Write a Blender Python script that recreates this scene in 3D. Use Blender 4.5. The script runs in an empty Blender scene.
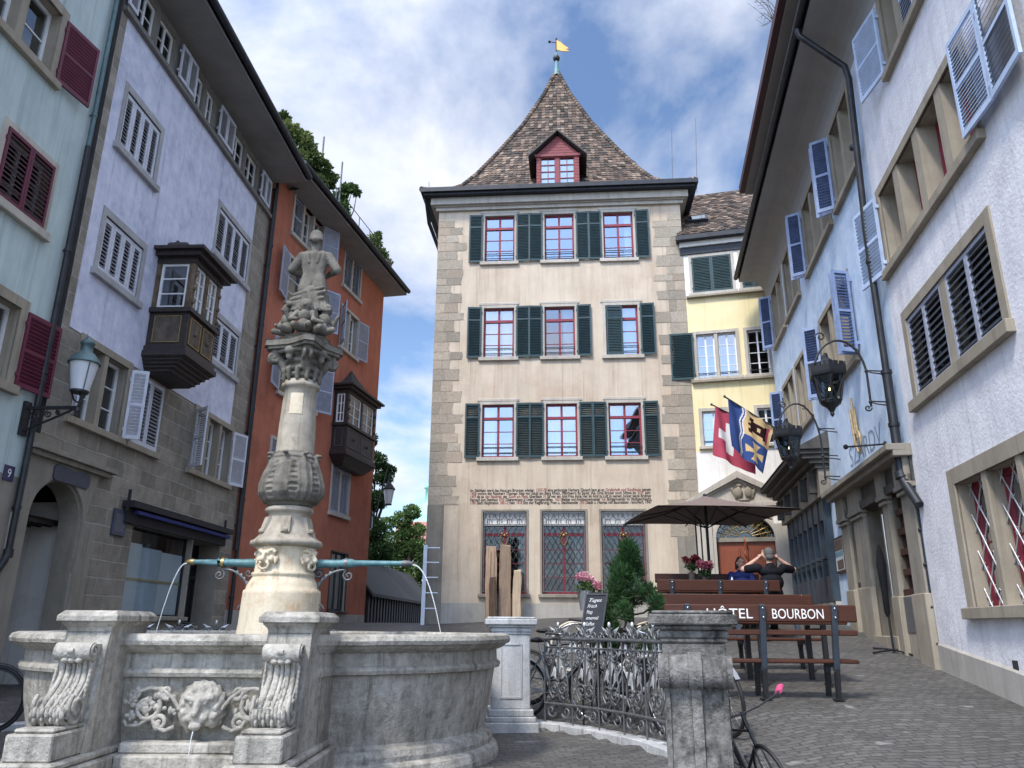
import bpy, bmesh, math, random
import numpy as np
from mathutils import Vector, Matrix, Euler, noise as mnoise
R = math.radians
random.seed(7)
scene = bpy.context.scene
COL = scene.collection

# ------------------------------------------------------------------ camera
EYE = 1.6
FPX, PITCH, ROLL = 775.0, R(17.35), R(-0.41)
cam_d = bpy.data.cameras.new('camera')
cam = bpy.data.objects.new('camera', cam_d)
COL.objects.link(cam)
cam_d.sensor_width = 36.0
cam_d.lens = FPX * 36.0 / 1024.0
cam_d.clip_start = 0.05
cam_d.clip_end = 3000
_c, _s = math.cos(PITCH), math.sin(PITCH)
_F, _U, _X = Vector((0, _c, _s)), Vector((0, -_s, _c)), Vector((1, 0, 0))
_cr, _sr = math.cos(ROLL), math.sin(ROLL)
_r = _X * _cr - _U * _sr
_u = _X * _sr + _U * _cr
cam.matrix_world = Matrix(((_r.x, _u.x, -_F.x, 0), (_r.y, _u.y, -_F.y, 0), (_r.z, _u.z, -_F.z, EYE), (0, 0, 0, 1)))
scene.camera = cam

# ------------------------------------------------------------------ world, sun, exposure
SUN_DIR = Vector((-0.42, -0.62, 1.0)).normalized()
w = bpy.data.worlds.new('World')
scene.world = w
w.use_nodes = True
nt = w.node_tree
nt.nodes.clear()
def wn(t, **k):
    n = nt.nodes.new(t)
    for a, b in k.items():
        setattr(n, a, b)
    return n
sky = wn('ShaderNodeTexSky', sky_type='NISHITA', sun_disc=False)
sky.sun_elevation = math.asin(SUN_DIR.z)
sky.sun_rotation = math.atan2(SUN_DIR.x, SUN_DIR.y)
sky.altitude = 400
sky.air_density = 1.0
sky.dust_density = 0.6
sky.ozone_density = 2.0
tc = wn('ShaderNodeTexCoord')
sep = wn('ShaderNodeSeparateXYZ')
nt.links.new(tc.outputs['Generated'], sep.inputs[0])
mx = wn('ShaderNodeMath', operation='MAXIMUM'); mx.inputs[1].default_value = 0.0
nt.links.new(sep.outputs['Z'], mx.inputs[0])
ad = wn('ShaderNodeMath', operation='ADD'); ad.inputs[1].default_value = 0.22
nt.links.new(mx.outputs[0], ad.inputs[0])
dx = wn('ShaderNodeMath', operation='DIVIDE'); dy = wn('ShaderNodeMath', operation='DIVIDE')
nt.links.new(sep.outputs['X'], dx.inputs[0]); nt.links.new(ad.outputs[0], dx.inputs[1])
nt.links.new(sep.outputs['Y'], dy.inputs[0]); nt.links.new(ad.outputs[0], dy.inputs[1])
cmb = wn('ShaderNodeCombineXYZ')
nt.links.new(dx.outputs[0], cmb.inputs[0]); nt.links.new(dy.outputs[0], cmb.inputs[1])
SKY_SHIFT = (3.2, 1.85, 0.0)
va = wn('ShaderNodeVectorMath', operation='ADD'); va.inputs[1].default_value = SKY_SHIFT
nt.links.new(cmb.outputs[0], va.inputs[0])
def wnoise(scale, detail, rough, off=0.0, dist=0.0):
    n = wn('ShaderNodeTexNoise', noise_dimensions='4D')
    n.inputs['Scale'].default_value = scale; n.inputs['Detail'].default_value = detail
    n.inputs['Roughness'].default_value = rough; n.inputs['W'].default_value = off
    n.inputs['Distortion'].default_value = dist
    nt.links.new(va.outputs[0], n.inputs['Vector'])
    return n
def wramp(src, stops):
    r = wn('ShaderNodeValToRGB')
    e = r.color_ramp.elements
    while len(e) < len(stops):
        e.new(0.5)
    for i, (p, c) in enumerate(stops):
        e[i].position = p; e[i].color = c if len(c) == 4 else (*c, 1)
    nt.links.new(src, r.inputs[0])
    return r
n1 = wnoise(1.5, 9, 0.56, 2.0, 0.35)
cover = wramp(n1.outputs['Fac'], [(0.42, (0, 0, 0)), (0.60, (1, 1, 1))])
n2 = wnoise(1.25, 6, 0.55, 7.0, 0.3)
cshade = wramp(n2.outputs['Fac'], [(0.33, (0.30, 0.35, 0.53)), (0.48, (0.49, 0.53, 0.64)), (0.63, (0.70, 0.70, 0.71))])
skymul = wn('ShaderNodeMix', data_type='RGBA', blend_type='MULTIPLY')
skymul.inputs['Factor'].default_value = 1.0
skymul.inputs['B'].default_value = (0.125, 0.128, 0.132, 1)     # sky strength
nt.links.new(sky.outputs[0], skymul.inputs['A'])
mixc = wn('ShaderNodeMix', data_type='RGBA')
nt.links.new(cover.outputs[0], mixc.inputs['Factor'])
nt.links.new(skymul.outputs['Result'], mixc.inputs['A'])
nt.links.new(cshade.outputs[0], mixc.inputs['B'])
bg = wn('ShaderNodeBackground'); bg.inputs['Strength'].default_value = 1.0
# added glow: sky brightened towards the sun, mostly behind camera, to lift the walls
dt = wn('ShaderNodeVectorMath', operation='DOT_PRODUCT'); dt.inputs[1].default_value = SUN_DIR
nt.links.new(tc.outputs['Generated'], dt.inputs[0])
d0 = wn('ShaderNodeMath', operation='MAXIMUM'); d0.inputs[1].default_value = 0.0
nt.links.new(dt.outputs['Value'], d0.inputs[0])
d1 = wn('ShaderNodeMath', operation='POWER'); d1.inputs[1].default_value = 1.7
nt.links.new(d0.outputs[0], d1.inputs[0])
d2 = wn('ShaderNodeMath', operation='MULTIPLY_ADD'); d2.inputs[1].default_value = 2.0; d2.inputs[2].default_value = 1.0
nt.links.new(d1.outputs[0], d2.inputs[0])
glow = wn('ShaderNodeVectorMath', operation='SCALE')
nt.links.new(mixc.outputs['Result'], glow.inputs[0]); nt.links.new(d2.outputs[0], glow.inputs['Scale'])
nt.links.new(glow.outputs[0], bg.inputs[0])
wo = wn('ShaderNodeOutputWorld')
nt.links.new(bg.outputs[0], wo.inputs[0])

sd = bpy.data.lights.new('sun', 'SUN')
sd.energy = 2.3
sd.angle = R(9)
sd.color = (1.0, 0.93, 0.82)
sun = bpy.data.objects.new('sun', sd)
COL.objects.link(sun)
sun.rotation_euler = (-SUN_DIR).to_track_quat('-Z', 'Y').to_euler()
sun.location = (0, 0, 40)
scene.view_settings.view_transform = 'Standard'
scene.view_settings.look = 'None'
scene.view_settings.gamma = 1.0
scene.view_settings.exposure = 0.78
scene.cycles.max_bounces = 6
scene.cycles.transparent_max_bounces = 12

# ------------------------------------------------------------------ helpers: pixels of the survey photo -> real places
def ray(px, py):
    X, U = (px - 512) / FPX, -(py - 384) / FPX
    X0 = _cr * X + _sr * U
    U0 = -_sr * X + _cr * U
    return Vector((X0, _c - _s * U0, _s + _c * U0))
CAM = Vector((0, 0, EYE))
def at(px, py, y):                 # the point seen at a pixel at forward distance y
    d = ray(px, py)
    return CAM + d * (y / d.y)
def hz(px, py, y):                 # its height
    return at(px, py, y).z

class Wall:
    """a vertical plane: s runs along it, h is height, o stands out of it"""
    def __init__(self, p, ang, side):
        self.p = Vector((p[0], p[1], 0))
        self.d = Vector((math.sin(ang), math.cos(ang), 0))
        self.n = Vector((self.d.y, -self.d.x, 0)) * side
    def pt(self, s, h, o=0.0):
        return self.p + self.d * s + self.n * o + Vector((0, 0, h))
    def px(self, x, y, o=0.0):
        r = ray(x, y)
        q = self.p + self.n * o
        t = (q - CAM).dot(self.n) / r.dot(self.n)
        P = CAM + r * t
        return ((P - q).dot(self.d), P.z)
    def fr(self, s=0, h=0, o=0):
        return (self.pt(s, h, o), self.d.copy(), Vector((0, 0, 1)), self.n.copy())

# ------------------------------------------------------------------ helpers: meshes
class MB:
    def __init__(self):
        self.v = []; self.f = []; self.m = []; self.uv = {}; self.sm = []
        self.col = None
    def add(self, vs, fs, mi=0, smooth=False):
        b = len(self.v)
        self.v.extend([tuple(v) for v in vs])
        for f in fs:
            self.f.append(tuple(i + b for i in f)); self.m.append(mi); self.sm.append(smooth)
        return b
    def quad(self, a, b, c, d, mi=0):
        self.add([a, b, c, d], [(0, 1, 2, 3)], mi)
    def obox(self, fr, u0, u1, v0, v1, w0, w1, mi=0):
        O, a, b, c = fr
        P = [O + a * u + b * v + c * w_ for u in (u0, u1) for v in (v0, v1) for w_ in (w0, w1)]
        self.add(P, [(0, 1, 3, 2), (4, 6, 7, 5), (0, 4, 5, 1), (2, 3, 7, 6), (0, 2, 6, 4), (1, 5, 7, 3)], mi)
    def box(self, x0, x1, y0, y1, z0, z1, mi=0):
        self.obox((Vector((0, 0, 0)), Vector((1, 0, 0)), Vector((0, 1, 0)), Vector((0, 0, 1))), x0, x1, y0, y1, z0, z1, mi)
    def prism(self, fr, poly, w0, w1, mi=0, smooth=False):
        """poly in (u,v) of the frame, extruded along w"""
        O, a, b, c = fr
        n = len(poly)
        P = [O + a * u + b * v + c * w0 for u, v in poly] + [O + a * u + b * v + c * w1 for u, v in poly]
        fs = [tuple(range(n)), tuple(range(2 * n - 1, n - 1, -1))]
        self.add(P, fs, mi)
        self.add(P, [(i, (i + 1) % n, n + (i + 1) % n, n + i) for i in range(n)], mi, smooth)
    def tube(self, pts, r, n=6, mi=0, closed=False, r1=None):
        pts = [Vector(p) for p in pts]
        N = len(pts)
        rings = []
        up = Vector((0, 0, 1))
        for i, p in enumerate(pts):
            a = pts[(i - 1) % N] if (closed or i > 0) else p
            b = pts[(i + 1) % N] if (closed or i < N - 1) else p
            t = (b - a)
            if t.length < 1e-9: t = Vector((0, 0, 1))
            t.normalize()
            if i == 0:
                x = t.cross(up)
                if x.length < 1e-3: x = t.cross(Vector((1, 0, 0)))
            else:
                x = px_ - t * px_.dot(t)
                if x.length < 1e-4: x = t.cross(up)
            x.normalize(); px_ = x
            y = t.cross(x)
            rr = r if not hasattr(r, '__len__') else r[i]
            if r1 is not None: rr = r + (r1 - r) * i / max(1, N - 1)
            rings.append([p + (x * math.cos(2 * math.pi * k / n) + y * math.sin(2 * math.pi * k / n)) * rr for k in range(n)])
        V = [v for rg in rings for v in rg]
        F = []
        for i in range(N if closed else N - 1):
            j = (i + 1) % N
            for k in range(n):
                F.append((i * n + k, i * n + (k + 1) % n, j * n + (k + 1) % n, j * n + k))
        b = self.add(V, F, mi, True)
        if not closed:
            self.add(rings[0], [tuple(range(n))[::-1]], mi)
            self.add(rings[-1], [tuple(range(n))], mi)
    def lathe(self, c, prof, n=24, mi=0, sq=None, ax=None, rot=0.0):
        """prof: list of (r, z) around the vertical through c"""
        c = Vector(c)
        V = []
        for r, z in prof:
            for k in range(n):
                a = 2 * math.pi * k / n + rot
                V.append(c + Vector((math.cos(a) * r, math.sin(a) * r, z)))
        F = []
        for i in range(len(prof) - 1):
            for k in range(n):
                F.append((i * n + k, i * n + (k + 1) % n, (i + 1) * n + (k + 1) % n, (i + 1) * n + k))
        self.add(V, F, mi, n > 8)
        if prof[0][0] > 1e-4: self.add(V[:n], [tuple(range(n))[::-1]], mi)
        if prof[-1][0] > 1e-4: self.add(V[-n:], [tuple(range(n))], mi)
    def ball(self, c, r, n=10, mi=0, sc=(1, 1, 1)):
        c = Vector(c); m = max(4, n // 2)
        V = []; F = []
        for i in range(m + 1):
            th = math.pi * i / m
            for k in range(n):
                a = 2 * math.pi * k / n
                V.append(c + Vector((math.sin(th) * math.cos(a) * r * sc[0], math.sin(th) * math.sin(a) * r * sc[1], math.cos(th) * r * sc[2])))
        for i in range(m):
            for k in range(n):
                F.append((i * n + k, (i + 1) * n + k, (i + 1) * n + (k + 1) % n, i * n + (k + 1) % n))
        self.add(V, F, mi, True)
    def build(self, name, mats, parent=None, label=None, bevel=0.0, uvf=None):
        off = Vector((0, 0, 0))
        if parent is not None:
            r = parent
            while r.parent: r = r.parent
            off = r.location
        me = bpy.data.meshes.new(name)
        me.from_pydata([(v[0] - off.x, v[1] - off.y, v[2] - off.z) for v in self.v], [], self.f)
        if not isinstance(mats, (list, tuple)): mats = [mats]
        for m in mats: me.materials.append(m)
        me.polygons.foreach_set('material_index', self.m)
        me.polygons.foreach_set('use_smooth', self.sm)
        if uvf is not None:
            uvl = me.uv_layers.new(name='uv')
            co = [uvf(Vector(v)) for v in self.v]
            for lp in me.loops:
                uvl.data[lp.index].uv = co[lp.vertex_index]
        if self.col is not None:
            ca = me.color_attributes.new('tint', 'FLOAT_COLOR', 'CORNER')
            k = 0
            for p in me.polygons:
                for li in p.loop_indices:
                    ca.data[li].color = self.col[p.index]
        me.update()
        o = bpy.data.objects.new(name, me)
        COL.objects.link(o)
        if parent is not None: o.parent = parent
        if bevel > 0:
            bm = bmesh.new(); bm.from_mesh(me)
            bmesh.ops.remove_doubles(bm, verts=bm.verts, dist=1e-5)
            es = [e for e in bm.edges if len(e.link_faces) == 2 and e.calc_face_angle(0) > 0.6]
            bmesh.ops.bevel(bm, geom=es, offset=bevel, segments=1, affect='EDGES', clamp_overlap=True)
            bm.to_mesh(me); bm.free()
        if label: o['label'] = label
        return o

def thing(name, label, cat, loc, group=None):
    o = bpy.data.objects.new(name, None)
    o.empty_display_size = 0.3
    COL.objects.link(o)
    o.location = loc
    o['label'] = label; o['category'] = cat
    if group: o['group'] = group
    return o
def tag(o, label, cat, group=None):
    o['label'] = label; o['category'] = cat
    if group: o['group'] = group
    return o
def recenter(o, p):
    """put the origin of a one-mesh thing at its base"""
    p = Vector(p)
    o.data.transform(Matrix.Translation(-p)); o.location = p
    return o
def struct(o, kind='structure'):
    o['kind'] = kind
    return o
def copy_tree(o, parent=None):
    c = o.copy(); COL.objects.link(c)
    if parent is not None: c.parent = parent
    for ch in list(o.children): copy_tree(ch, c)
    return c
def place(o, loc, rz=0.0, label=None):
    o.location = loc; o.rotation_euler = (0, 0, rz)
    if label: o['label'] = label
    return o

WORK = bpy.data.scenes.new('workbench')     # an empty scene in which modifiers and lettering are worked out
def evaluated(o):
    WORK.collection.objects.link(o)
    vl = WORK.view_layers[0]; vl.update()
    return bpy.data.meshes.new_from_object(o.evaluated_get(vl.depsgraph))

def blob(parts, voxel, name, mat, parent=None, smooth=6, decimate=0):
    """one continuous surface grown round ellipsoids ('e',c,(rx,ry,rz)[,euler]) and tapered limbs ('c',p0,p1,r0,r1)"""
    VV, FF = [], []
    def ball(M, n, m):
        b = len(VV)
        VV.append(M @ Vector((0, 0, 1)))
        for i in range(1, m):
            th = math.pi * i / m
            for k in range(n):
                a = 2 * math.pi * k / n
                VV.append(M @ Vector((math.sin(th) * math.cos(a), math.sin(th) * math.sin(a), math.cos(th))))
        VV.append(M @ Vector((0, 0, -1)))
        for k in range(n):
            FF.append((b, b + 1 + k, b + 1 + (k + 1) % n))
            e = b + 1 + (m - 2) * n
            FF.append((e + k, b + 1 + (m - 1) * n, e + (k + 1) % n))
            for i in range(m - 2):
                r = b + 1 + i * n
                FF.append((r + k, r + n + k, r + n + (k + 1) % n, r + (k + 1) % n))
    for p in parts:
        if p[0] == 'e':
            M = Matrix.Translation(Vector(p[1]))
            if len(p) > 3: M = M @ Euler(p[3]).to_matrix().to_4x4()
            ball(M @ Matrix.Diagonal((p[2][0], p[2][1], p[2][2], 1)), 14, 8)
        else:
            a, b = Vector(p[1]), Vector(p[2]); r0, r1 = p[3], p[4]
            if (b - a).length > 1e-6:
                q = (b - a).to_track_quat('Z', 'Y').to_matrix()
                x, y = q.col[0], q.col[1]; n = 12; k0 = len(VV)
                for c_, r_ in ((a, r0), (b, r1)):
                    for k in range(n): VV.append(c_ + (x * math.cos(2 * math.pi * k / n) + y * math.sin(2 * math.pi * k / n)) * r_)
                for k in range(n): FF.append((k0 + k, k0 + (k + 1) % n, k0 + n + (k + 1) % n, k0 + n + k))
                FF.append(tuple(range(k0 + n - 1, k0 - 1, -1))); FF.append(tuple(range(k0 + n, k0 + 2 * n)))
            for c_, r_ in ((a, r0), (b, r1)): ball(Matrix.Translation(c_) @ Matrix.Diagonal((r_, r_, r_, 1)), 12, 7)
    me = bpy.data.meshes.new(name); me.from_pydata([tuple(v) for v in VV], [], FF); me.update()
    o = bpy.data.objects.new(name, me)
    md = o.modifiers.new('r', 'REMESH'); md.mode = 'VOXEL'; md.voxel_size = voxel
    if smooth:
        ms = o.modifiers.new('s', 'SMOOTH'); ms.iterations = smooth; ms.factor = 0.5
    nm = evaluated(o)
    bpy.data.objects.remove(o); bpy.data.meshes.remove(me)
    nm.name = name
    nm.materials.clear(); nm.materials.append(mat)
    nm.polygons.foreach_set('use_smooth', [True] * len(nm.polygons))
    if parent is not None:
        r = parent
        while r.parent: r = r.parent
        nm.transform(Matrix.Translation(-r.location))
    n = bpy.data.objects.new(name, nm); COL.objects.link(n)
    if parent is not None: n.parent = parent
    return n

def text_mb(mb, fr, body, size, width=None, ext=0.002, shear=0.0, align='LEFT', mi=0, bold=0.0, rot=0.0):
    """lettering lying on the plane of a frame (u right, v up, w out)"""
    cu = bpy.data.curves.new('t', 'FONT')
    cu.body = body; cu.size = size; cu.shear = shear; cu.align_x = align; cu.offset = bold
    cu.resolution_u = 3
    o = bpy.data.objects.new('t', cu)
    me = evaluated(o)
    xs = [v.co.x for v in me.vertices]
    if not xs:
        bpy.data.objects.remove(o); return 0
    k = 1.0
    if width: k = width / (max(xs) - min(xs))
    O, a, b, c = fr
    cr, sr = math.cos(rot), math.sin(rot)
    V = []
    for v in me.vertices:
        x, y = v.co.x * k, v.co.y
        x, y = x * cr - y * sr, x * sr + y * cr
        V.append(O + a * x + b * y + c * ext)
    mb.add(V, [tuple(p.vertices) for p in me.polygons], mi)
    wd = (max(xs)) * k
    bpy.data.objects.remove(o); bpy.data.meshes.remove(me); bpy.data.curves.remove(cu)
    return wd
# ------------------------------------------------------------------ materials (all procedural)
def newmat(name):
    m = bpy.data.materials.new(name); m.use_nodes = True
    t = m.node_tree
    b = t.nodes['Principled BSDF']
    return m, t, b
def N(t, typ, **k):
    n = t.nodes.new(typ)
    for a, b in k.items(): setattr(n, a, b)
    return n
def ramp(t, src, stops):
    r = N(t, 'ShaderNodeValToRGB'); e = r.color_ramp.elements
    while len(e) < len(stops): e.new(0.5)
    for i, (p, c) in enumerate(stops):
        e[i].position = p; e[i].color = (*c, 1) if len(c) == 3 else c
    t.links.new(src, r.inputs[0])
    return r
def coords(t, kind='Object', scale=(1, 1, 1), rot=(0, 0, 0)):
    c = N(t, 'ShaderNodeTexCoord'); m = N(t, 'ShaderNodeMapping')
    m.inputs['Scale'].default_value = scale; m.inputs['Rotation'].default_value = rot
    t.links.new(c.outputs[kind], m.inputs[0])
    return m.outputs[0]
def noise(t, vec, scale, detail=5, rough=0.6, dist=0.0):
    n = N(t, 'ShaderNodeTexNoise')
    n.inputs['Scale'].default_value = scale; n.inputs['Detail'].default_value = detail
    n.inputs['Roughness'].default_value = rough; n.inputs['Distortion'].default_value = dist
    t.links.new(vec, n.inputs['Vector'])
    return n.outputs['Fac']
def mixc_(t, fac, a, b, mode='MIX'):
    m = N(t, 'ShaderNodeMix', data_type='RGBA', blend_type=mode)
    for s, v in (('Factor', fac), ('A', a), ('B', b)):
        if hasattr(v, 'is_output'): t.links.new(v, m.inputs[s])
        elif s == 'Factor': m.inputs[s].default_value = v
        else: m.inputs[s].default_value = (*v, 1)
    return m.outputs['Result']
def bump(t, b, h, strength, dist=0.02):
    n = N(t, 'ShaderNodeBump'); n.inputs['Strength'].default_value = strength; n.inputs['Distance'].default_value = dist
    t.links.new(h, n.inputs['Height']); t.links.new(n.outputs[0], b.inputs['Normal'])
    return n
def lk(t, a, b): t.links.new(a, b)

def mottled(name, c1, c2, scale=3.0, rough=0.85, bstr=0.25, bscale=60, streak=None, spec=0.3, bdist=0.01, spots=None):
    m, t, b = newmat(name)
    v = coords(t)
    f = noise(t, v, scale, 8, 0.65)
    c = ramp(t, f, [(0.3, c1), (0.7, c2)]).outputs[0]
    if streak:
        v2 = coords(t, scale=(2.2, 2.2, 0.22))
        f2 = noise(t, v2, 1.6, 6, 0.7)
        k = ramp(t, f2, [(0.42, (1, 1, 1)), (0.75, streak)]).outputs[0]
        c = mixc_(t, 1.0, c, k, 'MULTIPLY')
        # narrow rain runs and old repairs with edges of their own
        f4 = noise(t, coords(t, scale=(8, 8, 0.16)), 1.3, 5, 0.65)
        k = ramp(t, f4, [(0.56, (1, 1, 1)), (0.74, tuple(x * 0.86 for x in streak))]).outputs[0]
        c = mixc_(t, 1.0, c, k, 'MULTIPLY')
        f5 = noise(t, v, 0.45, 5, 0.6, 0.4)
        k = ramp(t, f5, [(0.585, (1, 1, 1)), (0.60, (0.93, 0.925, 0.915)), (0.66, (0.93, 0.925, 0.915)), (0.675, (0.985, 0.98, 0.97))]).outputs[0]
        c = mixc_(t, 1.0, c, k, 'MULTIPLY')
    if spots:
        f3 = noise(t, v, spots[0], 6, 0.7)
        k = ramp(t, f3, [(0.50, (1, 1, 1)), (0.66, spots[1])]).outputs[0]
        c = mixc_(t, 1.0, c, k, 'MULTIPLY')
    lk(t, c, b.inputs['Base Color'])
    b.inputs['Roughness'].default_value = rough
    b.inputs['Specular IOR Level'].default_value = spec
    if bstr > 0:
        bump(t, b, noise(t, v, bscale, 4, 0.6), bstr, bdist)
    return m
def plain(name, c, rough=0.5, metal=0.0, var=0.15, scale=8, spec=0.5):
    m, t, b = newmat(name)
    v = coords(t)
    f = noise(t, v, scale, 5, 0.6)
    lo = tuple(x * (1 - var) for x in c); hi = tuple(min(1, x * (1 + var)) for x in c)
    lk(t, ramp(t, f, [(0.3, lo), (0.7, hi)]).outputs[0], b.inputs['Base Color'])
    b.inputs['Roughness'].default_value = rough; b.inputs['Metallic'].default_value = metal
    b.inputs['Specular IOR Level'].default_value = spec
    return m
def ashlar(name, c1, c2, mortar, bw=0.55, rh=0.27, bias=0.0, bstr=0.5, ms=0.012, rot=0.0, dist=0.0, spec=0.25):
    """blocks laid in UV metres"""
    m, t, b = newmat(name)
    uv = coords(t, 'UV', rot=(0, 0, rot))
    vv = uv
    if dist:
        n = N(t, 'ShaderNodeTexNoise'); n.inputs['Scale'].default_value = 1.7; n.inputs['Detail'].default_value = 3
        t.links.new(uv, n.inputs['Vector'])
        sc = N(t, 'ShaderNodeVectorMath', operation='SCALE'); sc.inputs['Scale'].default_value = dist
        t.links.new(n.outputs['Color'], sc.inputs[0])
        a = N(t, 'ShaderNodeVectorMath', operation='ADD')
        t.links.new(uv, a.inputs[0]); t.links.new(sc.outputs[0], a.inputs[1]); vv = a.outputs[0]
    br = N(t, 'ShaderNodeTexBrick')
    br.inputs['Scale'].default_value = 1.0
    br.inputs['Brick Width'].default_value = bw; br.inputs['Row Height'].default_value = rh
    br.inputs['Mortar Size'].default_value = ms; br.inputs['Mortar Smooth'].default_value = 0.4
    br.inputs['Bias'].default_value = bias
    br.inputs['Color1'].default_value = (*c1, 1); br.inputs['Color2'].default_value = (*c2, 1)
    br.inputs['Mortar'].default_value = (*mortar, 1)
    t.links.new(vv, br.inputs['Vector'])
    o = coords(t)
    f = noise(t, o, 3.5, 8, 0.7)
    k = ramp(t, f, [(0.3, (0.7, 0.7, 0.7)), (0.7, (1.2, 1.2, 1.2))]).outputs[0]
    lk(t, mixc_(t, 1.0, br.outputs['Color'], k, 'MULTIPLY'), b.inputs['Base Color'])
    b.inputs['Roughness'].default_value = 0.85; b.inputs['Specular IOR Level'].default_value = spec
    h = N(t, 'ShaderNodeMath', operation='MULTIPLY_ADD'); h.inputs[1].default_value = -1.0
    lk(t, br.outputs['Fac'], h.inputs[0]); lk(t, noise(t, o, 22, 5, 0.7), h.inputs[2])
    bump(t, b, h.outputs[0], bstr, 0.02)
    return m
def tinted(name, rough=0.8, bstr=0.3, bscale=40, spec=0.3, mul=1.0, moss=False):
    """colour of each face from the mesh's own per-piece tint"""
    m, t, b = newmat(name)
    a = N(t, 'ShaderNodeVertexColor'); a.layer_name = 'tint'
    f = noise(t, coords(t), 18, 5, 0.7)
    k = ramp(t, f, [(0.25, (0.65 * mul,) * 3), (0.75, (1.25 * mul,) * 3)]).outputs[0]
    c = mixc_(t, 1.0, a.outputs[0], k, 'MULTIPLY')
    if moss:
        k2 = ramp(t, noise(t, coords(t), 0.55, 6, 0.65), [(0.32, (0.62, 0.63, 0.62)), (0.66, (1.12, 1.08, 1.05))]).outputs[0]
        c = mixc_(t, 1.0, c, k2, 'MULTIPLY')
        k3 = ramp(t, noise(t, coords(t), 2.3, 7, 0.7), [(0.60, (0, 0, 0)), (0.74, (0.55, 0.55, 0.55))]).outputs[0]
        c = mixc_(t, k3, c, (0.10, 0.105, 0.06))
    lk(t, c, b.inputs['Base Color'])
    b.inputs['Roughness'].default_value = rough; b.inputs['Specular IOR Level'].default_value = spec
    if bstr: bump(t, b, noise(t, coords(t), bscale, 4, 0.6), bstr, 0.01)
    return m
def wood(name, c1, c2, rough=0.55, axis=(1, 14, 14), scale=3.0, spec=0.4):
    m, t, b = newmat(name)
    v = coords(t, scale=axis)
    f = noise(t, v, scale, 8, 0.7, 0.6)
    lk(t, ramp(t, f, [(0.3, c1), (0.7, c2)]).outputs[0], b.inputs['Base Color'])
    b.inputs['Roughness'].default_value = rough; b.inputs['Specular IOR Level'].default_value = spec
    bump(t, b, f, 0.2, 0.005)
    return m
def glassmat(name, refl=0.35, tint=(0.55, 0.62, 0.66), gl=(0.9, 0.95, 1.0)):
    m, t, b = newmat(name)
    t.nodes.remove(b)
    out = t.nodes['Material Output']
    g = N(t, 'ShaderNodeBsdfGlossy'); g.inputs['Roughness'].default_value = 0.02; g.inputs['Color'].default_value = (*gl, 1)
    tr = N(t, 'ShaderNodeBsdfTransparent'); tr.inputs['Color'].default_value = (*tint, 1)
    lw = N(t, 'ShaderNodeLayerWeight'); lw.inputs['Blend'].default_value = 0.25
    a = N(t, 'ShaderNodeMath', operation='MULTIPLY_ADD'); a.inputs[1].default_value = 0.5; a.inputs[2].default_value = refl
    a.use_clamp = True
    lk(t, lw.outputs['Fresnel'], a.inputs[0])
    # old panes are never quite flat
    nb = N(t, 'ShaderNodeBump'); nb.inputs['Strength'].default_value = 0.12; nb.inputs['Distance'].default_value = 0.01
    lk(t, noise(t, coords(t), 2.5, 2, 0.5), nb.inputs['Height']); lk(t, nb.outputs[0], g.inputs['Normal'])
    mx_ = N(t, 'ShaderNodeMixShader')
    lk(t, a.outputs[0], mx_.inputs[0]); lk(t, tr.outputs[0], mx_.inputs[1]); lk(t, g.outputs[0], mx_.inputs[2])
    lk(t, mx_.outputs[0], out.inputs['Surface'])
    return m
def leafmat(name, c1, c2, c3):
    m, t, b = newmat(name)
    a = N(t, 'ShaderNodeVertexColor'); a.layer_name = 'tint'
    s = N(t, 'ShaderNodeSeparateColor'); lk(t, a.outputs[0], s.inputs[0])
    c = ramp(t, s.outputs[0], [(0.0, c1), (0.55, c2), (1.0, c3)]).outputs[0]
    lk(t, c, b.inputs['Base Color'])
    b.inputs['Roughness'].default_value = 0.6; b.inputs['Specular IOR Level'].default_value = 0.25
    tl = N(t, 'ShaderNodeBsdfTranslucent'); lk(t, c, tl.inputs['Color'])
    mx_ = N(t, 'ShaderNodeMixShader'); mx_.inputs[0].default_value = 0.3
    lk(t, b.outputs[0], mx_.inputs[1]); lk(t, tl.outputs[0], mx_.inputs[2])
    lk(t, mx_.outputs[0], t.nodes['Material Output'].inputs['Surface'])
    return m

M = {}
M['lavender'] = mottled('lavender_plaster', (0.52, 0.555, 0.70), (0.73, 0.75, 0.86), 4.2, 0.9, 0.5, 45, (0.86, 0.86, 0.87), spots=(1.3, (0.80, 0.80, 0.83)))
M['mint'] = mottled('mint_plaster', (0.44, 0.53, 0.53), (0.54, 0.63, 0.62), 1.2, 0.9, 0.25, 60, (0.72, 0.74, 0.74))
M['red'] = mottled('red_plaster', (0.38, 0.13, 0.08), (0.47, 0.175, 0.11), 1.6, 0.9, 0.3, 60, (0.84, 0.82, 0.82), spots=(0.9, (0.85, 0.83, 0.83)))
M['tower'] = mottled('beige_plaster', (0.55, 0.465, 0.36), (0.65, 0.56, 0.445), 1.1, 0.9, 0.3, 50, (0.80, 0.77, 0.75), spots=(0.6, (0.92, 0.87, 0.85)))
M['tower_low'] = mottled('grey_plinth_plaster', (0.36, 0.34, 0.31), (0.46, 0.44, 0.40), 1.5, 0.9, 0.3, 40, (0.8, 0.8, 0.8))
M['white'] = mottled('white_roughcast', (0.67, 0.67, 0.71), (0.83, 0.83, 0.86), 2.5, 0.9, 0.4, 21, (0.84, 0.84, 0.87), bdist=0.025, spots=(1.4, (0.88, 0.87, 0.89)))
M['blue'] = mottled('sky_blue_plaster', (0.43, 0.56, 0.74), (0.64, 0.75, 0.88), 3.2, 0.9, 0.5, 30, (0.88, 0.9, 0.93), spots=(1.5, (0.86, 0.9, 0.93)))
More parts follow.
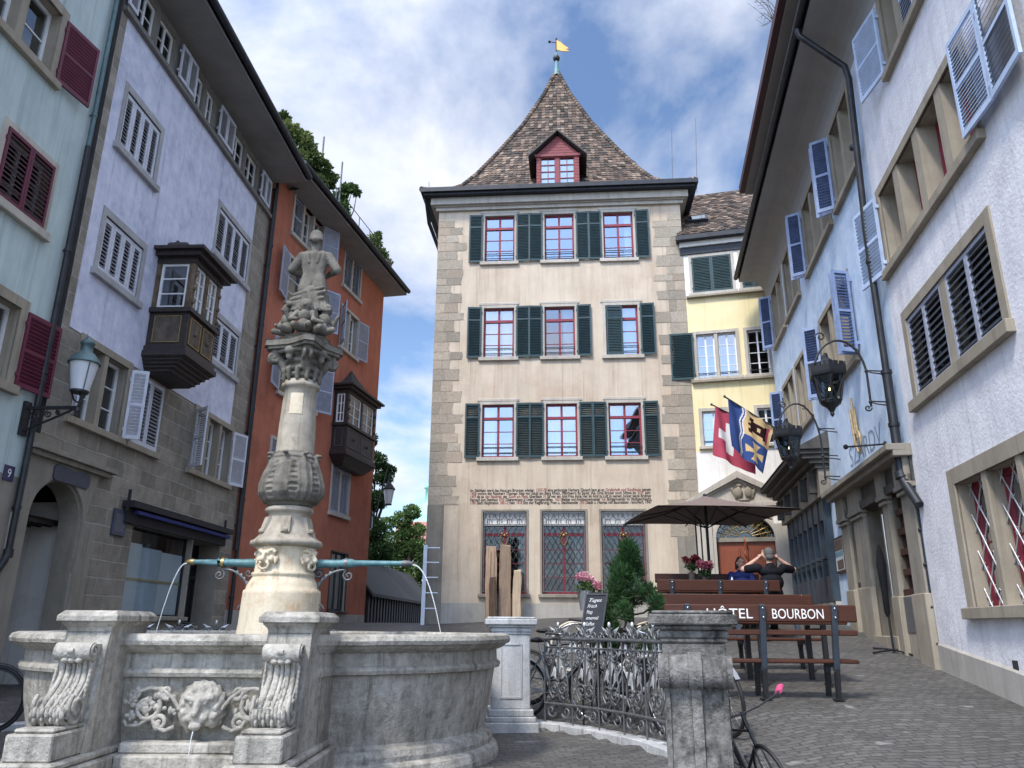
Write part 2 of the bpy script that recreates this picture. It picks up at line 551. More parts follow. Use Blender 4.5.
M['yellow'] = mottled('yellow_plaster', (0.78, 0.67, 0.38), (0.84, 0.745, 0.48), 1.5, 0.9, 0.2, 50, (0.94, 0.9, 0.86))
M['offwhite'] = mottled('off_white_plaster', (0.76, 0.74, 0.70), (0.84, 0.82, 0.78), 1.5, 0.9, 0.2, 50, (0.9, 0.9, 0.88))
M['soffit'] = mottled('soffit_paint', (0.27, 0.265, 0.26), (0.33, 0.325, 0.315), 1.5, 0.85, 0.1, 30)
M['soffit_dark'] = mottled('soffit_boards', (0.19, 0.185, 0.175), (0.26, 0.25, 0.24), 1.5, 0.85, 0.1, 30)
M['sand'] = mottled('sandstone', (0.27, 0.235, 0.185), (0.37, 0.33, 0.265), 2.0, 0.85, 0.3, 50, (0.8, 0.79, 0.77))
M['sand_pale'] = mottled('pale_sandstone', (0.42, 0.39, 0.34), (0.54, 0.50, 0.44), 2.0, 0.85, 0.3, 50, (0.8, 0.79, 0.77))
M['sand_grey'] = mottled('grey_sandstone', (0.23, 0.21, 0.175), (0.31, 0.285, 0.24), 2.0, 0.85, 0.3, 50, (0.75, 0.75, 0.73))
M['molasse'] = ashlar('molasse_blocks', (0.22, 0.20, 0.165), (0.32, 0.29, 0.245), (0.37, 0.34, 0.29), 0.62, 0.30, bstr=0.6, ms=0.014, dist=0.06)
M['quoin'] = tinted('quoin_stone', 0.9, 0.6, 25, 0.2)
M['tile'] = tinted('clay_tile', 0.85, 0.3, 30, 0.25, 1.0, True)
M['limestone'] = mottled('fountain_limestone', (0.33, 0.312, 0.275), (0.52, 0.495, 0.445), 16.0, 0.85, 0.7, 42, (0.40, 0.40, 0.38), spots=(9.0, (0.66, 0.66, 0.64)), bdist=0.02)
M['limestone_dark'] = mottled('weathered_limestone', (0.17, 0.165, 0.155), (0.45, 0.44, 0.415), 6.0, 0.9, 0.7, 35, (0.38, 0.37, 0.35), spots=(5.0, (0.5, 0.5, 0.48)), bdist=0.02)
M['col_pale'] = mottled('yellow_limestone', (0.58, 0.51, 0.38), (0.70, 0.63, 0.50), 3.0, 0.85, 0.4, 40, (0.78, 0.74, 0.68), spots=(4.0, (0.85, 0.72, 0.62)))
M['col_grey'] = mottled('grey_statue_stone', (0.11, 0.102, 0.088), (0.235, 0.218, 0.188), 8.0, 0.85, 0.5, 45, (0.62, 0.62, 0.6), spots=(5.0, (0.66, 0.65, 0.63)))
M['col_mid'] = mottled('worn_column_stone', (0.30, 0.272, 0.225), (0.48, 0.435, 0.36), 6.0, 0.85, 0.5, 45, (0.7, 0.68, 0.65), spots=(4.0, (0.8, 0.76, 0.7)))
M['granite'] = mottled('light_granite', (0.38, 0.39, 0.40), (0.60, 0.61, 0.61), 60.0, 0.8, 0.4, 90, (0.6, 0.6, 0.6), spots=(2.5, (0.72, 0.72, 0.72)))
M['granite_old'] = mottled('weathered_granite', (0.085, 0.083, 0.078), (0.28, 0.272, 0.255), 18.0, 0.9, 0.8, 60, (0.34, 0.34, 0.33), spots=(4.2, (0.30, 0.30, 0.29)), bdist=0.02)
M['green_shut'] = plain('dark_green_paint', (0.014, 0.045, 0.052), 0.5, 0, 0.3, 5)
M['white_shut'] = plain('greyed_white_paint', (0.55, 0.57, 0.64), 0.6, 0, 0.12, 5)
M['bluegrey_shut'] = plain('blue_grey_paint', (0.33, 0.36, 0.45), 0.6, 0, 0.15, 5)
M['pale_shut'] = plain('pale_blue_paint', (0.42, 0.52, 0.70), 0.55, 0, 0.12, 5)
M['blue_shut'] = plain('blue_paint', (0.22, 0.29, 0.46), 0.55, 0, 0.2, 5)
M['maroon'] = plain('maroon_paint', (0.105, 0.010, 0.034), 0.5, 0, 0.2, 5)
M['redframe'] = plain('dark_red_paint', (0.23, 0.022, 0.042), 0.5, 0, 0.15, 5)
M['dormer'] = plain('dormer_red_boards', (0.22, 0.05, 0.055), 0.65, 0, 0.25, 10)
M['whiteframe'] = plain('white_window_paint', (0.72, 0.73, 0.74), 0.5, 0, 0.06, 5)
M['graywood'] = wood('weathered_boards', (0.12, 0.115, 0.105), (0.25, 0.24, 0.225), 0.8, (10, 10, 1), 2.5, 0.2)
M['glass'] = glassmat('window_glass', 0.22)
M['glass_sky'] = glassmat('sky_reflecting_glass', 0.40, (0.82, 0.87, 0.9), (0.66, 0.76, 0.86))
M['glass_clear'] = glassmat('clear_shop_glass', 0.04, (0.9, 0.93, 0.95))
M['glass_dim'] = glassmat('dim_glass', 0.05, (0.35, 0.4, 0.42))
M['curtain'] = plain('white_curtain', (0.78, 0.82, 0.84), 0.9, 0, 0.06, 3)
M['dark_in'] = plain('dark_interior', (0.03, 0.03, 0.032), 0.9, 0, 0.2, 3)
M['inner'] = plain('inner_plaster', (0.10, 0.10, 0.10), 0.9, 0, 0.2, 3)
M['iron'] = plain('black_iron', (0.022, 0.023, 0.026), 0.45, 0.3, 0.3, 10)
M['iron_grey'] = plain('grey_wrought_iron', (0.13, 0.135, 0.14), 0.45, 0.4, 0.35, 12)
M['iron_bright'] = plain('worn_bright_iron', (0.55, 0.56, 0.57), 0.45, 0.5, 0.3, 12)
M['gutter'] = plain('dark_gutter', (0.022, 0.025, 0.032), 0.5, 0.3, 0.3, 6)
M['pipe'] = plain('grey_zinc_pipe', (0.032, 0.034, 0.038), 0.5, 0.5, 0.3, 6)
M['pipe_green'] = plain('verdigris_pipe', (0.10, 0.16, 0.17), 0.5, 0.4, 0.25, 6)
M['copper'] = plain('green_copper', (0.09, 0.20, 0.22), 0.55, 0.2, 0.35, 14)
M['copper_roof'] = plain('verdigris_dome', (0.30, 0.62, 0.52), 0.7, 0, 0.12, 4)
M['brass'] = plain('old_brass', (0.35, 0.25, 0.11), 0.4, 0.7, 0.3, 14)
M['gilt_worn'] = plain('worn_gilding', (0.40, 0.30, 0.17), 0.55, 0.3, 0.3, 14)
M['gold'] = plain('gilding', (0.50, 0.27, 0.08), 0.4, 0.6, 0.2, 10)
M['dark_wood'] = wood('dark_carved_wood', (0.018, 0.014, 0.014), (0.05, 0.038, 0.036), 0.5, (3, 3, 3), 4)
M['oriel_panel'] = mottled('faded_painted_panel', (0.06, 0.05, 0.042), (0.18, 0.145, 0.11), 6, 0.7, 0.2, 30, (0.5, 0.5, 0.5))
M['oriel_post'] = mottled('worn_oak_post', (0.07, 0.045, 0.03), (0.24, 0.18, 0.12), 7, 0.7, 0.2, 30, (0.5, 0.45, 0.4))
M['bench_wood'] = wood('red_brown_bench_wood', (0.040, 0.013, 0.007), (0.085, 0.027, 0.013), 0.45, (1.2, 20, 20), 3)
M['bench_shaded'] = wood('shaded_bench_wood', (0.03, 0.012, 0.008), (0.06, 0.022, 0.014), 0.5, (1.2, 20, 20), 3)  # bench wood again, with the shade under the parasol put into its colour
M['door_wood'] = wood('red_brown_door_wood', (0.17, 0.042, 0.018), (0.28, 0.075, 0.032), 0.5, (14, 14, 1.2), 3)
M['plank_a'] = wood('split_timber', (0.30, 0.205, 0.14), (0.50, 0.37, 0.27), 0.8, (12, 12, 0.8), 2.5, 0.2)
M['plank_b'] = wood('grey_timber', (0.17, 0.12, 0.085), (0.36, 0.27, 0.20), 0.85, (14, 14, 0.7), 2.5, 0.2)
M['plank_c'] = wood('dark_timber', (0.06, 0.04, 0.028), (0.14, 0.10, 0.07), 0.85, (14, 14, 0.7), 2.5, 0.2)
M['plank_d'] = wood('pale_timber', (0.36, 0.26, 0.17), (0.60, 0.49, 0.37), 0.85, (14, 14, 0.7), 2.5, 0.2)
M['steel_paint'] = plain('slate_painted_steel', (0.042, 0.055, 0.072), 0.5, 0.2, 0.2, 8)
M['rubber'] = plain('black_rubber', (0.012, 0.012, 0.014), 0.6, 0, 0.3, 8)
M['chrome'] = plain('steel', (0.55, 0.56, 0.57), 0.28, 1.0, 0.1, 8)
M['bike_black'] = plain('black_bike_paint', (0.016, 0.017, 0.02), 0.3, 0, 0.2, 8)
M['bike_silver'] = plain('silver_bike_paint', (0.45, 0.47, 0.5), 0.35, 0.6, 0.1, 8)
M['bike_white'] = plain('white_bike_paint', (0.7, 0.7, 0.68), 0.35, 0, 0.1, 8)
M['bike_cream'] = plain('cream_tyre', (0.62, 0.56, 0.44), 0.6, 0, 0.1, 8)
M['pink_grip'] = plain('pink_grip', (0.52, 0.06, 0.17), 0.55, 0, 0.1, 20)
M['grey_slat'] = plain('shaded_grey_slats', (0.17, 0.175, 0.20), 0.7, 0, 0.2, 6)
M['grey_frame'] = mottled('grey_window_stone', (0.33, 0.33, 0.335), (0.45, 0.45, 0.455), 3.0, 0.85, 0.3, 50, (0.8, 0.8, 0.8))
M['maroon_board'] = plain('maroon_eaves_board', (0.055, 0.018, 0.024), 0.6, 0, 0.2, 5)
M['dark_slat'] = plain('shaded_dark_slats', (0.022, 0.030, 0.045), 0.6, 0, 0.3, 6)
M['blue_slat'] = plain('shaded_blue_slats', (0.045, 0.075, 0.17), 0.6, 0, 0.3, 6)  # blue shutter paint darkened, the shade between louvres put into the slat colour
M['maroon_slat'] = plain('shaded_maroon_slats', (0.030, 0.005, 0.012), 0.6, 0, 0.3, 6)  # maroon paint darkened likewise: louvre shade painted into the slats
M['taupe'] = plain('taupe_canvas', (0.19, 0.15, 0.135), 0.9, 0, 0.1, 3, 0.1)
M['black_cloth'] = plain('black_cloth', (0.012, 0.012, 0.016), 0.85, 0, 0.3, 6, 0.1)
M['navy_cloth'] = plain('navy_cloth', (0.02, 0.03, 0.12), 0.85, 0, 0.3, 6, 0.1)
M['white_print'] = plain('white_print', (0.75, 0.75, 0.74), 0.7, 0, 0.05, 6)
M['skin'] = plain('skin', (0.50, 0.29, 0.21), 0.55, 0, 0.08, 10)
M['hair_dark'] = plain('dark_hair', (0.02, 0.014, 0.011), 0.6, 0, 0.3, 30)
M['hair_grey'] = plain('cropped_grey_hair', (0.09, 0.085, 0.08), 0.8, 0, 0.3, 60)
M['flag_red'] = plain('flag_red', (0.44, 0.075, 0.12), 0.85, 0, 0.1, 4, 0.15)
M['flag_white'] = plain('flag_white', (0.78, 0.77, 0.77), 0.85, 0, 0.05, 4, 0.15)
M['flag_blue'] = plain('flag_blue', (0.045, 0.085, 0.25), 0.85, 0, 0.15, 4, 0.15)
M['flag_yellow'] = plain('flag_yellow', (0.68, 0.49, 0.26), 0.85, 0, 0.08, 4, 0.15)
M['flag_black'] = plain('flag_black', (0.03, 0.01, 0.014), 0.85, 0, 0.15, 4, 0.15)
M['enamel'] = plain('blue_enamel', (0.015, 0.018, 0.09), 0.3, 0, 0.1, 8)
M['enamel_b'] = plain('pale_blue_enamel', (0.03, 0.09, 0.24), 0.3, 0, 0.1, 8)
M['slate'] = plain('slate_plaque', (0.045, 0.055, 0.085), 0.5, 0, 0.2, 8)
M['slate_text'] = plain('plaque_lettering', (0.10, 0.115, 0.15), 0.5, 0, 0.1, 8)
M['text_dark'] = plain('painted_lettering', (0.06, 0.05, 0.05), 0.85, 0, 0.3, 20, 0.2)
M['text_red'] = plain('red_lettering', (0.27, 0.11, 0.10), 0.85, 0, 0.25, 20, 0.2)
M['text_faint'] = plain('faded_lettering', (0.22, 0.28, 0.38), 0.85, 0, 0.35, 14, 0.2)
M['white_text'] = plain('white_lettering', (0.80, 0.79, 0.76), 0.6, 0, 0.05, 20)
M['chalk'] = plain('chalk', (0.66, 0.66, 0.66), 0.95, 0, 0.2, 60, 0.1)
M['board'] = plain('chalkboard', (0.012, 0.014, 0.022), 0.7, 0, 0.3, 12)
M['awning'] = plain('dark_awning', (0.02, 0.018, 0.022), 0.8, 0, 0.3, 6)
M['awning_blue'] = plain('blue_awning_edge', (0.015, 0.025, 0.16), 0.7, 0, 0.2, 6)
M['paper'] = plain('window_paper', (0.36, 0.46, 0.52), 0.8, 0, 0.1, 1.5)
M['paper_pale'] = plain('pale_paper', (0.50, 0.58, 0.61), 0.8, 0, 0.06, 1.5)
M['yellow_tape'] = plain('yellow_batten', (0.38, 0.33, 0.17), 0.7, 0, 0.1, 4)
M['lamp_glass'] = plain('frosted_lamp_glass', (0.62, 0.64, 0.68), 0.35, 0, 0.04, 4)
M['shopfront'] = plain('slate_blue_shopfront', (0.030, 0.048, 0.068), 0.5, 0, 0.25, 5)
M['shop_cornice'] = mottled('dark_shop_cornice', (0.05, 0.05, 0.05), (0.10, 0.098, 0.09), 3, 0.7, 0.1, 30, (0.7, 0.7, 0.7))
M['maroon_bar'] = plain('brown_window_bars', (0.05, 0.017, 0.013), 0.6, 0, 0.2, 6)
M['grey_panel'] = plain('dark_grey_panel', (0.11, 0.11, 0.115), 0.6, 0, 0.1, 6)
M['ladder'] = plain('pale_steel_ladder', (0.60, 0.65, 0.74), 0.4, 0.2, 0.06, 6)
M['straw'] = wood('woven_straw', (0.30, 0.19, 0.09), (0.5, 0.34, 0.18), 0.8, (20, 20, 60), 4, 0.2)
M['dark_rim'] = plain('dark_rim', (0.03, 0.03, 0.032), 0.4, 0.5, 0.2, 8)
M['terracotta'] = plain('dark_pot', (0.05, 0.045, 0.045), 0.8, 0, 0.2, 6)
M['shed'] = wood('dark_stained_boards', (0.022, 0.024, 0.03), (0.05, 0.053, 0.062), 0.7, (8, 8, 1), 2)
M['shed_roof'] = plain('dark_shed_roof', (0.035, 0.033, 0.034), 0.8, 0, 0.2, 4)
M['bark'] = wood('bark', (0.045, 0.035, 0.028), (0.10, 0.08, 0.06), 0.9, (8, 8, 1.5), 3, 0.1)
M['leaf'] = leafmat('leaf', (0.03, 0.065, 0.02), (0.075, 0.14, 0.04), (0.17, 0.25, 0.08))
M['leaf_dark'] = leafmat('dark_leaf', (0.010, 0.030, 0.010), (0.028, 0.068, 0.02), (0.07, 0.13, 0.04))
M['leaf_roof'] = leafmat('roof_garden_leaf', (0.04, 0.07, 0.02), (0.10, 0.145, 0.045), (0.24, 0.27, 0.09))
M['needle'] = leafmat('pine_needle', (0.014, 0.04, 0.016), (0.032, 0.085, 0.028), (0.075, 0.15, 0.05))
M['petal_pink'] = leafmat('pink_petal', (0.55, 0.20, 0.27), (0.68, 0.33, 0.40), (0.78, 0.5, 0.55))
M['petal_wine'] = leafmat('wine_petal', (0.05, 0.008, 0.014), (0.11, 0.016, 0.024), (0.2, 0.03, 0.04))
M['petal_rose'] = leafmat('rose_petal', (0.20, 0.05, 0.08), (0.34, 0.09, 0.14), (0.48, 0.16, 0.22))
M['far_wall'] = plain('far_cream_wall', (0.62, 0.58, 0.52), 0.9, 0, 0.06, 1)
M['far_roof'] = plain('far_red_roof', (0.34, 0.15, 0.12), 0.9, 0, 0.1, 1)
M['dormer_glass'] = plain('pale_blind', (0.62, 0.66, 0.66), 0.6, 0, 0.06, 1.5)
M['poster'] = plain('poster_paper', (0.5, 0.55, 0.58), 0.6, 0, 0.3, 2)
M['poster_dark'] = plain('poster_print', (0.10, 0.07, 0.055), 0.6, 0, 0.3, 9)
M['poster_teal'] = plain('poster_print_teal', (0.13, 0.26, 0.32), 0.6, 0, 0.2, 9)
def _emit(name, c, s):
    m, t, b = newmat(name)
    b.inputs['Base Color'].default_value = (*c, 1); b.inputs['Emission Color'].default_value = (*c, 1); b.inputs['Emission Strength'].default_value = s
    return m
M['bulb'] = _emit('lit_bulb', (1.0, 0.72, 0.34), 9.0)
def _water():
    m, t, b = newmat('water')
    b.inputs['Base Color'].default_value = (0.9, 0.94, 0.95, 1); b.inputs['Roughness'].default_value = 0.08
    b.inputs['Transmission Weight'].default_value = 0.45; b.inputs['IOR'].default_value = 1.33
    return m
M['water'] = _water()
def _pool():
    m, t, b = newmat('basin_water')
    b.inputs['Base Color'].default_value = (0.03, 0.045, 0.045, 1); b.inputs['Roughness'].default_value = 0.05
    bump(t, b, noise(t, coords(t), 9, 3, 0.5), 0.25, 0.02)
    return m
M['pool'] = _pool()
def _setts():
    m, t, b = newmat('stone_setts')
    uv = coords(t, 'Object', rot=(0, 0, R(-8)))
    nz = N(t, 'ShaderNodeTexNoise'); nz.inputs['Scale'].default_value = 1.3; nz.inputs['Detail'].default_value = 3
    lk(t, uv, nz.inputs['Vector'])
    sc = N(t, 'ShaderNodeVectorMath', operation='SCALE'); sc.inputs['Scale'].default_value = 0.34
    lk(t, nz.outputs['Color'], sc.inputs[0])
    a = N(t, 'ShaderNodeVectorMath', operation='ADD'); lk(t, uv, a.inputs[0]); lk(t, sc.outputs[0], a.inputs[1])
    br = N(t, 'ShaderNodeTexBrick')
    br.inputs['Scale'].default_value = 1.0; br.inputs['Brick Width'].default_value = 0.155; br.inputs['Row Height'].default_value = 0.088
    br.inputs['Mortar Size'].default_value = 0.011; br.inputs['Mortar Smooth'].default_value = 0.6
    br.inputs['Color1'].default_value = (0.072, 0.069, 0.064, 1); br.inputs['Color2'].default_value = (0.115, 0.111, 0.104, 1)
    br.inputs['Mortar'].default_value = (0.05, 0.048, 0.046, 1)
    lk(t, a.outputs[0], br.inputs['Vector'])
    o = coords(t)
    big = ramp(t, noise(t, o, 0.55, 5, 0.6), [(0.3, (0.72,) * 3), (0.7, (1.25,) * 3)]).outputs[0]
    fine = ramp(t, noise(t, o, 14, 5, 0.7), [(0.3, (0.75,) * 3), (0.7, (1.25,) * 3)]).outputs[0]
    c = mixc_(t, 1.0, mixc_(t, 1.0, br.outputs['Color'], big, 'MULTIPLY'), fine, 'MULTIPLY')
    # pale scuffed stones here and there
    sp = ramp(t, noise(t, o, 3.1, 2, 0.4), [(0.72, (0, 0, 0)), (0.76, (0.6, 0.6, 0.6))]).outputs[0]
    c = mixc_(t, sp, c, (0.30, 0.30, 0.29))
    lk(t, c, b.inputs['Base Color'])
    b.inputs['Roughness'].default_value = 0.72
    h = N(t, 'ShaderNodeMath', operation='MULTIPLY_ADD'); h.inputs[1].default_value = -1.0
    lk(t, br.outputs['Fac'], h.inputs[0]); lk(t, noise(t, o, 16, 4, 0.6), h.inputs[2])
    bump(t, b, h.outputs[0], 0.6, 0.02)
    return m
M['setts'] = _setts()
# ------------------------------------------------------------------ ground
def interp(x, pts):
    if x <= pts[0][0]: return pts[0][1]
    for (a, va), (b, vb) in zip(pts, pts[1:]):
        if x <= b:
            t = (x - a) / (b - a); return va + (vb - va) * t
    return pts[-1][1]
def sstep(t):
    t = max(0.0, min(1.0, t)); return t * t * (3 - 2 * t)
RP = [(-6, -0.3), (0, 0.02), (5, 0.38), (7.5, 0.62), (9.3, 0.82), (11.5, 1.05), (14.4, 1.39), (16.4, 1.65), (19, 1.79), (23, 1.86), (30, 1.9), (60, 1.9)]
LP = [(-6, -0.25), (0, 0.05), (5, 0.28), (8, 0.36), (11, 0.46), (14, 0.68), (18, 1.05), (22, 1.45), (24.5, 1.66), (28, 1.68), (36, 1.66), (60, 1.5)]
CC, CR = (-2.42, 7.4), 4.07
COURT = 0.40
def ground0(x, y):
    t = sstep((x + 3.0) / 5.5)
    return interp(y, LP) * (1 - t) + interp(y, RP) * t
def ground(x, y):
    g = ground0(x, y)
    r = math.hypot(x - CC[0], y - CC[1])
    if r < CR: return COURT
    k = sstep((r - CR) / 1.5)
    return (COURT + 0.07) * (1 - k) + g * k
def gp(px, py):
    """where the sight line of a pixel meets the ground"""
    d = ray(px, py); y = 2.0
    while y < 70:
        p = CAM + d * (y / d.y)
        if p.z <= ground(p.x, p.y): return p
        y += 0.02
    return p
def axis_pts(lo, hi, step, far):
    a = [lo + step * i for i in range(int((hi - lo) / step) + 1)]
    k = step; x = a[-1]
    while x < far: k *= 1.5; x += k; a.append(x)
    k = step; x = a[0]
    while x > -far: k *= 1.5; x -= k; a.insert(0, x)
    return a
gx, gy = axis_pts(-12, 10, 0.22, 900), axis_pts(-4, 34, 0.22, 900)
mb = MB()
V = []
for y in gy:
    for x in gx:
        z = ground(x, y) if abs(x) < 60 and abs(y) < 60 else (ground0(max(-60, min(60, x)), max(-6, min(60, y))))
        V.append((x, y, z + (mnoise.noise(Vector((x * 1.3, y * 1.3, 0))) * 0.008 if abs(x) < 15 and abs(y) < 40 else 0)))
nx = len(gx)
mb.add(V, [(j * nx + i, j * nx + i + 1, (j + 1) * nx + i + 1, (j + 1) * nx + i) for j in range(len(gy) - 1) for i in range(nx - 1)], 0, True)
struct(mb.build('ground', M['setts']))
# the ring of kerb stones round the fountain court
mb = MB()
nk = 44
for k in range(nk):
    a0 = 2 * math.pi * k / nk; a1 = 2 * math.pi * (k + 1) / nk - 0.004
    P = []
    for a in (a0, (a0 + a1) / 2, a1):
        for r in (CR - 0.10, CR + 0.14):
            for z in (COURT - 0.25, COURT + 0.082 + 0.012 * ((k * 7) % 3 - 1) / 3):
                P.append((CC[0] + r * math.cos(a), CC[1] + r * math.sin(a), z))
    F = []
    for i in (0, 4):
        F += [(i, i + 4, i + 5, i + 1), (i + 2, i + 3, i + 7, i + 6), (i + 1, i + 5, i + 7, i + 3)]
    F += [(0, 1, 3, 2), (8, 10, 11, 9)]
    mb.add(P, F)
struct(mb.build('kerb', M['granite'], bevel=0.008))

# ------------------------------------------------------------------ the street walls
TL_, DL = R(3.06), 8.0
LW = Wall((-DL * math.cos(TL_), DL * math.sin(TL_)), TL_, 1)
TR_, DR = R(9.84), 4.0
RW = Wall((DR * math.cos(TR_), -DR * math.sin(TR_)), TR_, -1)
_tc = at(699, 500, 23.6)
TW = Wall((_tc.x, _tc.y), R(94.56), 1)
def _sx(self, x, h, o=0.0):
    lo, hi = (-40.0, 60.0)
    # solve u-pixel of point(s,h)=x
    best = None
    q = self.p + self.n * o
    # sight plane through camera holding pixel column x for height h: iterate on row
    y = 400.0
    for _ in range(60):
        s, hh = self.px(x, y, o)
        P = self.pt(s, h, o) - CAM
        Z = P.y * _c + P.z * _s
        U0 = P.z * _c - P.y * _s
        X = _cr * P.x - _sr * U0; U = _sr * P.x + _cr * U0
        y = 384 - FPX * U / Z
    return self.px(x, y, o)[0]
Wall.sx = _sx
def _at_s(self, x, y, s):
    r = ray(x, y); q = self.pt(s, 0)
    t = (q - CAM).dot(self.d) / r.dot(self.d)
    P = CAM + r * t
    return ((P - q).dot(self.n), P.z)
Wall.at_s = _at_s

def wall_mesh(mb, W, s0, s1, h0, h1, holes, matfn=None, depth=0.3, revmat=0, cuts_s=(), cuts_h=(), o=0.0):
    S = sorted(set([s0, s1] + [x for h in holes for x in h[:2] if s0 < x < s1] + [x for x in cuts_s if s0 < x < s1]))
    Hh = sorted(set([h0, h1] + [x for h in holes for x in h[2:4] if h0 < x < h1] + [x for x in cuts_h if h0 < x < h1]))
    for a, b in zip(S, S[1:]):
        for c, d in zip(Hh, Hh[1:]):
            ms, mh = (a + b) / 2, (c + d) / 2
            if any(q[0] < ms < q[1] and q[2] < mh < q[3] for q in holes): continue
            mb.quad(W.pt(a, c, o), W.pt(b, c, o), W.pt(b, d, o), W.pt(a, d, o), matfn(ms, mh) if matfn else 0)
    for q in holes:
        a, b, c, d = q[:4]
        dd = q[4] if len(q) > 4 else depth
        for (x0, y0, x1, y1) in ((a, c, b, c), (b, c, b, d), (b, d, a, d), (a, d, a, c)):
            mb.quad(W.pt(x0, y0, o), W.pt(x1, y1, o), W.pt(x1, y1, o - dd), W.pt(x0, y0, o - dd), revmat)
def wall_uv(W):
    return lambda v: ((v - W.p).dot(W.d), v.z)
def shell(mb, W, s0, s1, h0, h1, depth, mi=0):
    """the other three outer sides of a house and its ceiling"""
    e = 0.0
    mb.quad(W.pt(s0, h0, 0), W.pt(s0, h0, -depth), W.pt(s0, h1, -depth), W.pt(s0, h1, 0), mi)
    mb.quad(W.pt(s1, h0, -depth), W.pt(s1, h0, 0), W.pt(s1, h1, 0), W.pt(s1, h1, -depth), mi)
    mb.quad(W.pt(s1, h0, -depth), W.pt(s0, h0, -depth), W.pt(s0, h1, -depth), W.pt(s1, h1, -depth), mi)
    mb.quad(W.pt(s0, h1, 0), W.pt(s1, h1, 0), W.pt(s1, h1, -depth), W.pt(s0, h1, -depth), mi)

def shutter(parent, W, s, h0, h1, wd, side, ang, mat, o=0.035, th=0.035, slat=0.055, stile=0.05, mid=True, name='shutter', tilt=1, label=None, panels=1, smat=None):
    """a louvred leaf hinged at s; side=+1 when the window lies at larger s; ang 0 closed, 180 folded flat back on the wall"""
    a = R(ang)
    d = W.d * (side * math.cos(a)) + W.n * math.sin(a)
    n = W.n * math.cos(a) - W.d * (side * math.sin(a))
    fr = (W.pt(s, 0, o), d, Vector((0, 0, 1)), n)
    mb = MB(); t = th / 2
    rails = [h0, h1]
    mb.obox(fr, 0, stile, h0, h1, -t, t); mb.obox(fr, wd - stile, wd, h0, h1, -t, t)
    mb.obox(fr, stile, wd - stile, h0, h0 + stile * 1.5, -t, t); mb.obox(fr, stile, wd - stile, h1 - stile * 1.2, h1, -t, t)
    zones = [(h0 + stile * 1.5, h1 - stile * 1.2)]
    if mid:
        hm = h0 + (h1 - h0) * mid if isinstance(mid, float) else (h0 + h1) / 2
        mb.obox(fr, stile, wd - stile, hm - stile * 0.5, hm + stile * 0.5, -t, t)
        zones = [(zones[0][0], hm - stile * 0.5), (hm + stile * 0.5, zones[0][1])]
    O, A, B, C = fr
    for z0, z1 in zones:
        n_ = max(2, int((z1 - z0) / slat))
        for i in range(n_):
            z = z0 + (z1 - z0) * (i + 0.5) / n_
            dz = slat * 0.34 * tilt; k = t * 0.8
            q = [(-k, z + dz), (-k, z + dz + 0.009), (k, z - dz + 0.009), (k, z - dz)]
            V_ = [O + A * u + B * zz + C * w_ for u in (stile, wd - stile) for w_, zz in q]
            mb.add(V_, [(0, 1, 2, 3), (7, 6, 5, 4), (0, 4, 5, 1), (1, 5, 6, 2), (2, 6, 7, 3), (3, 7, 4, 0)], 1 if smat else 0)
    # hinge pins
    for z in (h0 + 0.18, h1 - 0.18):
        mb.obox((W.pt(s, z, o - 0.03), W.d, Vector((0, 0, 1)), W.n), -0.02, 0.02, -0.03, 0.03, -0.02, 0.05)
    return mb.build(name, [mat, smat] if smat else mat, parent, label)

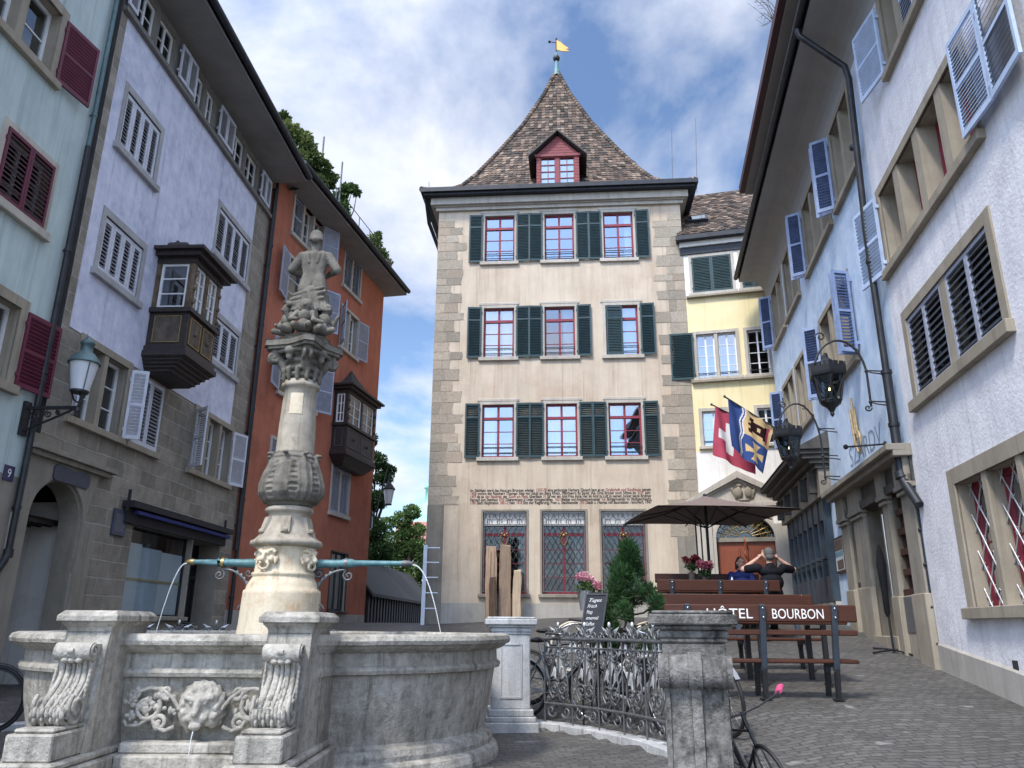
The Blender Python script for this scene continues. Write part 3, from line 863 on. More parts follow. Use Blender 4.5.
def window(parent, W, s0, s1, h0, h1, stone, frame, glass, lights=1, mull=0.13, fw=0.13, proud=0.025, rec=0.17, cols=2, rows=3, transom=None, sill=0.10,
           curtain=None, bars=0.055, mun=0.022, sillmat=None, rails=0, name='window', fw_top=None, dark_pane=None, lattice=None):
    ft = fw if fw_top is None else fw_top
    mb = MB(); F = W.fr()
    if fw > 0:
        mb.obox(F, s0 - fw, s0, h0, h1 + ft, -0.02, proud); mb.obox(F, s1, s1 + fw, h0, h1 + ft, -0.02, proud)
        mb.obox(F, s0, s1, h1, h1 + ft, -0.02, proud)
    else:
        mb.obox(F, s0, s0 + 0.012, h0, h1, -rec, -0.003)
    ls = (s1 - s0 - mull * (lights - 1)) / lights
    for i in range(1, lights):
        a = s0 + ls * i + mull * (i - 1)
        mb.obox(F, a, a + mull, h0, h1, -rec - 0.02, proud - 0.02)
    win = mb.build(name, stone, parent)
    if sill:
        sb = MB()
        sb.obox(F, s0 - fw - 0.05, s1 + fw + 0.05, h0 - sill, h0 - 0.002, -0.05, proud + 0.07)
        sb.obox(F, s0, s1, h0 - sill, h0 + 0.006, -rec - 0.04, -0.05)
        sb.build('sill', sillmat or stone, win, bevel=0.008)
    fb, pb, rb = MB(), MB(), MB()
    for i in range(lights):
        a = s0 + (ls + mull) * i; b = a + ls
        w0, w1 = -rec - 0.03, -rec + 0.03
        fb.obox(F, a, a + bars, h0, h1, w0, w1); fb.obox(F, b - bars, b, h0, h1, w0, w1)
        fb.obox(F, a + bars, b - bars, h0, h0 + bars * 1.2, w0, w1); fb.obox(F, a + bars, b - bars, h1 - bars, h1, w0, w1)
        htop = h1 - bars
        if transom:
            ht = h0 + (h1 - h0) * transom
            fb.obox(F, a + bars, b - bars, ht - bars * 0.7, ht + bars * 0.7, w0, w1 + 0.02)
            zones = [(h0 + bars * 1.2, ht - bars * 0.7, rows), (ht + bars * 0.7, htop, 1)]
        else: zones = [(h0 + bars * 1.2, htop, rows)]
        for z0, z1, rr in zones:
            for c in range(1, cols):
                x = a + bars + (b - a - 2 * bars) * c / cols
                k = bars * 0.6 if (cols == 2 or c * 2 == cols) else mun / 2
                fb.obox(F, x - k, x + k, z0, z1, w0 + 0.005, w1 - 0.005)
            for r_ in range(1, rr):
                z = z0 + (z1 - z0) * r_ / rr
                fb.obox(F, a + bars, b - bars, z - mun / 2, z + mun / 2, w0 + 0.012, w1 - 0.012)
        pb.quad(W.pt(a + bars * .5, h0 + bars * .5, -rec), W.pt(b - bars * .5, h0 + bars * .5, -rec), W.pt(b - bars * .5, h1 - bars * .5, -rec), W.pt(a + bars * .5, h1 - bars * .5, -rec))
        for k in range(rails):
            z = h0 + 0.16 + 0.18 * k
            rb.obox(F, a, b, z - 0.011, z + 0.011, -rec + 0.06, -rec + 0.082)
    fb.build('frame', frame, win)
    pb.build('pane', glass, win)
    if rails: rb.build('guard_rail', M['iron'], win)
    if curtain:
        cb = MB()
        for c0, c1 in curtain:
            n_ = max(4, int((c1 - c0) * (s1 - s0) / 0.035))
            x0, x1 = s0 + (s1 - s0) * c0, s0 + (s1 - s0) * c1
            P = []
            for k in range(n_ + 1):
                x = x0 + (x1 - x0) * k / n_
                oo = -rec - 0.14 + 0.025 * math.sin(k * 1.9) * (0.6 + 0.4 * math.sin(k * 0.7))
                P.append(W.pt(x, h0 + 0.03, oo)); P.append(W.pt(x, h1 - 0.02, oo))
            cb.add(P, [(2 * k, 2 * k + 2, 2 * k + 3, 2 * k + 1) for k in range(n_)], 0, True)
        cb.build('curtain', M['curtain'], win)
    return win

def pipe_part(parent, W, s, h0, h1, o, r, mat, name='drainpipe', bands=2.4):
    mb = MB()
    mb.tube([W.pt(s, h0, o), W.pt(s, (h0 + h1) / 2, o), W.pt(s, h1, o)], r, 10)
    z = h0 + 0.6
    while z < h1:
        mb.tube([W.pt(s, z, o), W.pt(s, z + 0.05, o)], r * 1.25, 10)
        mb.obox(W.fr(s, z, 0), -0.012, 0.012, 0.01, 0.04, -0.02, o)
        z += bands
    return mb.build(name, mat, parent)

# ================================================================== the lavender house (left)
LV = thing('town_house', 'lavender plastered house with white shutters, stone ground floor and a dark wooden bay', 'house', LW.pt(15, 0.7, -3))
LV0, LV1 = 11.42, 19.30
PL0, PL1 = 11.62, 18.35          # plaster between the corner stones
HB, HT, EAV = -0.3, 13.78, 13.78
HP = 6.31                        # foot of the plaster
holes = []
def lp(xa, ya, xb, yb, W=LW, o=0.0):
    a, b = W.px(xa, ya, o), W.px(xb, yb, o)
    return (min(a[0], b[0]), max(a[0], b[0]), min(a[1], b[1]), max(a[1], b[1]))
A1 = lp(128, 90.6, 152.3, 183); A2 = lp(219.7, 209.4, 244.7, 286); B1 = lp(106, 215, 135, 300)
A2 = (A2[0], A2[1], A1[2], A1[3]); B2 = (A2[0], A2[1], B1[2], B1[3])
C5 = lp(84.4, 342, 117, 437); C6 = lp(137.5, 377, 153, 452); C7 = lp(196.5, 414, 225.6, 487)
C6 = (C6[0], C6[1], C5[2], C5[3]); C7 = (C7[0], C7[1], C5[2], C5[3])
DO = (LW.px(8, 618)[0], LW.px(72, 560)[0]); DH = LW.px(62, 482.5)[1]
SH = (LW.px(128, 560)[0], LW.px(187.5, 580)[0]); SHB = LW.px(185, 617)[1]; SHT = LW.px(135, 528)[1] + 0.05
SD = (SH[1] + 0.05, LW.px(216, 580)[0])
strip = []
for a, b in ((11.75, 13.42), (14.22, 15.46), (16.38, 18.26)):
    m = (a + b) / 2
    strip += [(a + 0.10, m - 0.07, 12.80, 13.62), (m + 0.07, b - 0.10, 12.80, 13.62)]
W_dim = M['glass_dim']
holes = [A1, A2, B1, B2, C5, C6, C7] + strip + [(DO[0], DO[1], 0.2, DH, 0.35), (SH[0], SH[1], SHB, SHT, 0.25), (SD[0], SD[1], 0.5, SHT, 0.6)]
mb = MB()
def lvmat(s, h):
    if h > 12.70: return 2
    if h > HP and PL0 < s < PL1: return 0
    return 1
wall_mesh(mb, LW, LV0, LV1, HB, HT, holes, lvmat, 0.32, 3, (PL0, PL1), (HP, 12.70))
shell(mb, LW, LV0, LV1, HB, HT, 7, 4)
# spandrels of the arched doorway
ac, ar = (DO[0] + DO[1]) / 2, (DO[1] - DO[0]) / 2
hs = DH - ar * 0.96
arc = [(ac - ar * math.cos(math.pi * k / 20), hs + (DH - hs) * math.sin(math.pi * k / 20)) for k in range(21)]
for (x0, y0), (x1, y1) in zip(arc, arc[1:]):
    mb.quad(LW.pt(x0, y0), LW.pt(x1, y1), LW.pt(x1, DH), LW.pt(x0, DH), 3)
    mb.quad(LW.pt(x0, y0), LW.pt(x0, y0, -0.35), LW.pt(x1, y1, -0.35), LW.pt(x1, y1), 3)
# plaster stands a little proud of the stone: a lip along its foot and sides
lip = MB()
lip.obox(LW.fr(), PL0, PL1, HP - 0.004, HP + 0.02, -0.01, 0.012)
mb.build('wall', [M['lavender'], M['molasse'], M['graywood'], M['sand_grey'], M['inner']], LV, uvf=wall_uv(LW))
lip.build('plaster_edge', M['lavender'], LV)
mb = MB()
mb.obox(LW.fr(), LV0, LV1, 12.62, 12.72, -0.02, 0.10)
mb.build('ledge', M['graywood'], LV)
for q, nm in ((A1, 0), (A2, 0), (B1, 0), (B2, 0)):
    wn_ = window(LV, LW, *q, M['grey_frame'], M['whiteframe'], W_dim, 1, fw=0.11, fw_top=0.14, proud=0.02, rec=0.2, sill=0.13)
    wdt = (q[1] - q[0]) / 4
    for i in range(4):
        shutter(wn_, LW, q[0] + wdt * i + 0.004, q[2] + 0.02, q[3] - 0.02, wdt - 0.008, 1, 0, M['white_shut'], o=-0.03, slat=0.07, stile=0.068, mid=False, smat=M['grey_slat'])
w5 = window(LV, LW, *C5, M['sand'], M['whiteframe'], M['glass'], 2, mull=0.13, fw=0.13, rec=0.2, sill=0.12, cols=1, rows=3)
shutter(w5, LW, C5[0] - 0.06, C5[2], C5[3], 0.50, 1, 140, M['white_shut'], slat=0.06)
shutter(w5, LW, C5[1] + 0.10, C5[2], C5[3], 0.30, -1, 112, M['white_shut'], slat=0.06)
w6 = window(LV, LW, *C6, M['sand'], M['whiteframe'], W_dim, 2, mull=0.06, fw=0.08, rec=0.2, sill=0.12, cols=1)
hw = (C6[1] - C6[0]) / 2
for i in range(2): shutter(w6, LW, C6[0] + hw * i + 0.004, C6[2], C6[3], hw - 0.008, 1, 0, M['white_shut'], o=0.045, slat=0.07, stile=0.06, mid=False, smat=M['grey_slat'])
w7 = window(LV, LW, *C7, M['sand'], M['whiteframe'], M['glass'], 3, mull=0.12, fw=0.12, rec=0.2, sill=0.12, cols=1, rows=3)
shutter(w7, LW, C7[0] - 0.06, C7[2], C7[3], 0.50, 1, 128, M['white_shut'], slat=0.05)
shutter(w7, LW, C7[1] + 0.04, C7[2], C7[3], 0.50, -1, 160, M['white_shut'], slat=0.05)
for q in strip:
    window(LV, LW, *q, M['graywood'], M['whiteframe'], M['glass_dim'], 1, fw=0, rec=0.10, sill=0, cols=2, rows=2)
for a, b in ((11.30, 11.68), (13.46, 14.20), (15.50, 16.35), (18.30, 18.98)):
    m = (a + b) / 2
    if a > 12: shutter(LV, LW, a, 12.76, 13.60, m - a - 0.01, 1, 0, M['white_shut'], o=0.10, slat=0.05, mid=False)
    shutter(LV, LW, m + 0.01 if a > 12 else a + 0.12, 12.76, 13.60, (b - m - 0.01) if a > 12 else 0.32, 1, 0, M['white_shut'], o=0.10, slat=0.05, mid=False)
# doorway: surround with a cornice, deep porch with a dark door
mb = MB()
F = LW.fr()
mb.obox(F, DO[0] - 0.42, DO[0] - 0.05, HB, hs, -0.02, 0.05); mb.obox(F, DO[1] + 0.05, DO[1] + 0.42, HB, hs, -0.02, 0.05)
pts_o = [(ac - (ar + 0.42) * math.cos(math.pi * k / 20), hs) for k in range(21)]
top = DH + 0.62
for (x0, y0), (x1, y1) in zip(arc, arc[1:]):
    f = lambda x, y: (ac + (x - ac) * (ar + 0.05) / ar, hs + (y - hs) * (ar + 0.05) / ar)
    a_, b_ = f(x0, y0), f(x1, y1)
    ex = lambda x: ac + (x - ac) * (ar + 0.42) / (ar + 0.05)
    mb.quad(LW.pt(a_[0], a_[1], 0.05), LW.pt(b_[0], b_[1], 0.05), LW.pt(ex(b_[0]), top, 0.05), LW.pt(ex(a_[0]), top, 0.05))
    mb.quad(LW.pt(a_[0], a_[1], 0.05), LW.pt(a_[0], a_[1], -0.02), LW.pt(b_[0], b_[1], -0.02), LW.pt(b_[0], b_[1], 0.05))
mb.quad(LW.pt(ac - ar - 0.42, hs, 0.05), LW.pt(ac - ar - 0.05, hs, 0.05), LW.pt(ac - ar - 0.42, top, 0.05), LW.pt(ac - ar - 0.42, hs + 0.01, 0.05))
ch = LW.px(80, 464)[1]
mb.obox(F, DO[0] - 0.40, DO[1] + 0.62, ch - 0.03, ch + 0.05, 0, 0.20)
mb.obox(F, DO[0] - 0.34, DO[1] + 0.56, ch - 0.11, ch - 0.03, 0, 0.13)
dp = mb.build('door_surround', M['sand_grey'], LV, bevel=0.006)
mb = MB()
x0, x1 = DO[0] - 0.3, DO[1] + 0.25
mb.quad(LW.pt(x0, 0.1, -1.5), LW.pt(x1, 0.1, -1.5), LW.pt(x1, 3.6, -1.5), LW.pt(x0, 3.6, -1.5), 0)
mb.quad(LW.pt(x1, 0.1, -1.5), LW.pt(x1, 0.1, -0.35), LW.pt(x1, 3.6, -0.35), LW.pt(x1, 3.6, -1.5), 0)
mb.quad(LW.pt(x0, 0.1, -0.35), LW.pt(x0, 0.1, -1.5), LW.pt(x0, 3.6, -1.5), LW.pt(x0, 3.6, -0.35), 0)
mb.build('porch', [M['offwhite']], LV)
mb = MB()
mb.quad(LW.pt(x0, 3.25, -0.35), LW.pt(x1, 3.25, -0.35), LW.pt(x1, 3.25, -1.5), LW.pt(x0, 3.25, -1.5))
for k in range(6):
    o = -0.45 - 0.19 * k
    mb.obox(LW.fr(), x0, x1, 3.17, 3.25, o - 0.03, o + 0.03)
mb.build('porch_ceiling', M['dark_wood'], LV)
mb = MB()
mb.obox(LW.fr(), x0 + 0.05, x0 + 0.75, 0.3, 2.75, -1.46, -1.40); mb.obox(LW.fr(), x0 + 0.02, x0 + 0.10, 0.3, 2.8, -1.44, -1.34)
mb.obox(LW.fr(), x0 + 0.70, x0 + 0.78, 0.3, 2.8, -1.44, -1.34); mb.obox(LW.fr(), x0 + 0.62, x0 + 0.66, 1.5, 1.7, -1.40, -1.33)
mb.build('door', M['dark_wood'], LV)
# shop window papered from inside, with the folded awning above
wn_ = window(LV, LW, SH[0], SH[1], SHB, SHT, M['sand_grey'], M['iron'], M['glass_clear'], 1, fw=0.0, rec=0.15, cols=1, rows=1, sill=0.08, bars=0.03)
mb = MB()
pp0, pp1 = LW.px(133, 541)[1], SHB
a, b = SH[0], SH[1]; m1 = a + (b - a) * 0.30; m2 = a + (b - a) * 0.62
mb.quad(LW.pt(a, SHB, -0.17), LW.pt(m1, SHB, -0.17), LW.pt(m1, pp0, -0.17), LW.pt(a, pp0, -0.17), 1)
mb.quad(LW.pt(m1, SHB, -0.172), LW.pt(m2, SHB, -0.172), LW.pt(m2, pp0 - .05, -0.172), LW.pt(m1, pp0 - .05, -0.172), 0)
mb.quad(LW.pt(m2, SHB, -0.17), LW.pt(b, SHB, -0.17), LW.pt(b, pp0 - .08, -0.17), LW.pt(m2, pp0 - .08, -0.17), 1)
hm = SHB + (pp0 - SHB) * 0.5
mb.obox(LW.fr(), a, b, hm - 0.02, hm + 0.025, -0.168, -0.155, 2)
mb.build('window_paper', [M['paper'], M['paper_pale'], M['yellow_tape']], wn_)
mb = MB()
aw = [LW.px(128.7, 503, 0.12), LW.px(228, 536, 0.12)]
ah = (aw[0][1] + aw[1][1]) / 2
mb.obox(LW.fr(), aw[0][0], aw[1][0], ah - 0.02, ah + 0.10, 0.0, 0.24)
mb.obox(LW.fr(), aw[0][0] + 0.05, aw[1][0] - 0.05, ah - 0.30, ah - 0.05, 0.02, 0.10)
mb.obox(LW.fr(), aw[0][0] - 0.03, aw[0][0] + 0.02, ah - 0.1, ah + 0.30, 0.10, 0.14)
mb.obox(LW.fr(), aw[1][0] - 0.25, aw[1][0] - 0.20, ah - 0.1, ah + 0.30, 0.10, 0.14)
awn = mb.build('awning', M['awning'], LV)
mb = MB()
mb.obox(LW.fr(), aw[0][0] + 0.25, aw[1][0] - 0.05, ah - 0.12, ah - 0.055, 0.11, 0.20)
mb.build('awning_valance', M['awning_blue'], awn)
mb = MB()
mb.quad(LW.pt(SD[0], 0.5, -0.55), LW.pt(SD[1], 0.5, -0.55), LW.pt(SD[1], SHT, -0.55), LW.pt(SD[0], SHT, -0.55))
mb.obox(LW.fr(), SD[0], SD[0] + 0.06, 0.6, SHT, -0.56, -0.50); mb.obox(LW.fr(), SD[1] - 0.06, SD[1], 0.6, SHT, -0.56, -0.50)
mb.obox(LW.fr(), SD[0] + 0.06, SD[1] - 0.06, 2.6, 2.68, -0.56, -0.50)
mb.build('shop_door', M['iron'], LV)
# eaves and roof
def eaves(root, W, s0, s1, h, ov, soffit, fascia=0.16, slope=0.75, rise=4.0, gut=0.085, cove=0.0, e0=0.0, e1=0.0, tilemat=None):
    mb = MB()
    if cove:
        prof = [(0.0, h - cove)] + [(ov * (1 - math.cos(t)) * 0.55, h - cove + cove * math.sin(t)) for t in [R(15 * k) for k in range(1, 7)]] + [(ov, h)]
        for (a, z0), (b, z1) in zip(prof, prof[1:]):
            mb.quad(W.pt(s0, z0, a), W.pt(s1, z0, a), W.pt(s1, z1, b), W.pt(s0, z1, b))
        for s in (s0, s1):
            P = [W.pt(s, z, a) for a, z in prof] + [W.pt(s, h + 0.2, 0)]
            mb.add(P, [tuple(range(len(P)))])
    else:
        mb.obox(W.fr(), s0, s1, h, h + 0.05, -0.1, ov)
    so = mb.build('soffit', soffit, root)
    mb = MB()
    mb.obox(W.fr(), s0, s1, h + 0.05, h + fascia + 0.05, ov - 0.06, ov)
    mb.build('fascia', M['gutter'], root)
    mb = MB()
    n_ = 8
    P0 = [W.pt(s0, h + 0.14 + gut * 0.1, ov + gut), W.pt(s1, h + 0.14 + gut * 0.1, ov + gut)]
    mb.tube([P0[0], (P0[0] + P0[1]) / 2, P0[1]], gut, 10)
    mb.build('gutter', M['gutter'], root)
    mb = MB()
    L = rise / slope
    a, b = W.pt(s0, h + fascia + 0.06, ov + 0.04), W.pt(s1, h + fascia + 0.06, ov + 0.04)
    c, d = W.pt(s1, h + fascia + rise, ov - L), W.pt(s0, h + fascia + rise, ov - L)
    up = Vector((0, 0, 0.1))
    mb.add([a, b, c, d, a + up, b + up, c + up, d + up], [(3, 2, 1, 0), (4, 5, 6, 7), (0, 1, 5, 4), (1, 2, 6, 5), (2, 3, 7, 6), (3, 0, 4, 7)])
    # gable fillings
    for s in (s0, s1):
        mb.add([W.pt(s, h + 0.05, ov - 0.06), W.pt(s, h + 0.05, ov - L), W.pt(s, h + fascia + rise, ov - L), W.pt(s, h + fascia + 0.06, ov - 0.06)], [(0, 1, 2, 3)])
    mb.build('roof', tilemat or M['shed_roof'], root)
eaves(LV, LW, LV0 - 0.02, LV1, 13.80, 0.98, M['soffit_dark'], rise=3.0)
pipe_part(LV, LW, LW.px(252, 370)[0], 3.35, 13.6, 0.10, 0.05, M['pipe'])

# the lavender house's wooden bay
OS0 = LW.px(152, 300)[0]
oo, _h = LW.at_s(190, 305, OS0)
OO = oo
OS1 = LW.px(216, 330, OO)[0]
OHs = LW.px(200, 318, OO)[1]; OHp = LW.px(215, 358, OO)[1]; 
_, OHr = LW.at_s(190, 262, OS0)
_, OHw = LW.at_s(188, 311, OS0)
_, OHb = LW.at_s(180, 348, OS0)
_, OHd = LW.at_s(172, 372, OS0)
def oriel(root, W, s0, s1, o, hr, hw_, hb, hd, wood_, post, panel, roofmat, nwin=2, dome=True, side_cols=1, rows=3, dark=None):
    mb = MB(); F = W.fr()
    mb.obox(F, s0, s1, hb, hw_, 0, o)                                  # parapet
    mb.obox(F, s0 - 0.07, s1 + 0.07, hw_ - 0.03, hw_ + 0.07, 0, o + 0.07)
    mb.obox(F, s0 - 0.05, s1 + 0.05, hb - 0.06, hb + 0.05, 0, o + 0.05)
    mb.obox(F, s0 - 0.09, s1 + 0.09, hb - 0.16, hb - 0.06, 0, o + 0.09)
    # tapering underside
    n_ = 5
    prev = (s0 - 0.09, s1 + 0.09, o + 0.09, hb - 0.16)
    for k in range(1, n_ + 1):
        t = k / n_
        a = 1 - 0.42 * t * t
        cur = ((s0 + s1) / 2 - (s1 - s0 + 0.12) / 2 * (1 - 0.30 * t), (s0 + s1) / 2 + (s1 - s0 + 0.12) / 2 * (1 - 0.30 * t), (o + 0.05) * (1 - 0.45 * t), hb - 0.16 - (hb - 0.16 - hd) * t)
        P = []
        for q in (prev, cur): P += [W.pt(q[0], q[3], 0), W.pt(q[0], q[3], q[2]), W.pt(q[1], q[3], q[2]), W.pt(q[1], q[3], 0)]
        mb.add(P, [(0, 1, 5, 4), (1, 2, 6, 5), (2, 3, 7, 6)] + ([(4, 5, 6, 7)] if k == n_ else []))
        if k < n_: mb.obox(F, cur[0] - 0.015, cur[1] + 0.015, cur[3] - 0.02, cur[3] + 0.02, 0, cur[2] + 0.015)
        prev = cur
    body = mb.build('bay', wood_, root, bevel=0.006)
    # panels with raised frames
    pm = MB(); km = MB()
    def panel_(fr, u0, u1, v0, v1):
        pm.obox(fr, u0, u1, v0, v1, -0.005, 0.008)
        km.obox(fr, u0, u1, v0, v0 + 0.018, 0.004, 0.022); km.obox(fr, u0, u1, v1 - 0.018, v1, 0.004, 0.022)
        km.obox(fr, u0, u0 + 0.018, v0 + 0.018, v1 - 0.018, 0.004, 0.022); km.obox(fr, u1 - 0.018, u1, v0 + 0.018, v1 - 0.018, 0.004, 0.022)
    v0, v1 = hb + 0.12, hw_ - 0.10
    frn = (W.pt(s0, 0, 0), W.n.copy(), Vector((0, 0, 1)), -W.d)
    frf = (W.pt(0, 0, o), W.d.copy(), Vector((0, 0, 1)), W.n.copy())
    frb = (W.pt(s1, 0, 0), W.n.copy(), Vector((0, 0, 1)), W.d.copy())
    panel_(frn, 0.12, o - 0.12, v0, v1)
    for k in range(nwin):
        a = s0 + 0.10 + (s1 - s0 - 0.12) * k / nwin; b = a + (s1 - s0 - 0.12) / nwin - 0.10
        panel_(frf, a, b, v0, v1)
        pm.ball(W.pt((a + b) / 2, (v0 + v1) / 2, o + 0.02), 0.05, 8)
    pm.build('panel', panel, body); km.build('panel_moulding', M['brass'] if dark is None else dark, body)
    # posts
    hr0 = hr - 0.02
    for s in (s0, s1):
        pb = MB()
        sg = 1 if s == s0 else -1
        pb.obox(F, min(s, s + sg * 0.13), max(s, s + sg * 0.13), hw_ + 0.07, hr0, o - 0.13, o)
        for z in (0.22, 0.5, 0.78): pb.ball(W.pt(s + sg * 0.065, hw_ + (hr0 - hw_) * z, o + 0.0), 0.06, 8)
        pb.build('post', post, root, bevel=0.01)
        pb = MB(); pb.obox(F, min(s, s + sg * 0.10), max(s, s + sg * 0.10), hw_ + 0.07, hr0, 0, 0.08); pb.build('post', post, root)
    for k in range(1, nwin):
        s = s0 + (s1 - s0) * k / nwin; pb = MB()
        pb.obox(F, s - 0.06, s + 0.06, hw_ + 0.07, hr0, o - 0.12, o); pb.build('post', post, root, bevel=0.01)
    # casements
    def casement(fr, u0, u1, v0, v1, cols, rows_):
        fb = MB(); gb = MB()
        fb.obox(fr, u0, u0 + 0.05, v0, v1, -0.09, -0.04); fb.obox(fr, u1 - 0.05, u1, v0, v1, -0.09, -0.04)
        fb.obox(fr, u0 + 0.05, u1 - 0.05, v0, v0 + 0.06, -0.09, -0.04); fb.obox(fr, u0 + 0.05, u1 - 0.05, v1 - 0.05, v1, -0.09, -0.04)
        for c in range(1, cols):
            u = u0 + (u1 - u0) * c / cols; fb.obox(fr, u - 0.018, u + 0.018, v0 + 0.06, v1 - 0.05, -0.085, -0.045)
        for r_ in range(1, rows_):
            v = v0 + (v1 - v0) * r_ / rows_; fb.obox(fr, u0 + 0.05, u1 - 0.05, v - 0.013, v + 0.013, -0.08, -0.05)
        O, a, b, c = fr
        gb.add([O + a * u + b * v + c * -0.065 for u, v in ((u0, v0), (u1, v0), (u1, v1), (u0, v1))], [(0, 1, 2, 3)])
        f_ = fb.build('casement', M['whiteframe'], root); gb.build('pane', M['glass'], f_)
    casement(frn, 0.09, o - 0.13, hw_ + 0.08, hr0, side_cols, rows)
    for k in range(nwin):
        a = s0 + (s1 - s0) * k / nwin + (0.13 if k == 0 else 0.06); b = s0 + (s1 - s0) * (k + 1) / nwin - (0.13 if k == nwin - 1 else 0.06)
        casement(frf, a, b, hw_ + 0.08, hr0, 2, rows)
    casement(frb, 0.09, o - 0.13, hw_ + 0.08, hr0, side_cols, rows)
    # roof
    rb = MB()
    rb.obox(F, s0 - 0.02, s1 + 0.02, hr - 0.02, hr + 0.10, 0, o + 0.02)
    rb.obox(F, s0 - 0.14, s1 + 0.14, hr + 0.10, hr + 0.20, 0, o + 0.14)
    rb.obox(F, s0 - 0.24, s1 + 0.24, hr + 0.20, hr + 0.27, 0, o + 0.24)
    c0 = [W.pt(s0 - 0.24, hr + 0.27, 0), W.pt(s0 - 0.24, hr + 0.27, o + 0.24), W.pt(s1 + 0.24, hr + 0.27, o + 0.24), W.pt(s1 + 0.24, hr + 0.27, 0)]
    mid_ = (s0 + s1) / 2; wq = (s1 - s0) * 0.25
    if dome:
        prev = c0
        for t, z in ((0.35, 0.10), (0.5, 0.20), (0.62, 0.34), (0.74, 0.40), (0.84, 0.42), (0.92, 0.50), (0.985, 0.56)):
            cur = [W.pt(mid_ - (s1 - s0 + 0.48) / 2 * (1 - t), hr + 0.27 + z, 0), W.pt(mid_ - (s1 - s0 + 0.48) / 2 * (1 - t), hr + 0.27 + z, (o + 0.24) * (1 - t)), W.pt(mid_ + (s1 - s0 + 0.48) / 2 * (1 - t), hr + 0.27 + z, (o + 0.24) * (1 - t)), W.pt(mid_ + (s1 - s0 + 0.48) / 2 * (1 - t), hr + 0.27 + z, 0)]
            rb.add(prev + cur, [(0, 1, 5, 4), (1, 2, 6, 5), (2, 3, 7, 6)], 1); prev = cur
        rb.add(prev, [(0, 1, 2, 3)], 1)
    else:
        prev = c0
        for t, z in ((0.25, 0.10), (0.5, 0.26), (0.8, 0.62), (0.99, 0.9)):
            cur = [W.pt(mid_ - (s1 - s0 + 0.48) / 2 * (1 - t), hr + 0.27 + z, 0), W.pt(mid_ - (s1 - s0 + 0.48) / 2 * (1 - t), hr + 0.27 + z, (o + 0.24) * (1 - t)), W.pt(mid_ + (s1 - s0 + 0.48) / 2 * (1 - t), hr + 0.27 + z, (o + 0.24) * (1 - t)), W.pt(mid_ + (s1 - s0 + 0.48) / 2 * (1 - t), hr + 0.27 + z, 0)]
            rb.add(prev + cur, [(0, 1, 5, 4), (1, 2, 6, 5), (2, 3, 7, 6)], 1); prev = cur
        rb.add(prev, [(0, 1, 2, 3)], 1)
    rb.build('bay_roof', [wood_, roofmat], root)
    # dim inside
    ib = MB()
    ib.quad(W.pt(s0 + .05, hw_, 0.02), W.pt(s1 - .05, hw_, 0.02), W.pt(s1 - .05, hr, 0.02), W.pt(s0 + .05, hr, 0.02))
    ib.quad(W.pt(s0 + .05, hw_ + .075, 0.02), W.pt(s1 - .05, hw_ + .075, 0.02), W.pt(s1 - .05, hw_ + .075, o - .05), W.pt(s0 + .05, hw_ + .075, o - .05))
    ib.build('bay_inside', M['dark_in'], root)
oriel(LV, LW, OS0, OS1, OO, OHr, OHw, OHb, OHd, M['dark_wood'], M['oriel_post'], M['oriel_panel'], M['shed_roof'])
# plaque and number on its wall
q = lp(54, 470, 89, 483, o=0.06)
nb = thing('inscription_plaque', 'dark oblong plaque with shaped ends above the arched doorway', 'plaque', LW.pt((q[0] + q[1]) / 2, q[2], 0.05))
mb = MB()
vm = LW.px(71, 476.5, 0.06)[1]; u0, u1, v0, v1 = q[0], q[1], vm - 0.13, vm + 0.13
sh = [(u0, v0 + 0.05), (u0 + 0.05, v0), (u1 - 0.05, v0), (u1, v0 + 0.05), (u1, v1 - 0.05), (u1 - 0.07, v1), ((u0 + u1) / 2 + 0.1, v1 - 0.02), ((u0 + u1) / 2, v1 - 0.035), ((u0 + u1) / 2 - 0.1, v1 - 0.02), (u0 + 0.07, v1), (u0, v1 - 0.05)]
mb.prism(LW.fr(), sh, 0.045, 0.075)
mb.build('plate', M['slate'], nb)
q = lp(113.5, 508, 122, 537)
pq = thing('wall_plaque', 'tall blue-grey slate plaque with engraved lines beside the shop window', 'plaque', LW.pt((q[0] + q[1]) / 2, q[2], 0))
mb = MB(); mb.obox(LW.fr(), q[0], q[1], q[2], q[3], 0.004, 0.05); mb.build('plate', M['slate'], pq, bevel=0.006)
mb = MB()
for k in range(9):
    z = q[3] - 0.10 - k * (q[3] - q[2] - 0.16) / 9
    mb.obox(LW.fr(), q[0] + 0.05, q[1] - 0.05 - 0.06 * (k % 3 == 1), z - 0.012, z + 0.012, 0.049, 0.0525)
mb.build('engraving', M['slate_text'], pq)
def numsign(name, label, px, py, W, body, mat, sz=0.24):
    s, h = W.px(px, py)
    t = thing(name, label, 'house number', W.pt(s, h - sz / 2, 0))
    mb = MB(); mb.obox(W.fr(), s - sz / 2, s + sz / 2, h - sz / 2, h + sz / 2, 0.003, 0.02); mb.build('plate', mat, t, bevel=0.004)
    mb = MB()
    text_mb(mb, (W.pt(s, h - 0.062, 0.021), W.d.copy(), Vector((0, 0, 1)), W.n.copy()), body, 0.18, ext=0.002, align='CENTER')
    mb.build('numeral', M['white_text'], t)
numsign('number_sign', 'small pale blue house number 11 beside the arched doorway', 29, 483, LW, '11', M['enamel_b'], 0.22)

# ================================================================== the mint green house
GV = thing('town_house', 'mint green plastered house with maroon shutters at the left edge', 'house', LW.pt(8, 0.4, -3))
G0, G1 = 2.0, 11.20
ghl = LW.px(20, 478)[1]
g1 = lp(0, 10, 49, 72); gq1 = (LW.px(25, 45)[0] , LW.px(47, 20)[0] , LW.px(40, 65)[1], LW.px(40, 10)[1])
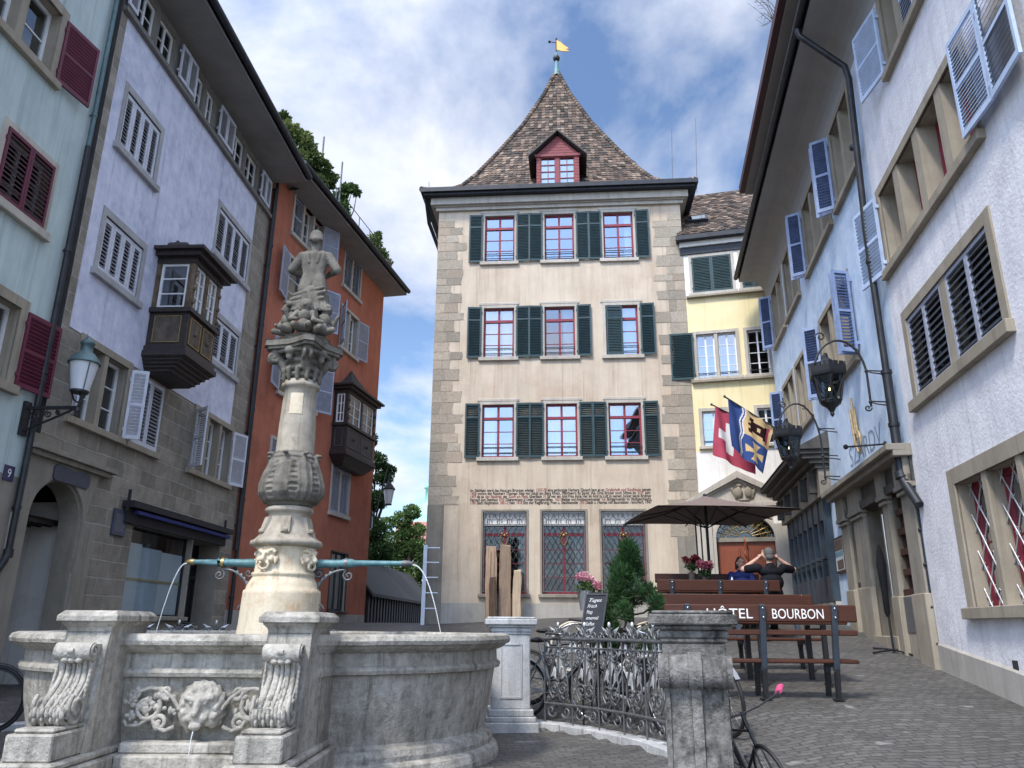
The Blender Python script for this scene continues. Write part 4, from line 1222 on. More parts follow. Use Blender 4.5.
# upper window: sill line passes (59,89) and (0,23); lights end near px 49
u_h0 = LW.px(30, 57)[1]; u_s1 = LW.px(44, 63)[0]
U1 = (8.40, 9.95, 9.95, 11.12)
m_ = lp(7, 128, 52, 215)
s_a = LW.px(43, 222)[0]; h_a = LW.px(41, 228)[1]; h_t = LW.px(9, 128)[1]
C2_ = (LW.px(0, 205)[0] - 0.10, LW.px(44, 213)[0], LW.px(43, 230)[1] + 0.02, LW.px(9, 128)[1])
l_s1 = LW.px(9, 380)[0]
L3 = (9.05, 10.42, 4.95, 6.12)
C2_ = (9.38, 10.48, 7.47, 8.60)
mb = MB()
holes = [U1, C2_, L3]
wall_mesh(mb, LW, G0, G1, -0.4, 15.6, holes, lambda s, h: 1 if h < ghl else 0, 0.3, 2, (), (ghl,), o=0.02)
shell(mb, LW, G0, G1, -0.4, 15.6, 7, 3)
mb.build('wall', [M['mint'], M['sand_grey'], M['sand'], M['inner']], GV, uvf=wall_uv(LW))
class OffW(Wall):
    pass
GW = Wall((LW.p.x, LW.p.y), TL_, 1); GW.p = LW.p + LW.n * 0.02
wu = window(GV, GW, *U1, M['sand'], M['whiteframe'], M['glass'], 2, mull=0.15, fw=0.16, rec=0.2, sill=0.14, cols=1, rows=2)
shutter(wu, GW, U1[1] + 0.12, U1[2], U1[3], 0.72, -1, 170, M['maroon'], slat=0.06)
wu2 = window(GV, GW, *C2_, M['sand_pale'], M['whiteframe'], W_dim, 1, fw=0.10, rec=0.2, sill=0.14)
hw = (C2_[1] - C2_[0]) / 2
for i in range(2): shutter(wu2, GW, C2_[0] + hw * i + 0.003, C2_[2] + 0.01, C2_[3] - 0.01, hw - 0.006, 1, 0, M['maroon'], o=0.03, slat=0.07, mid=False, smat=M['maroon_slat'])
wl = window(GV, GW, *L3, M['sand'], M['whiteframe'], M['glass'], 2, mull=0.15, fw=0.16, rec=0.2, sill=0.14, cols=1, rows=2)
shutter(wl, GW, L3[1] + 0.14, L3[2], L3[3], 0.71, -1, 174, M['maroon'], slat=0.06)
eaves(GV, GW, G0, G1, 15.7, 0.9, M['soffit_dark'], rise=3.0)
ps = LW.px(60, 290)[0]
sp1 = LW.px(76.5, 206, 0.10)[0]
pipe_part(GV, LW, sp1, 9.4, 15.2, 0.10, 0.042, M['pipe_green'], bands=3)
pipe_part(GV, LW, sp1, 2.6, 9.4, 0.10, 0.048, M['pipe'], bands=2.1)
mb = MB()
mb.tube([LW.pt(sp1, 2.6, 0.10), LW.pt(sp1 - 0.05, 2.45, 0.10), LW.pt(sp1 - 0.18, 2.25, 0.09), LW.pt(sp1 - 0.22, 1.9, 0.09), LW.pt(sp1 - 0.22, 0.2, 0.09)], 0.05, 8)
mb.tube([LW.pt(sp1, 2.62, 0.10), LW.pt(sp1, 2.50, 0.10)], 0.07, 8)
mb.build('drainpipe', M['pipe'], GV)
numsign('number_sign', 'dark blue enamel house number 9 on the mint green house', 8, 473, GW, '9', M['enamel'], 0.22)

# ================================================================== the red house
_rp = LW.pt(19.30, 0, 0.0)
DW = Wall((_rp.x, _rp.y), R(11.9), 1)
RH = thing('town_house', 'brick-red plastered house with grey shutters, a black carved bay and a roof garden', 'house', DW.pt(5, 1.5, -3))
D1 = DW.px(366.5, 580)[0]
DE = DW.px(330, 232)[1]
q_e = DW.px(384, 296)
HE = DW.px(382, 292)[1]
r1 = lp(295.5, 196, 310, 249, DW); r1 = (DW.px(293, 225)[0], DW.px(322, 240)[0] , DW.px(308, 249)[1], DW.px(308, 208)[1])
r1b = (DW.px(344, 275)[0], DW.px(359.5, 290)[0], r1[2], r1[3])
r2 = (DW.px(287, 292)[0], DW.px(322, 310)[0], DW.px(350, 354)[1], DW.px(341, 305)[1])
r2b = (DW.px(340.5, 335)[0], DW.px(356, 345)[0], r2[2], r2[3])
r3 = (DW.px(279, 382)[0], DW.px(314, 400)[0], DW.px(280, 392)[1], DW.px(281, 342)[1])
r4 = (DW.px(330.5, 500)[0], DW.px(347.5, 505)[0], DW.px(338, 514)[1], DW.px(340, 470)[1])
r4a = (DW.px(271, 450)[0], DW.px(285, 450)[0], r4[2], r4[3])
rd = (DW.px(328.5, 590)[0], DW.px(345.5, 590)[0], DW.px(335, 611)[1], DW.px(340, 553)[1])
mb = MB()
gpl = DW.px(335, 614)[1]
wall_mesh(mb, DW, 0, D1, 0.5, HE, [r1, r1b, r2, r2b, r3, r4, r4a, (*rd, 0.2)], lambda s, h: 1 if h < gpl else 0, 0.3, 2, (), (gpl,))
shell(mb, DW, 0, D1, 0.5, HE, 8, 3)
mb.build('wall', [M['red'], M['tower_low'], M['sand'], M['red']], RH, uvf=wall_uv(DW))
gs = M['bluegrey_shut']
def rwin(q, lights=2, **k):
    return window(RH, DW, *q, M['sand_pale'], M['whiteframe'], M['glass'], lights, mull=0.12, fw=0.10, rec=0.18, sill=0.12, cols=1, rows=3, **k)
w_ = rwin(r1, 3)
shutter(w_, DW, r1[0] + 0.02, r1[2] + .02, r1[3] - .02, (r1[1] - r1[0]) / 3, 1, 0, gs, o=-0.05, slat=0.05)
shutter(w_, DW, r1[1] + 0.02, r1[2], r1[3], 0.62, -1, 150, gs, slat=0.05)
w_ = rwin(r1b, 2)
hw = (r1b[1] - r1b[0]) / 2
for i in range(2): shutter(w_, DW, r1b[0] + hw * i + 0.01, r1b[2], r1b[3], hw - 0.02, 1, 0, gs, o=-0.04, slat=0.05, mid=False)
for q in (r2, r3):
    w_ = rwin(q, 2)
    shutter(w_, DW, q[0] - 0.08, q[2], q[3], 0.74, 1, 166, gs, slat=0.05)
    shutter(w_, DW, q[1] + 0.02, q[2], q[3], 0.62, -1, 150, gs, slat=0.05)
w_ = rwin(r2b, 2)
shutter(w_, DW, r2b[0] - 0.02, r2b[2], r2b[3], 0.62, 1, 145, gs, slat=0.05)
shutter(w_, DW, r2b[1] + 0.02, r2b[2], r2b[3], 0.62, -1, 165, gs, slat=0.05)
for q in (r4, r4a):
    w_ = rwin(q, 2)
    hw = (q[1] - q[0]) / 2
    for i in range(2): shutter(w_, DW, q[0] + hw * i + 0.01, q[2], q[3], hw - 0.02, 1, 0, gs, o=-0.03, slat=0.05, mid=False)
window(RH, DW, *rd, M['iron'], M['iron'], M['glass_sky'], 1, fw=0.03, rec=0.12, cols=2, rows=1, sill=0.05, name='glass_door', bars=0.05)
eaves(RH, DW, -0.05, D1 + 0.28, HE, 0.85, M['soffit_dark'], rise=2.2, slope=0.55)
pipe_part(RH, DW, 0.10, 1.6, HE - 0.2, 0.09, 0.05, M['pipe'])
# its black carved bay
PS0 = DW.px(331, 440)[0]
PO, _ = DW.at_s(348.5, 400, PS0)
PS1 = DW.px(374, 440, PO)[0]
_, PHr = DW.at_s(347, 392, PS0); _, PHw = DW.at_s(347, 424, PS0); _, PHb = DW.at_s(347, 449, PS0); _, PHd = DW.at_s(340, 464, PS0)
oriel(RH, DW, PS0, PS1, PO, PHr, PHw, PHb, PHd, M['dark_wood'], M['dark_wood'], M['dark_wood'], M['shed_roof'], nwin=2, dome=False, side_cols=2, dark=M['iron_grey'])
s_, h_ = DW.px(317, 573)
t = thing('shop_sign', 'small dark oblong sign with two short lines on the red wall beside the glass door', 'sign', DW.pt(s_, h_ - 0.15, 0))
mb = MB(); mb.obox(DW.fr(), s_ - 0.35, s_ + 0.35, h_ + 0.02, h_ + 0.12, 0.003, 0.02); mb.obox(DW.fr(), s_ - 0.30, s_ + 0.33, h_ - 0.14, h_ - 0.03, 0.003, 0.02)
mb.build('letters', M['iron'], t)
# roof garden railing
mb = MB()
ro = 0.1; rz = HE + 0.75
for k in range(9):
    s = 0.8 + k * (D1 - 0.8) / 8
    mb.tube([DW.pt(s, rz - 0.6, ro), DW.pt(s, rz + 1.0, ro)], 0.018, 6)
for z in (0.55, 1.0): mb.tube([DW.pt(0.8, rz + z, ro), DW.pt(D1, rz + z, ro)], 0.016, 6)
for s in (2.6, 4.1): mb.tube([DW.pt(s, rz, ro), DW.pt(s, rz + 2.2, ro)], 0.03, 6)
mb.build('roof_railing', M['iron_grey'], RH)
# ================================================================== the tower house
TH = thing('tower_house', 'tall beige plastered house with dark green shutters and a steep tiled hip roof', 'house', TW.pt(-4.3, 1.7, -4))
T0, T1 = TW.px(428.3, 489)[0], 0.0
T1 = TW.px(699, 500)[0]
TEAV = 15.50
def trow(xs, yb, yt, xr):
    out = []
    for (a, b) in xs:
        out.append((TW.px(a, (yb + yt) / 2)[0], TW.px(b, (yb + yt) / 2)[0], yb, yt))
    return out
# sills and heads of the three rows (heights measured on the facade)
row1 = (TW.px(500, 262)[1], TW.px(500, 216)[1]); row2 = (TW.px(500, 357.5)[1], TW.px(500, 308)[1]); row3 = (TW.px(500, 457.5)[1], TW.px(500, 404.5)[1]); row0 = (TW.px(505, 594)[1], TW.px(505, 511.5)[1])
X1 = [(484.8, 514.5), (544.5, 574), (603.5, 633.5)]
X2 = [(483.5, 514), (544.5, 575), (606, 638.5)]
X3 = [(481.8, 514), (546, 577.5), (609, 642)]
X0 = [(482.5, 526.5), (542, 586), (602, 646)]
def spans(X, y): return [(TW.px(a, y)[0], TW.px(b, y)[0]) for a, b in X]
wins = []
for X, rw, y, nm in ((X1, row1, 240, 1), (X2, row2, 333, 2), (X3, row3, 431, 3), (X0, row0, 550, 0)):
    for k, (a, b) in enumerate(spans(X, y)): wins.append((a, b, rw[0], rw[1], nm, k))
mb = MB()
tph = TW.px(460, 603)[1]
def tmat(s, h): return 1 if h < tph else 0
wall_mesh(mb, TW, T0, T1, 0.6, TEAV, [w_[:4] for w_ in wins], tmat, 0.32, 2, (), (tph,))
TD = 8.6
shell(mb, TW, T0, T1, 0.6, TEAV, TD, 0)
mb.build('wall', [M['tower'], M['tower_low'], M['sand_pale']], TH, uvf=wall_uv(TW))
# corner stones with ragged plaster edges
rnd = random.Random(3)
def quoins(mb, W, s_edge, side, h0, h1, wmin, wmax, o=0.012, smooth_below=None):
    h = h0
    cols = [(0.36, 0.315, 0.25), (0.38, 0.335, 0.27), (0.33, 0.29, 0.235), (0.41, 0.355, 0.285), (0.39, 0.325, 0.255)]
    k = 0
    while h < h1:
        dh = rnd.uniform(0.24, 0.42)
        if h + dh > h1: dh = h1 - h
        wtot = wmax * rnd.uniform(0.82, 1.0) if (k % 2 == 0 or rnd.random() < 0.2) else wmin * rnd.uniform(0.85, 1.25)
        n_ = 1 if wtot < 0.55 else 2
        x = 0
        for j in range(n_):
            ww = wtot / n_ if n_ == 1 else wtot * (rnd.uniform(0.4, 0.6) if j == 0 else 1)
            x1 = wtot if j == n_ - 1 else ww
            g = 0.012
            a, b = x + g * 0.5, x1 - g * 0.5
            j1 = lambda: rnd.uniform(-0.02, 0.02)
            u = [(a, h + g / 2), (b + j1(), h + g / 2 + abs(j1()) * .5), (b + j1() * (2.2 if j == n_ - 1 else 0.3), h + dh / 2), (b + j1(), h + dh - g / 2 - abs(j1()) * .5), (a, h + dh - g / 2)]
            P = [W.pt(s_edge + side * p, q, o + rnd.uniform(-0.004, 0.006)) for p, q in u]
            Q = [W.pt(s_edge + side * p, q, -0.02) for p, q in u]
            c = rnd.choice(cols); f = rnd.uniform(0.85, 1.15); c = (c[0] * f, c[1] * f, c[2] * f, 1)
            n0 = len(mb.f)
            fs = [(0, 1, 2, 3, 4)] + [(i, (i + 1) % 5, 5 + (i + 1) % 5, 5 + i) for i in range(5)]
            mb.add(P + Q, fs)
            mb.col += [c] * (len(mb.f) - n0)
            x = x1
        h += dh; k += 1
mb = MB(); mb.col = []
ql = TW.px(428, 505)[1]
quoins(mb, TW, T0 - 0.004, 1, ql, TEAV - 0.35, 0.62, 1.05)
mb.build('corner_stones', M['quoin'], TH); mb = MB(); mb.col = []
quoins(mb, TW, T1 + 0.004, -1, 4.2, TEAV - 0.35, 0.55, 1.08)
mb.build('corner_stones', M['quoin'], TH)
mb = MB()
mb.obox(TW.fr(), T0 - 0.01, T0 + 0.52, 0.6, ql, -0.02, 0.015); mb.build('corner_pilaster', M['sand_grey'], TH, bevel=0.01); mb = MB()
mb.obox(TW.fr(), T1 - 0.72, T1 + 0.01, 0.6, 4.2, -0.02, 0.015)
mb.build('corner_pilaster', M['sand_grey'], TH, bevel=0.01)
gmat, rf = M['green_shut'], M['redframe']
for a, b, h0, h1, row, k in wins:
    if row:
        cu = {(1, 0): None, (1, 1): None, (1, 2): [(0.72, 0.98)], (2, 0): [(0.02, 0.45), (0.6, 0.98)], (2, 1): [(0.6, 0.98)], (2, 2): [(0.5, 0.98)], (3, 0): [(0.02, 0.4)], (3, 1): [(0.02, 0.98)], (3, 2): [(0.02, 0.42)]}[(row, k)]
        w_ = window(TH, TW, a, b, h0, h1, M['sand_pale'], rf, M['glass_sky'] if not (row == 2 and k == 1) else M['glass'], 1, fw=0.10, proud=0.02, rec=0.13, cols=2, rows=3, transom=0.74, sill=0.12, curtain=cu, bars=0.06, rails=2)
        sw = 0.47
        if (row, k) == (2, 2):
            shutter(w_, TW, a + 0.02, h0 + .02, h1 - .02, (b - a) / 2, 1, 0, gmat, o=0.02, mid=0.74)
        else:
            shutter(w_, TW, a - 0.07, h0 - 0.02, h1 + 0.03, sw, 1, 177, gmat, o=0.045, mid=0.74)
        shutter(w_, TW, b + 0.07, h0 - 0.02, h1 + 0.03, sw, -1, 177, gmat, o=0.05, mid=0.74)
        lb = MB(); lb.obox(TW.fr(), a - 0.16, b + 0.16, h1 + 0.10, h1 + 0.19, -0.01, 0.03); lb.build('lintel', M['sand_pale'], w_, bevel=0.01)
    else:
        w_ = window(TH, TW, a, b, h0, h1, M['sand_grey'], rf, M['glass_dim'], 1, fw=0.06, proud=0.03, rec=0.20, cols=2, rows=4, transom=0.72, sill=0.10, curtain=[(0.74, 0.98)] if k else [(0.8, 0.98)], bars=0.07)
        g = MB(); F = TW.fr()
        g.obox(F, a + 0.03, a + 0.055, h0 + 0.06, h1 - 0.03, 0.02, 0.045); g.obox(F, b - 0.055, b - 0.03, h0 + 0.06, h1 - 0.03, 0.02, 0.045)
        g.obox(F, a + 0.055, b - 0.055, h0 + 0.06, h0 + 0.085, 0.02, 0.045)
        hg = h1 - 0.42
        g.obox(F, a + 0.055, b - 0.055, hg, hg + 0.025, 0.02, 0.045); g.obox(F, a + 0.055, b - 0.055, h1 - 0.055, h1 - 0.03, 0.02, 0.045)
        # diamond lattice
        pw, ph = (b - a - 0.1) / 7, (hg - h0 - 0.085) / 6.5
        x0, x1, z0, z1 = a + 0.055, b - 0.055, h0 + 0.085, hg
        for sg in (1, -1):
            for i in range(-8, 16):
                xs = x0 + pw * i if sg > 0 else x1 - pw * i
                # line: x = xs + sg*pw*(z-z0)/ph
                za, zb = z0, z1
                f = lambda z: xs + sg * pw * (z - z0) / ph
                zi = lambda x: z0 + (x - xs) * ph / (sg * pw)
                lo, hi = z0, z1
                zz = sorted((zi(x0), zi(x1)))
                lo, hi = max(lo, zz[0]), min(hi, zz[1])
                if hi - lo < 0.03: continue
                g.tube([TW.pt(f(lo), lo, 0.032 + sg * 0.006), TW.pt(f(hi), hi, 0.032 + sg * 0.006)], 0.0085, 4)
        # scrolled cresting in the head
        for i in range(4):
            cx = x0 + (x1 - x0) * (i + 0.5) / 4
            for sg in (1, -1):
                P = [TW.pt(cx + sg * (0.03 + 0.10 * t / 10.0 + 0.035 * math.cos(t * 0.8)), hg + 0.06 + 0.028 * t + 0.03 * math.sin(t * 0.8), 0.035) for t in range(10)]
                g.tube(P, 0.011, 4)
            g.tube([TW.pt(cx, hg + 0.03, 0.035), TW.pt(cx, h1 - 0.06, 0.035)], 0.010, 4)
        g.build('window_grille', M['iron_grey'], w_)
        g = MB()
        cx = (a + b) / 2; cz = hg - 0.42
        g.ball(TW.pt(cx, cz + 0.10, 0.07), 0.05, 8)
        for sg in (1, -1):
            P = [TW.pt(cx + sg * (0.02 + 0.10 * math.sin(t / 8 * 3.0)), cz - 0.2 + 0.05 * t, 0.06) for t in range(9)]
            g.tube(P, 0.016, 5)
            g.ball(TW.pt(cx + sg * 0.08, cz + 0.15, 0.065), 0.035, 6)
        g.build('gilt_ornament', M['brass'], w_)
        g = MB()
        g.quad(TW.pt(a + .02, h1 - 0.42, -0.10), TW.pt(b - .02, h1 - 0.42, -0.10), TW.pt(b - .02, h1 - .02, -0.10), TW.pt(a + .02, h1 - .02, -0.10))
        g.build('blind', M['white_print'], w_)
# painted inscription: five lines, some words in red
lines = [
    [("Im Städtlein ward das Haus am Brunnen wieder,", 0), ("1357-78", 1), ("eine geräumige Herberg", 0), ("Danach kam es an", 0), ("Grafschaft und Kaufleute", 1), ("gemein", 0)],
    [("1406", 1), ("wohnt der Ratsherr Thoman Stiel vor Stadt am Berg Rhein, Pfarrherrn zu Sankt", 0), ("Als. Drei Brüder noch Söhne im", 0), ("XVI.", 1), ("Jahr", 0)],
    [("1459", 1), ("da es", 0), ("der Stadtrat", 1), ("der", 0), ("Zunft am Platz", 1), ("überlässt", 0), ("XV", 1), ("Es war ein Amt Frau Anna Her im Amt zu Luft zu seinem Junker Jakob Brunner", 0)],
    [("Hernach zum Steinhaus", 0), ("XVII", 1), ("Oberamtmann in Unter Amtsgeschäften,", 0), ("1621", 1), ("Meister und Amtsbannermeister", 0), ("Von", 1), ("Bürgermeister im Stadtgeschlecht,", 0)],
    [("1780", 1), ("Stadt Hauptmanns", 0), ("1801-2", 1), ("Heim", 0), ("1818", 1), ("Sitz der Regierung, Post u. Stadtkanzlei", 0), ("1931", 1), ("Stadt u. Heimat mit Baumeister, renoviert, 1947", 0)],
]
mb = MB()
ia, ib = TW.px(470, 500)[0], TW.px(653, 500)[0]
ih0, ih1 = TW.px(560, 502.5)[1], TW.px(560, 490)[1]
for li, ln in enumerate(lines):
    z = ih1 + (ih0 - ih1) * li / 4 - 0.045
    tot = sum(len(t) + 1 for t, _ in ln)
    x = ia
    for t, c in ln:
        wd_ = (ib - ia) * (len(t)) / tot
        text_mb(mb, (TW.pt(x, z, 0.003), TW.d.copy(), Vector((0, 0, 1)), TW.n.copy()), t, 0.135, width=wd_, ext=0.001, shear=0.0, mi=c, bold=0.004)
        x += (ib - ia) * (len(t) + 1) / tot
mb.build('painted_inscription', [M['text_dark'], M['text_red']], TH)
# cornice and gutter, all round
mb = MB()
def ring(mb, W, s0, s1, dpt, ov, h0, h1, mi=0, inner=0.1):
    mb.obox(W.fr(), s0 - ov, s1 + ov, h0, h1, -inner, ov, mi)
    mb.obox(W.fr(), s0 - ov, s1 + ov, h0, h1, -dpt - ov, -dpt + inner, mi)
    mb.obox(W.fr(), s0 - ov, s0 + inner, h0, h1, -dpt + inner, -inner, mi); mb.obox(W.fr(), s1 - inner, s1 + ov, h0, h1, -dpt + inner, -inner, mi)
ring(mb, TW, T0, T1, TD, 0.10, TEAV, TEAV + 0.12); ring(mb, TW, T0, T1, TD, 0.16, TEAV + 0.12, TEAV + 0.16); ring(mb, TW, T0, T1, TD, 0.26, TEAV + 0.16, TEAV + 0.42)
mb.build('cornice', M['sand_pale'], TH, bevel=0.01)
mb = MB()
OV = 0.48
ring(mb, TW, T0, T1, TD, OV, TEAV + 0.42, TEAV + 0.50, inner=0.3)
ring(mb, TW, T0, T1, TD, OV + 0.10, TEAV + 0.50, TEAV + 0.66, inner=0.3)
mb.build('gutter', M['gutter'], TH, bevel=0.02)
# roof: flared hip roof in separate clay tiles
sc_, oc_ = (T0 + T1) / 2 - 0.05, -TD / 2
HB_ = TEAV + 0.60
ap = None
for k in range(200):
    hh = 18 + k * 0.1
    P = TW.pt(sc_, hh, oc_) - CAM
    Z = P.y * _c + P.z * _s; U0 = P.z * _c - P.y * _s
    X = _cr * P.x - _sr * U0; U = _sr * P.x + _cr * U0
    if 384 - FPX * U / Z < 73.5: ap = hh; break
HA = ap
hwx, hwy = (T1 - T0) / 2 + OV + 0.05, TD / 2 + OV + 0.05
def rprof(t):      # t 0 at eave .. 1 at apex: (fraction of half width left, height)
    P = [(0.0, 1.0, 0.0), (0.10, 0.85, 0.035), (0.2, 0.735, 0.10), (0.3, 0.635, 0.19), (0.45, 0.49, 0.345), (0.65, 0.292, 0.57), (0.85, 0.117, 0.81), (1.0, 0.005, 1.0)]
    for (a, f0, z0), (b, f1, z1) in zip(P, P[1:]):
        if t <= b:
            k = (t - a) / (b - a); return f0 + (f1 - f0) * k, HB_ + (HA - HB_) * (z0 + (z1 - z0) * k)
    return 0.005, HA
mb = MB()
core = []
NR = 14
for k in range(NR + 1):
    f, z = rprof(k / NR)
    core += [TW.pt(sc_ - hwx * f, z - 0.05, oc_ + hwy * f), TW.pt(sc_ + hwx * f, z - 0.05, oc_ + hwy * f), TW.pt(sc_ + hwx * f, z - 0.05, oc_ - hwy * f), TW.pt(sc_ - hwx * f, z - 0.05, oc_ - hwy * f)]
mb.add(core, [(4 * k + i, 4 * k + (i + 1) % 4, 4 * k + 4 + (i + 1) % 4, 4 * k + 4 + i) for k in range(NR) for i in range(4)])
roof = mb.build('roof', M['dark_in'], TH)
tile_cols = [(0.105, 0.080, 0.066), (0.14, 0.105, 0.085), (0.075, 0.062, 0.055), (0.20, 0.15, 0.118), (0.12, 0.10, 0.088), (0.055, 0.048, 0.044), (0.155, 0.11, 0.086), (0.25, 0.195, 0.155)]
def tiles(mb, row_fn, rows, tw_, rg, skip=None):
    """row_fn(t)->(P_left,P_right,outward normal) along each course"""
    for r_ in range(rows):
        L0, R0, n0 = row_fn(r_ / rows); L1, R1, n1 = row_fn(min(1.0, (r_ + 1.45) / rows))
        wd_ = (R0 - L0).length
        n_ = max(1, int(wd_ / tw_))
        off = (r_ % 2) * 0.5
        dirv = (R0 - L0).normalized()
        for i in range(-1, n_ + 1):
            u0, u1 = (i + off) * wd_ / n_, (i + off + 0.94) * wd_ / n_
            u0, u1 = max(0, u0), min(wd_, u1)
            if u1 - u0 < 0.03: continue
            if skip and skip(r_, (u0 + u1) / 2, L0, dirv): continue
            f0, f1 = u0 / wd_, u1 / wd_
            lift = 0.028 + rg.uniform(-0.008, 0.012)
            sag = rg.uniform(-0.02, 0.024)
            a, b = L0 + dirv * u0 + n0 * lift, L0 + dirv * u1 + n0 * (lift + rg.uniform(-.004, .004))
            w1 = (R1 - L1).length
            c, d = L1 + (R1 - L1) * f1, L1 + (R1 - L1) * f0
            sl = (d - L0 - dirv * u0).normalized()
            m_ = (a + b) / 2 - sl * (0.035 + sag)
            a2, b2, m2 = a - n0 * 0.02, b - n0 * 0.02, m_ - n0 * 0.02
            nf = len(mb.f)
            mb.add([a, m_, b, c, d, a2, m2, b2], [(0, 1, 2, 3, 4), (0, 5, 6, 1), (1, 6, 7, 2), (0, 4, 5), (2, 7, 3)])
            q = rg.choice(tile_cols); k = rg.uniform(0.75, 1.2)
            mb.col += [(q[0] * k, q[1] * k, q[2] * k, 1)] * (len(mb.f) - nf)
mb = MB(); mb.col = []
rg = random.Random(11)
corners = [(-1, 1), (1, 1), (1, -1), (-1, -1)]
for side in range(4):
    c0, c1 = corners[side], corners[(side + 1) % 4]
    def rf_(t, c0=c0, c1=c1):
        f, z = rprof(t); f2, z2 = rprof(min(1, t + 0.03)); f1_, z1_ = rprof(max(0, t - 0.0001))
        L = TW.pt(sc_ + hwx * f * c0[0], z, oc_ + hwy * f * c0[1]); R_ = TW.pt(sc_ + hwx * f * c1[0], z, oc_ + hwy * f * c1[1])
        L2 = TW.pt(sc_ + hwx * f2 * c0[0], z2, oc_ + hwy * f2 * c0[1])
        R2 = TW.pt(sc_ + hwx * f2 * c1[0], z2, oc_ + hwy * f2 * c1[1])
        up = ((L2 + R2) / 2 - (L + R_) / 2)
        n = (R_ - L).cross(up)
        if n.length < 1e-9: n = Vector((0, 0, 1))
        n.normalize()
        ctr = TW.pt(sc_, z, oc_)
        if n.dot((L + R_) / 2 - ctr) < 0: n = -n
        return L, R_, n
    tiles(mb, rf_, 56, 0.155, rg)
# hip tiles
for c0 in corners:
    prev = None
    for k in range(60):
        f, z = rprof(k / 60); f2, z2 = rprof((k + 1.25) / 60)
        a = TW.pt(sc_ + hwx * f * c0[0], z + 0.03, oc_ + hwy * f * c0[1]); b = TW.pt(sc_ + hwx * f2 * c0[0], z2 + 0.03, oc_ + hwy * f2 * c0[1])
        nf = len(mb.f)
        mb.tube([a, b], [0.10, 0.075], 6)
        q = rg.choice(tile_cols); mb.col += [(*q, 1)] * (len(mb.f) - nf)
mb.build('roof_tiles', M['tile'], roof)
# spike, ball, weather vane
VT = TW.pt(sc_, HA, oc_)
mb = MB()
mb.lathe(VT, [(0.22, -0.25), (0.13, 0.05), (0.09, 0.3), (0.07, 0.55), (0.06, 0.8), (0.05, 1.0)], 12)
fin = mb.build('roof_finial', M['copper'], roof)
def vz(py): return TW.px(556, py, oc_)[1]
bz = vz(58.5)
mb = MB(); mb.ball((VT.x, VT.y, bz), 0.16, 12); mb.tube([(VT.x, VT.y, HA + 0.8), (VT.x, VT.y, vz(39))], 0.03, 6)
mb.ball((VT.x, VT.y, vz(39)), 0.05, 6)
mb.tube([(VT.x, VT.y, vz(43)), (VT.x - 0.25, VT.y, vz(42)), (VT.x - 0.30, VT.y, vz(41.5))], 0.018, 5)
mb.ball((VT.x - 0.30, VT.y, vz(41.8)), 0.07, 6)
mb.build('finial_ball', M['iron'], roof)
mb = MB()
px_m = 1.0 / 25.0
def vp_(x, y): return (VT.x + (x - 555.2) * 0.0385, VT.y - 0.02 * (x - 555) * 0.2, vz(y))
fl = [(555.5, 40.5), (560, 42.5), (563.5, 45.5), (569.5, 49.5), (565.5, 49.8), (569.8, 52.3), (562.5, 51.8), (555.7, 50)]
P = [Vector(vp_(*p)) for p in fl]; n_ = len(P); dv = Vector((0, 0.018, 0))
mb.add([p - dv for p in P] + [p + dv for p in P], [tuple(range(n_)), tuple(range(2 * n_ - 1, n_ - 1, -1))] + [(i, (i + 1) % n_, n_ + (i + 1) % n_, n_ + i) for i in range(n_)])
mb.build('weather_vane', M['gold'], roof)
# dormer
DZ0 = TEAV + 0.62
do_ = 0.30
ds0, ds1 = TW.px(536.5, 165, do_)[0], TW.px(579, 165, do_)[0]
dh1 = TW.px(557, 155.5, do_)[1]; dha = TW.px(557, 134, do_)[1]
do_ = 0.30
mb = MB(); F = TW.fr()
wz0, wz1 = TW.px(557, 184, do_)[1], TW.px(557, 157.5, do_)[1]
wa, wb = TW.px(540.5, 170, do_)[0], TW.px(574.5, 170, do_)[0]
mb.obox(F, ds0, wa, DZ0 - 0.2, dh1, do_ - 0.16, do_); mb.obox(F, wb, ds1, DZ0 - 0.2, dh1, do_ - 0.16, do_)
mb.obox(F, wa, wb, wz1, dh1, do_ - 0.16, do_); mb.obox(F, wa, wb, DZ0 - 0.2, wz0, do_ - 0.16, do_)
ge = 0.28
mb.prism(F, [(ds0 - ge * 0.2, dh1), (ds1 + ge * 0.2, dh1), ((ds0 + ds1) / 2, dha - 0.08)], do_ - 0.16, do_ + 0.01)
mb.obox(F, ds0 - 0.06, ds1 + 0.06, dh1 - 0.05, dh1 + 0.05, do_, do_ + 0.05)
for s in (ds0, ds1): mb.obox(F, min(s, s + (0.06 if s == ds0 else -0.06)), max(s, s + (0.06 if s == ds0 else -0.06)), DZ0 - 0.2, dh1 - 0.05, -2.4, do_ - 0.16)
for z in np.arange(wz0, dh1, 0.12): mb.obox(F, ds0 - 0.004, wa - 0.01, z, z + 0.012, do_ - 0.01, do_ + 0.008); mb.obox(F, wb + 0.01, ds1 + 0.004, z, z + 0.012, do_ - 0.01, do_ + 0.008)
for k in range(7):
    z = dh1 + 0.1 + k * 0.11; hwid = (ds1 - ds0) / 2 * (1 - (z - dh1) / (dha - dh1))
    if hwid > 0.1: mb.obox(F, (ds0 + ds1) / 2 - hwid, (ds0 + ds1) / 2 + hwid, z, z + 0.012, do_, do_ + 0.018)
dm = mb.build('dormer', M['dormer'], TH)
mb = MB()
mb.quad(TW.pt(wa, wz0, do_ - 0.08), TW.pt(wb, wz0, do_ - 0.08), TW.pt(wb, wz1, do_ - 0.08), TW.pt(wa, wz1, do_ - 0.08)); mb.build('pane', M['glass_sky'], dm)
mb = MB()
